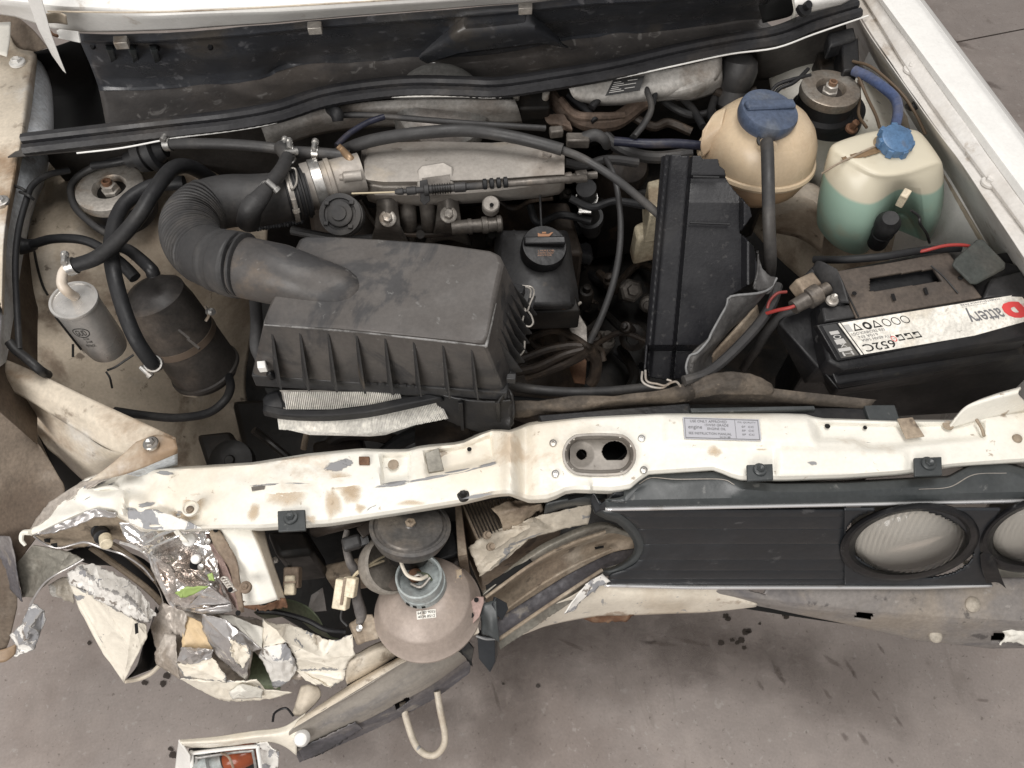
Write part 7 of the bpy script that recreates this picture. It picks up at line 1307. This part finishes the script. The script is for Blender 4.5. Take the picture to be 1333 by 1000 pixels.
def onc(u, a, lift=.0004):
    """a point on the filter can: u along, a angle from the viewer side"""
    out = (-FWD - fax * (-FWD).dot(fax)).normalized(); sd = -fax.cross(out)
    return fa + fax * u + (out * math.cos(a) + sd * math.sin(a)) * (.0260 + lift)
def ctext(s, u0, u1, a0, a1, m=INK):
    o = text(ff, s, [Vector((0, 0, 0)), Vector((1, 0, 0)), Vector((1, 1, 0)), Vector((0, 1, 0))], 0, 0, 1, 1, m, lift=0)
    me = o.data; off = o.location + wloc(ff)
    bmn = [v.co + off for v in me.vertices]
    c = Vector(); pts = [onc(u0 + (u1 - u0) * (1 - p.y), a0 + (a1 - a0) * p.x) for p in bmn]
    c = sum(pts, Vector()) / len(pts)
    for v, p in zip(me.vertices, pts): v.co = p - c
    o.location = c - wloc(ff); o.parent = fbod; o.location = c - wloc(fbod)
    return o
ctext('GUD', .026, .037, -.02, .42); ctext('FILTER', .043, .0465, .12, .36); ctext('E168', .049, .053, .16, .40); ctext('PETROL', .057, .062, .02, .44)
mb = MB(); k_ = 26
for i in range(k_):
    t = 2 * math.pi * i / k_; j = 2 * math.pi * (i + 1) / k_
    mb.add([onc(.0315 + .010 * math.sin(t), .20 + .36 * math.cos(t)), onc(.0315 + .010 * math.sin(j), .20 + .36 * math.cos(j)), onc(.0315 + .0086 * math.sin(j), .20 + .33 * math.cos(j)), onc(.0315 + .0086 * math.sin(t), .20 + .33 * math.cos(t))], [[0, 1, 2, 3]])
ob('logo_ring', mb, INK, fbod, smooth=0)
ob('filter_wrap', MB().add([onc(u, a, .0012) for u in (.010, Lf * .82) for a in [-1.5 + .1 * k for k in range(9)]], [[k, k + 1, 10 + k, 9 + k] for k in range(8)]), WHITE, ff, solid=.0006)
ob('wrap_edge', MB().tube([onc(.008 + k * .008, -.68, .0012) for k in range(10)], .0012, 6, 1), INK, ff)
for pts in ([(174, 462, .70), (162, 470, .70), (150, 478, .695), (140, 482, .69)], [(138, 484, .69), (143, 492, .685), (146, 505, .67)], [(95, 448, .70), (95, 465, .69)]): ob('cable_tie', hosem(pts, 1.5, 6), INK, ff)
# ================================================================ CANISTER
cn = thing('charcoal_canister', 'dirty black bottle shaped canister strapped on the left inner wing', 'canister', P(240, 440, .62))
ca = P(186, 366, .755); cb = P(272, 486, .59); cax = (cb - ca).normalized(); Lc = (cb - ca).length
CANM = mat('dirty_canister_plastic', (.050, .045, .041), .5, layers=[((.11, .09, .074), 8, .46, .66, .8), ((.028, .026, .026), 9, .56, .68, .6)], bump=(30, .2))
can = ob('canister_body', MB().lathe(ca, cax, [(.0, .010), (.016, .010), (.029, .014), (.036, .022), (.040, .024), (.040, .032), (.0425, .048), (.0445, Lc * .6), (.046, Lc * .92), (.0485, Lc * .93), (.0485, Lc * .955), (.0455, Lc * .96), (.040, Lc * 1.02), (.01, Lc * 1.04), (0, Lc * 1.04)], 56), CANM, cn)
bd = ob('steel_strap', MB().lathe(ca + cax * Lc * .56, cax, [(.0442, -.005), (.0454, -.005), (.0456, .005), (.0444, .005)], 56), mat('dirty_strap', (.20, .155, .12), .45, .5, layers=[((.1, .075, .055), 20, .5, .7, .7)], bump=None), cn)
ob('strap_screw', MB().lathe(P(274, 406, .72), (.6, -.5, .5), [(.005, -.004), (.005, .004), (.003, .005), (.003, .009), (0, .009)], 16), STEEL, bd)
ob('strap_screw', hosem([(268, 400, .72), (272, 410, .72), (268, 418, .715)], 2, 6), STEELD, bd)
ob('canister_foot', sheet([[(230, 498, .61), (242, 498, .615), (250, 500, .61)], [(238, 515, .59), (248, 517, .59), (258, 518, .59)]], 10, 8), RAILB, cn, solid=.001, off=0)
for x, y in ((252, 448), (240, 436)): ob('strap_rib', MB().box(P(x, y, .71), .003, .02, .003, Euler((.2, 0, .8)).to_matrix()), CANM, can)
for pts, r in (([(200, 358, .775), (196, 350, .782), (180, 335, .785), (168, 326, .785), (158, 322, .78)], [9, 8, 7]), ([(176, 362, .765), (165, 350, .77), (150, 337, .775), (140, 330, .77)], [8, 8, 7])): ob('canister_pipe', hosem(pts, r, 14), RUB, cn)
# ================================================================ HOSES
hose('fuel_hose', 'thick braided hose crossing over to the fuel filter inlet', 'hose', [(93, 347, .815), (125, 336, .82), (150, 316, .825), (178, 285, .835), (200, 250, .84), (222, 222, .83), (240, 216, .815), (258, 222, .79), (275, 234, .76)], 9.5, RUB, clamps=(.0,))
hose('fuel_hose', 'thick braided hose looping down to the fuel filter outlet', 'hose', [(240, 238, .80), (200, 242, .80), (168, 260, .80), (152, 285, .80), (145, 320, .80), (148, 355, .80), (160, 400, .78), (176, 440, .76), (196, 470, .73), (204, 474, .71)], 9.5, RUB, clamps=(.94,))
hose('breather_hose', 'thin black hose arching from the wing grommet to the canister', 'hose', [(42, 318, .74), (70, 311, .75), (105, 312, .755), (130, 322, .75), (150, 340, .74)], 6, RUB)
hose('wing_grommet', 'ribbed black grommet on the left inner wing', 'grommet', [(14, 315, .73), (24, 320, .735), (36, 320, .735), (46, 318, .735)], [8, 12, 9, 7], RUB)
hose('vent_hose', 'thin hose wrapped round the left strut cap', 'hose', [(170, 205, .78), (130, 215, .765), (104, 228, .755), (92, 245, .75), (98, 270, .745), (120, 292, .74), (140, 306, .735)], 4.5, RUBD)
hose('wing_cable', 'black cable running down the left wing rail', 'cable', [(90, 222, .775), (62, 228, .785), (42, 242, .79), (34, 262, .79), (24, 300, .785), (20, 345, .78), (22, 400, .775), (25, 455, .765)], 4, RUB)
hose('wing_cable', 'short thick black cable passing behind the diagonal brace', 'cable', [(12, 445, .77), (20, 455, .765), (36, 468, .755), (52, 482, .745), (62, 488, .72)], 6, RUB)
for x, y, lab_ in ((36, 250, 'lower black cable tie on the left wing cable'), (29, 242, 'upper black cable tie on the left wing cable')): hose('cable_tie', lab_, 'cable tie', [(x - 10, y, .792), (x, y + 4, .798), (x + 8, y + 10, .79)], 2, INK, group='cable ties on the left wing cable')
hose('canister_hose', 'black hose curling under the canister foot', 'hose', [(150, 535, .60), (190, 541, .605), (230, 544, .61), (270, 538, .62), (292, 522, .625), (300, 505, .62), (298, 490, .61)], 5.5, RUB)
hose('brake_vacuum_hose', 'black vacuum hose joined by a tee in front of the bulkhead', 'hose', [(215, 188, .815), (250, 187, .82), (300, 188, .822), (350, 192, .82), (372, 196, .815)], 7, RUBD, clamps=(.04, .97))
tee = thing('hose_tee', 'tee of clamped hose ends above the intake hose', 'hose joint', P(372, 200, .80))
for pts, r in (([(366, 192, .82), (372, 200, .822), (376, 208, .82)], 10), ([(372, 200, .82), (385, 198, .82), (420, 200, .818), (455, 203, .812)], 7.5), ([(374, 204, .835), (366, 222, .842), (352, 240, .848), (340, 256, .85), (327, 272, .845), (323, 290, .82)], [8, 9.5, 10, 14, 15])): ob('hose_branch', hosem(pts, r, 14), RUBD, tee)
for pts, t in (([(372, 200, .82), (385, 198, .82), (420, 200, .818), (455, 203, .812)], .24), ([(372, 200, .82), (385, 198, .82), (420, 200, .818), (455, 203, .812)], .60), ([(374, 204, .835), (366, 222, .842), (352, 240, .848), (340, 256, .85)], .8), ([(366, 192, .82), (372, 200, .822), (376, 208, .82)], .9)):
    c, ax = at(pts, t); clampring(tee, c, ax, .0078, STEEL, .008)
c, ax = at([(340, 256, .85), (327, 272, .845), (323, 290, .82)], .3); ob('hose_branch_rib', MB().lathe(c, ax, [(.010, -.004), (.0125, -.002), (.0125, .002), (.010, .004)], 24), RUBD, tee)
vl = thing('vacuum_valve', 'round black valve next to the vacuum hose behind the left strut', 'valve', P(190, 200, .79))
ob('valve_body', MB().lathe(P(176, 206, .79), P(215, 194, .80) - P(176, 206, .79), [(0, -.012), (.010, -.012), (.012, .002), (.020, .004), (.022, .016), (.018, .017), (.018, .022), (.025, .023), (.025, .032), (.016, .034), (.011, .044), (0, .044)], 28), RUB, vl)
hose('valve_hose', 'dark hose leading from the valve toward the left strut', 'hose', [(178, 206, .79), (150, 212, .785), (120, 216, .78)], 5, RUB)
hose('manifold_hose', 'long black hose lying along the top of the grey manifold', 'hose', [(440, 200, .79), (470, 187, .82), (510, 178, .828), (560, 172, .832), (610, 170, .832), (660, 177, .832), (700, 186, .830), (732, 195, .827)], 8, RUBD)
hose('bulkhead_cable', 'dark cable from the manifold hose end down to the black shroud', 'cable', [(728, 194, .822), (760, 207, .82), (800, 232, .81), (835, 260, .80), (858, 280, .79)], 5.5, RUBD)
hose('bulkhead_hose', 'thin dark hose parallel to the bulkhead above the manifold', 'hose', [(438, 150, .80), (480, 150, .80), (540, 155, .80), (600, 160, .80), (660, 164, .798), (710, 167, .79)], 4, RUBD)
hose('hose_elbow', 'short black elbow on the bulkhead hose end', 'hose elbow', [(430, 142, .805), (438, 148, .812), (440, 158, .805)], [7, 9, 7], RUB)
hose('blue_vacuum_pipe', 'blue black pipe running behind the round coolant tank', 'pipe', [(800, 184, .76), (840, 187, .765), (880, 187, .768), (915, 190, .765)], 6, BLUEH)
hose('blue_wire', 'dark blue cable slanting behind the manifold', 'cable', [(438, 190, .80), (455, 174, .80), (478, 160, .80), (500, 152, .80)], 4, BLUEH)
hose('heater_hose', 'dark hose curving down from the bulkhead plate', 'hose', [(835, 98, .79), (842, 118, .79), (848, 140, .785), (840, 160, .78), (826, 178, .775)], 4, RUBD)
hose('heater_hose', 'second dark hose hanging beside the bulkhead plate', 'hose', [(848, 96, .785), (853, 112, .785), (850, 135, .78), (838, 160, .775), (822, 180, .77)], 3.5, RUB)
hose('brake_pipe', 'thin black pipe arching behind the right strut cap, nearer the bulkhead', 'pipe', [(1000, 128, .775), (1010, 112, .785), (1030, 104, .79), (1055, 98, .79)], 2.5, RUB, group='pipes behind the right strut cap')
hose('brake_pipe', 'thin black pipe behind the right strut cap, nearer the round tank', 'pipe', [(1006, 126, .775), (1016, 115, .785), (1034, 107, .79), (1052, 90, .79)], 2.5, RUB, group='pipes behind the right strut cap')
hose('dipstick_cable', 'thin grey cable curving down the middle of the bay', 'cable', [(788, 206, .79), (798, 225, .79), (804, 250, .78), (808, 290, .76), (806, 330, .74), (798, 370, .72), (784, 410, .69), (768, 445, .655)], [3.5, 4, 4.5, 4.5], RUBD)
hose('radiator_hose', 'long dark hose lying across in front of the engine', 'hose', [(665, 503, .665), (700, 508, .67), (750, 511, .67), (800, 509, .67), (850, 504, .67)], 6.5, RUBD)
hose('lower_cable', 'dark loose cable in front of the engine', 'cable', [(668, 520, .64), (720, 524, .645), (780, 518, .645), (830, 512, .65)], 5, RUB)
hose('bay_wire', 'thin wire hanging beside the oil filler cap', 'wire', [(703, 255, .76), (704, 280, .75), (705, 300, .74)], 1.6, RUB)
for pts, lab_ in (([(870, 110, .74), (900, 140, .74), (915, 165, .74)], 'dark hose dropping behind the round tank'), ([(930, 128, .74), (925, 150, .74), (935, 165, .74)], 'short dark hose under the rubber boot'), ([(760, 118, .785), (772, 108, .79), (778, 128, .785), (770, 140, .78)], 'looped black hose beneath the weatherstrip'), ([(740, 125, .77), (760, 140, .77), (775, 158, .765)], 'stiff dark hose beside the taped loom')):
    hose('bay_hose', lab_, 'hose', pts, 5, GREASE if 0 else RUB)
# ================================================================ LOOSE HEADLAMP, HORN, CONNECTORS
lh = thing('loose_headlamp', 'dusty round headlamp knocked loose and seen from its back', 'headlamp', P(556, 800, .55))
hc = P(557, 792, .585); hn = Vector((-.06, .16, .985)).normalized()
ob('lamp_shell', MB().lathe(hc, hn, [(.0001, -.012), (.061, -.012), (.0615, -.006), (.064, -.005), (.0645, -.001), (.061, .004), (.059, .012), (.0538, .0252), (.0532, .0268), (.0512, .0284), (.044, .036), (.034, .042), (.0275, .045), (.0, .045)], 64), HEADB, lh)
sc_ = P(546, 752, .655); sn = Vector((-.05, .05, 1)).normalized()
sk = ob('bulb_socket', MB().lathe(sc_, sn, [(.0275, -.026), (.0275, -.012), (.0262, -.011), (.0262, .006), (.0245, .0072), (.0235, .006), (.0235, -.010), (.0, -.010)], 48), SOCK, lh)
for t in (-2.2, -1.9, -1.55):
    ob('socket_slot', MB().box(sc_ + Vector((math.cos(t) * .0272, math.sin(t) * .0272, -.018)), .004, .003, .006, Euler((0, 0, t + 1.57)).to_matrix()), HOLE, sk)
for s_, e_ in ((((537, 752, .655), (545, 748, .66), (552, 752, .656)), 2), (((535, 760, .652), (548, 764, .655), (560, 752, .656)), 2), (((540, 745, .655), (556, 748, .658), (562, 755, .65)), 1.6)):
    ob('socket_spring', hosem(list(s_), e_, 6), GREENM if e_ < 2 else STEELD, sk)
ob('bulb_base', MB().lathe(P(540, 748, .652), (0, 0, 1), [(.008, -.006), (.008, 0), (.006, .003), (.003, .004), (.003, .008), (0, .008)], 16), RUST, sk)
ob('bulb_wire', hosem([(516, 712, .67), (520, 724, .675), (525, 740, .672), (532, 750, .668), (546, 754, .668), (556, 750, .662)], 2.4, 8), mat('cream_wire', (.66, .60, .5), .5, bump=None), lh)
hq = [P(543, 806, .634), P(567, 803, .634), P(566, 793, .638), P(542, 796, .638)]
hq = [p + hn * .0 for p in hq]
def on_shell(px, py):
    # intersect the pixel ray with the shell numerically
    z = .66
    best = None
    for k in range(600):
        p = P(px, py, .66 - k * .0002); r = p - hc; h = r.dot(hn); rad = (r - hn * h).length
        pr = [(.058, .004), (.056, .012), (.050, .026), (.042, .036), (.034, .042), (.0275, .045)]
        if h <= .045 and h >= .0:
            for (r0, h0), (r1, h1) in zip(pr, pr[1:]):
                if h0 <= h <= h1 and rad <= r0 + (r1 - r0) * (h - h0) / (h1 - h0): return p
    return P(px, py, .62)
def shell_sticker(x0, y0, x1, y1, x2, y2, x3, y3, m, name):
    q = [on_shell(x0, y0), on_shell(x1, y1), on_shell(x2, y2), on_shell(x3, y3)]
    n_ = (q[1] - q[0]).cross(q[3] - q[0]).normalized(); n_ = n_ if n_.dot(CAM - q[0]) > 0 else -n_
    q = [p + n_ * .0012 for p in q]; s_ = ob(name, MB().prism(q, n_ * -.002), m, lh); return s_, [p + n_ * .0001 for p in q]
st_, sq = shell_sticker(543, 807, 568, 804, 567, 793, 542, 796, LABELW, 'sticker')
text(st_, '64183 9055', sq, .06, .55, .96, .88, INK); text(st_, '4034 8512', sq, .06, .10, .94, .42, INK)
st_, sq = shell_sticker(592, 759, 601, 758, 600, 742, 591, 743, mat('tan_sticker', (.45, .36, .26), .5, bump=None), 'sticker'); patch(st_, sq, .1, .35, .9, .5, INKG, 'sticker_print')
# black ring gasket standing behind
rg = thing('lamp_dust_cover', 'round grey rubber dust cover flipped open behind the loose headlamp', 'dust cover', P(508, 738, .62))
rc = P(500, 736, .632); rn = Vector((.62, -.22, .75)).normalized()
ob('cover_shell', MB().lathe(rc, rn, [(.0, -.014), (.022, -.014), (.031, -.006), (.034, .004), (.034, .016), (.031, .017), (.0305, .004), (.025, -.007), (.0, -.009)], 48), mat('dusty_grey_rubber', (.25, .225, .195), .6, layers=[((.3, .26, .22), 12, .5, .7, .7)], bump=(60, .15)), rg)
hr = thing('horn', 'round grey black disc horn under the cross panel', 'horn', P(533, 690, .62))
hoc = P(534, 685, .685); hon = Vector((.16, .34, .92)).normalized()
ob('horn_disc', MB().lathe(hoc, hon, [(.040, -.016), (.044, -.006), (.0455, -.001), (.0455, .001), (.0415, .0022), (.040, .0005), (.0375, .001), (.036, .0035), (.033, .0040), (.012, .0025), (.007, .003), (.006, .0045), (0, .0045)], 64), HORNM, hr)
ob('horn_nut', MB().lathe(hoc + hon * .004, hon, [(.006, 0), (.006, .003), (.003, .0035), (.0028, .0015), (0, .0015)], 6), TANM, hr)
ob('horn_motor', MB().lathe(hoc - hon * .045, hon, [(0, 0), (.025, 0), (.027, .01), (.026, .028), (0, .028)], 32), GREASE, hr)
# wires and connectors
cnn = thing('wiring_connector', 'cream two way connector hanging beside the loose headlamp', 'connector', P(452, 775, .60))
d_ = Euler((.5, -.1, -.35)).to_matrix()
ob('connector_body', MB().box(P(446, 773, .625), .017, .034, .014, d_), PALE, cnn, bevel=.0015)
ob('connector_body', MB().box(P(456, 764, .632), .015, .022, .012, d_), PALE, cnn, bevel=.0015)
ob('connector_groove', MB().box(P(447, 770, .634), .003, .03, .003, d_), TANM, cnn)
for dx in (0, 6): ob('connector_wire', hosem([(456 + dx, 756 - dx, .635), (466 + dx, 744 - dx * .5, .64), (480 + dx, 738 - dx, .64), (500, 730 - dx, .635)], 1.6, 6), GOLD, cnn)
cn2 = thing('wiring_connector', 'dirty cream connector block under the black clip', 'connector', P(382, 760, .60))
ob('connector_body', MB().box(P(381, 752, .62), .018, .024, .018, Euler((.3, 0, -.1)).to_matrix()), TANM, cn2, bevel=.002)
ob('connector_body', MB().box(P(378, 762, .625), .012, .022, .012, Euler((.3, 0, -.1)).to_matrix()), PALE, cn2, bevel=.002)
ob('connector_groove', MB().box(P(378, 758, .634), .013, .002, .004, Euler((.3, 0, -.1)).to_matrix()), TANM, cn2)
hose('taped_loom', 'grey taped wiring loom hanging left of the horn', 'wiring loom', [(452, 690, .65), (450, 706, .645), (455, 730, .63), (462, 745, .62), (464, 775, .60), (470, 800, .58), (468, 812, .575)], [4, 5, 6, 6, 8, 5], mat('grey_loom_tape', (.13, .12, .115), .6, layers=[((.22, .2, .18), 18, .5, .7, .7)], bump=(90, .4)))
hose('loom_wire', 'thin wire running from the loom to the lamp bracket', 'wire', [(446, 790, .60), (444, 805, .59), (452, 815, .585)], 1.6, RUBD)
ob_ = thing('horn_plug', 'grey rubber plug on the loom left of the horn', 'plug', P(455, 708, .64))
ob('plug_body', MB().box(P(458, 707, .655), .022, .016, .016, Euler((.2, .1, .2)).to_matrix()), RUBD, ob_, bevel=.004, seg=3)
ob('plug_tab', MB().box(P(474, 704, .655), .012, .012, .008, Euler((.2, .1, .2)).to_matrix()), BLACK, ob_, bevel=.001)
ob('plug_tab', MB().box(P(476, 690, .66), .016, .014, .006, Euler((.2, .1, .5)).to_matrix()), ENGM, ob_, bevel=.001)
# lamp adjusters, bracket pieces of the loose lamp
ad = thing('lamp_adjuster', 'broken grey lamp adjuster bracket left of the loose headlamp', 'bracket', P(475, 822, .55))
ob('adjuster_block', MB().box(P(472, 820, .565), .024, .028, .018, Euler((.3, .2, .4)).to_matrix()), TANM, ad, bevel=.003)
ob('adjuster_arm', plate([(456, 812, .575), (470, 800, .58), (484, 800, .58), (498, 822, .575), (492, 832, .57), (475, 836, .57), (460, 830, .57)], .004), TANM, ad, bevel=.001)
ob('adjuster_screw', MB().lathe(P(468, 818, .578), (0, -.2, 1), [(.004, 0), (.004, .003), (0, .004)], 8), STEEL, ad)
pb_ = thing('lamp_bracket', 'small pink primer bracket on the right of the loose headlamp', 'bracket', P(615, 795, .58))
ob('bracket_plate', plate([(600, 806, .605), (612, 784, .612), (620, 777, .614), (630, 777, .612), (630, 785, .610), (624, 804, .603), (616, 812, .60), (604, 814, .60)], .003), PINK, pb_, bevel=.001)
for x, y in ((614, 801), (620, 781)): ob('bracket_hole', MB().lathe(P(x, y, .6125 if y < 790 else .6065), (0, -.3, 1), [(.0028, 0), (.0028, .0008), (0, .0008)], 12), HOLE, pb_)
bk = thing('broken_grille_piece', 'sharp broken black plastic shards wedged beside the loose headlamp', 'plastic shard', P(632, 840, .52))
ob('shard', plate([(645, 777, .61), (660, 785, .60), (662, 793, .595), (654, 808, .59), (648, 802, .60), (642, 788, .61)], .004), GRILM, bk, bevel=.0008)
ob('shard', sheet([[(622, 790, .60), (634, 784, .605), (646, 782, .61)], [(626, 812, .585), (638, 812, .595), (648, 810, .595)], [(628, 826, .575), (640, 828, .58), (650, 836, .57)]], 14, 14, torn=1.5, crumple=.004, freq=40), GRILT, bk, solid=.003, off=0)
ob('shard', MB().prism(PS([(621, 828, .575), (644, 830, .572), (645, 862, .545), (638, 876, .535), (623, 858, .548)]), Vector((.004, .01, -.012))), GRILM, bk, bevel=.001)
ob('shard', plate([(588, 832, .57), (604, 828, .575), (617, 845, .56), (614, 862, .55), (604, 854, .555), (598, 840, .565)], .003), BLACK, bk, bevel=.0006)
ob('shard', hosem([(620, 828, .58), (632, 832, .58), (645, 832, .575)], 1.6, 6), mat('pale_broken_edge', (.2, .2, .2), .4), bk)
ob('shard', plate([(608, 818, .59), (622, 814, .59), (624, 824, .585), (612, 830, .58)], .003), RAILB, bk, bevel=.0006)
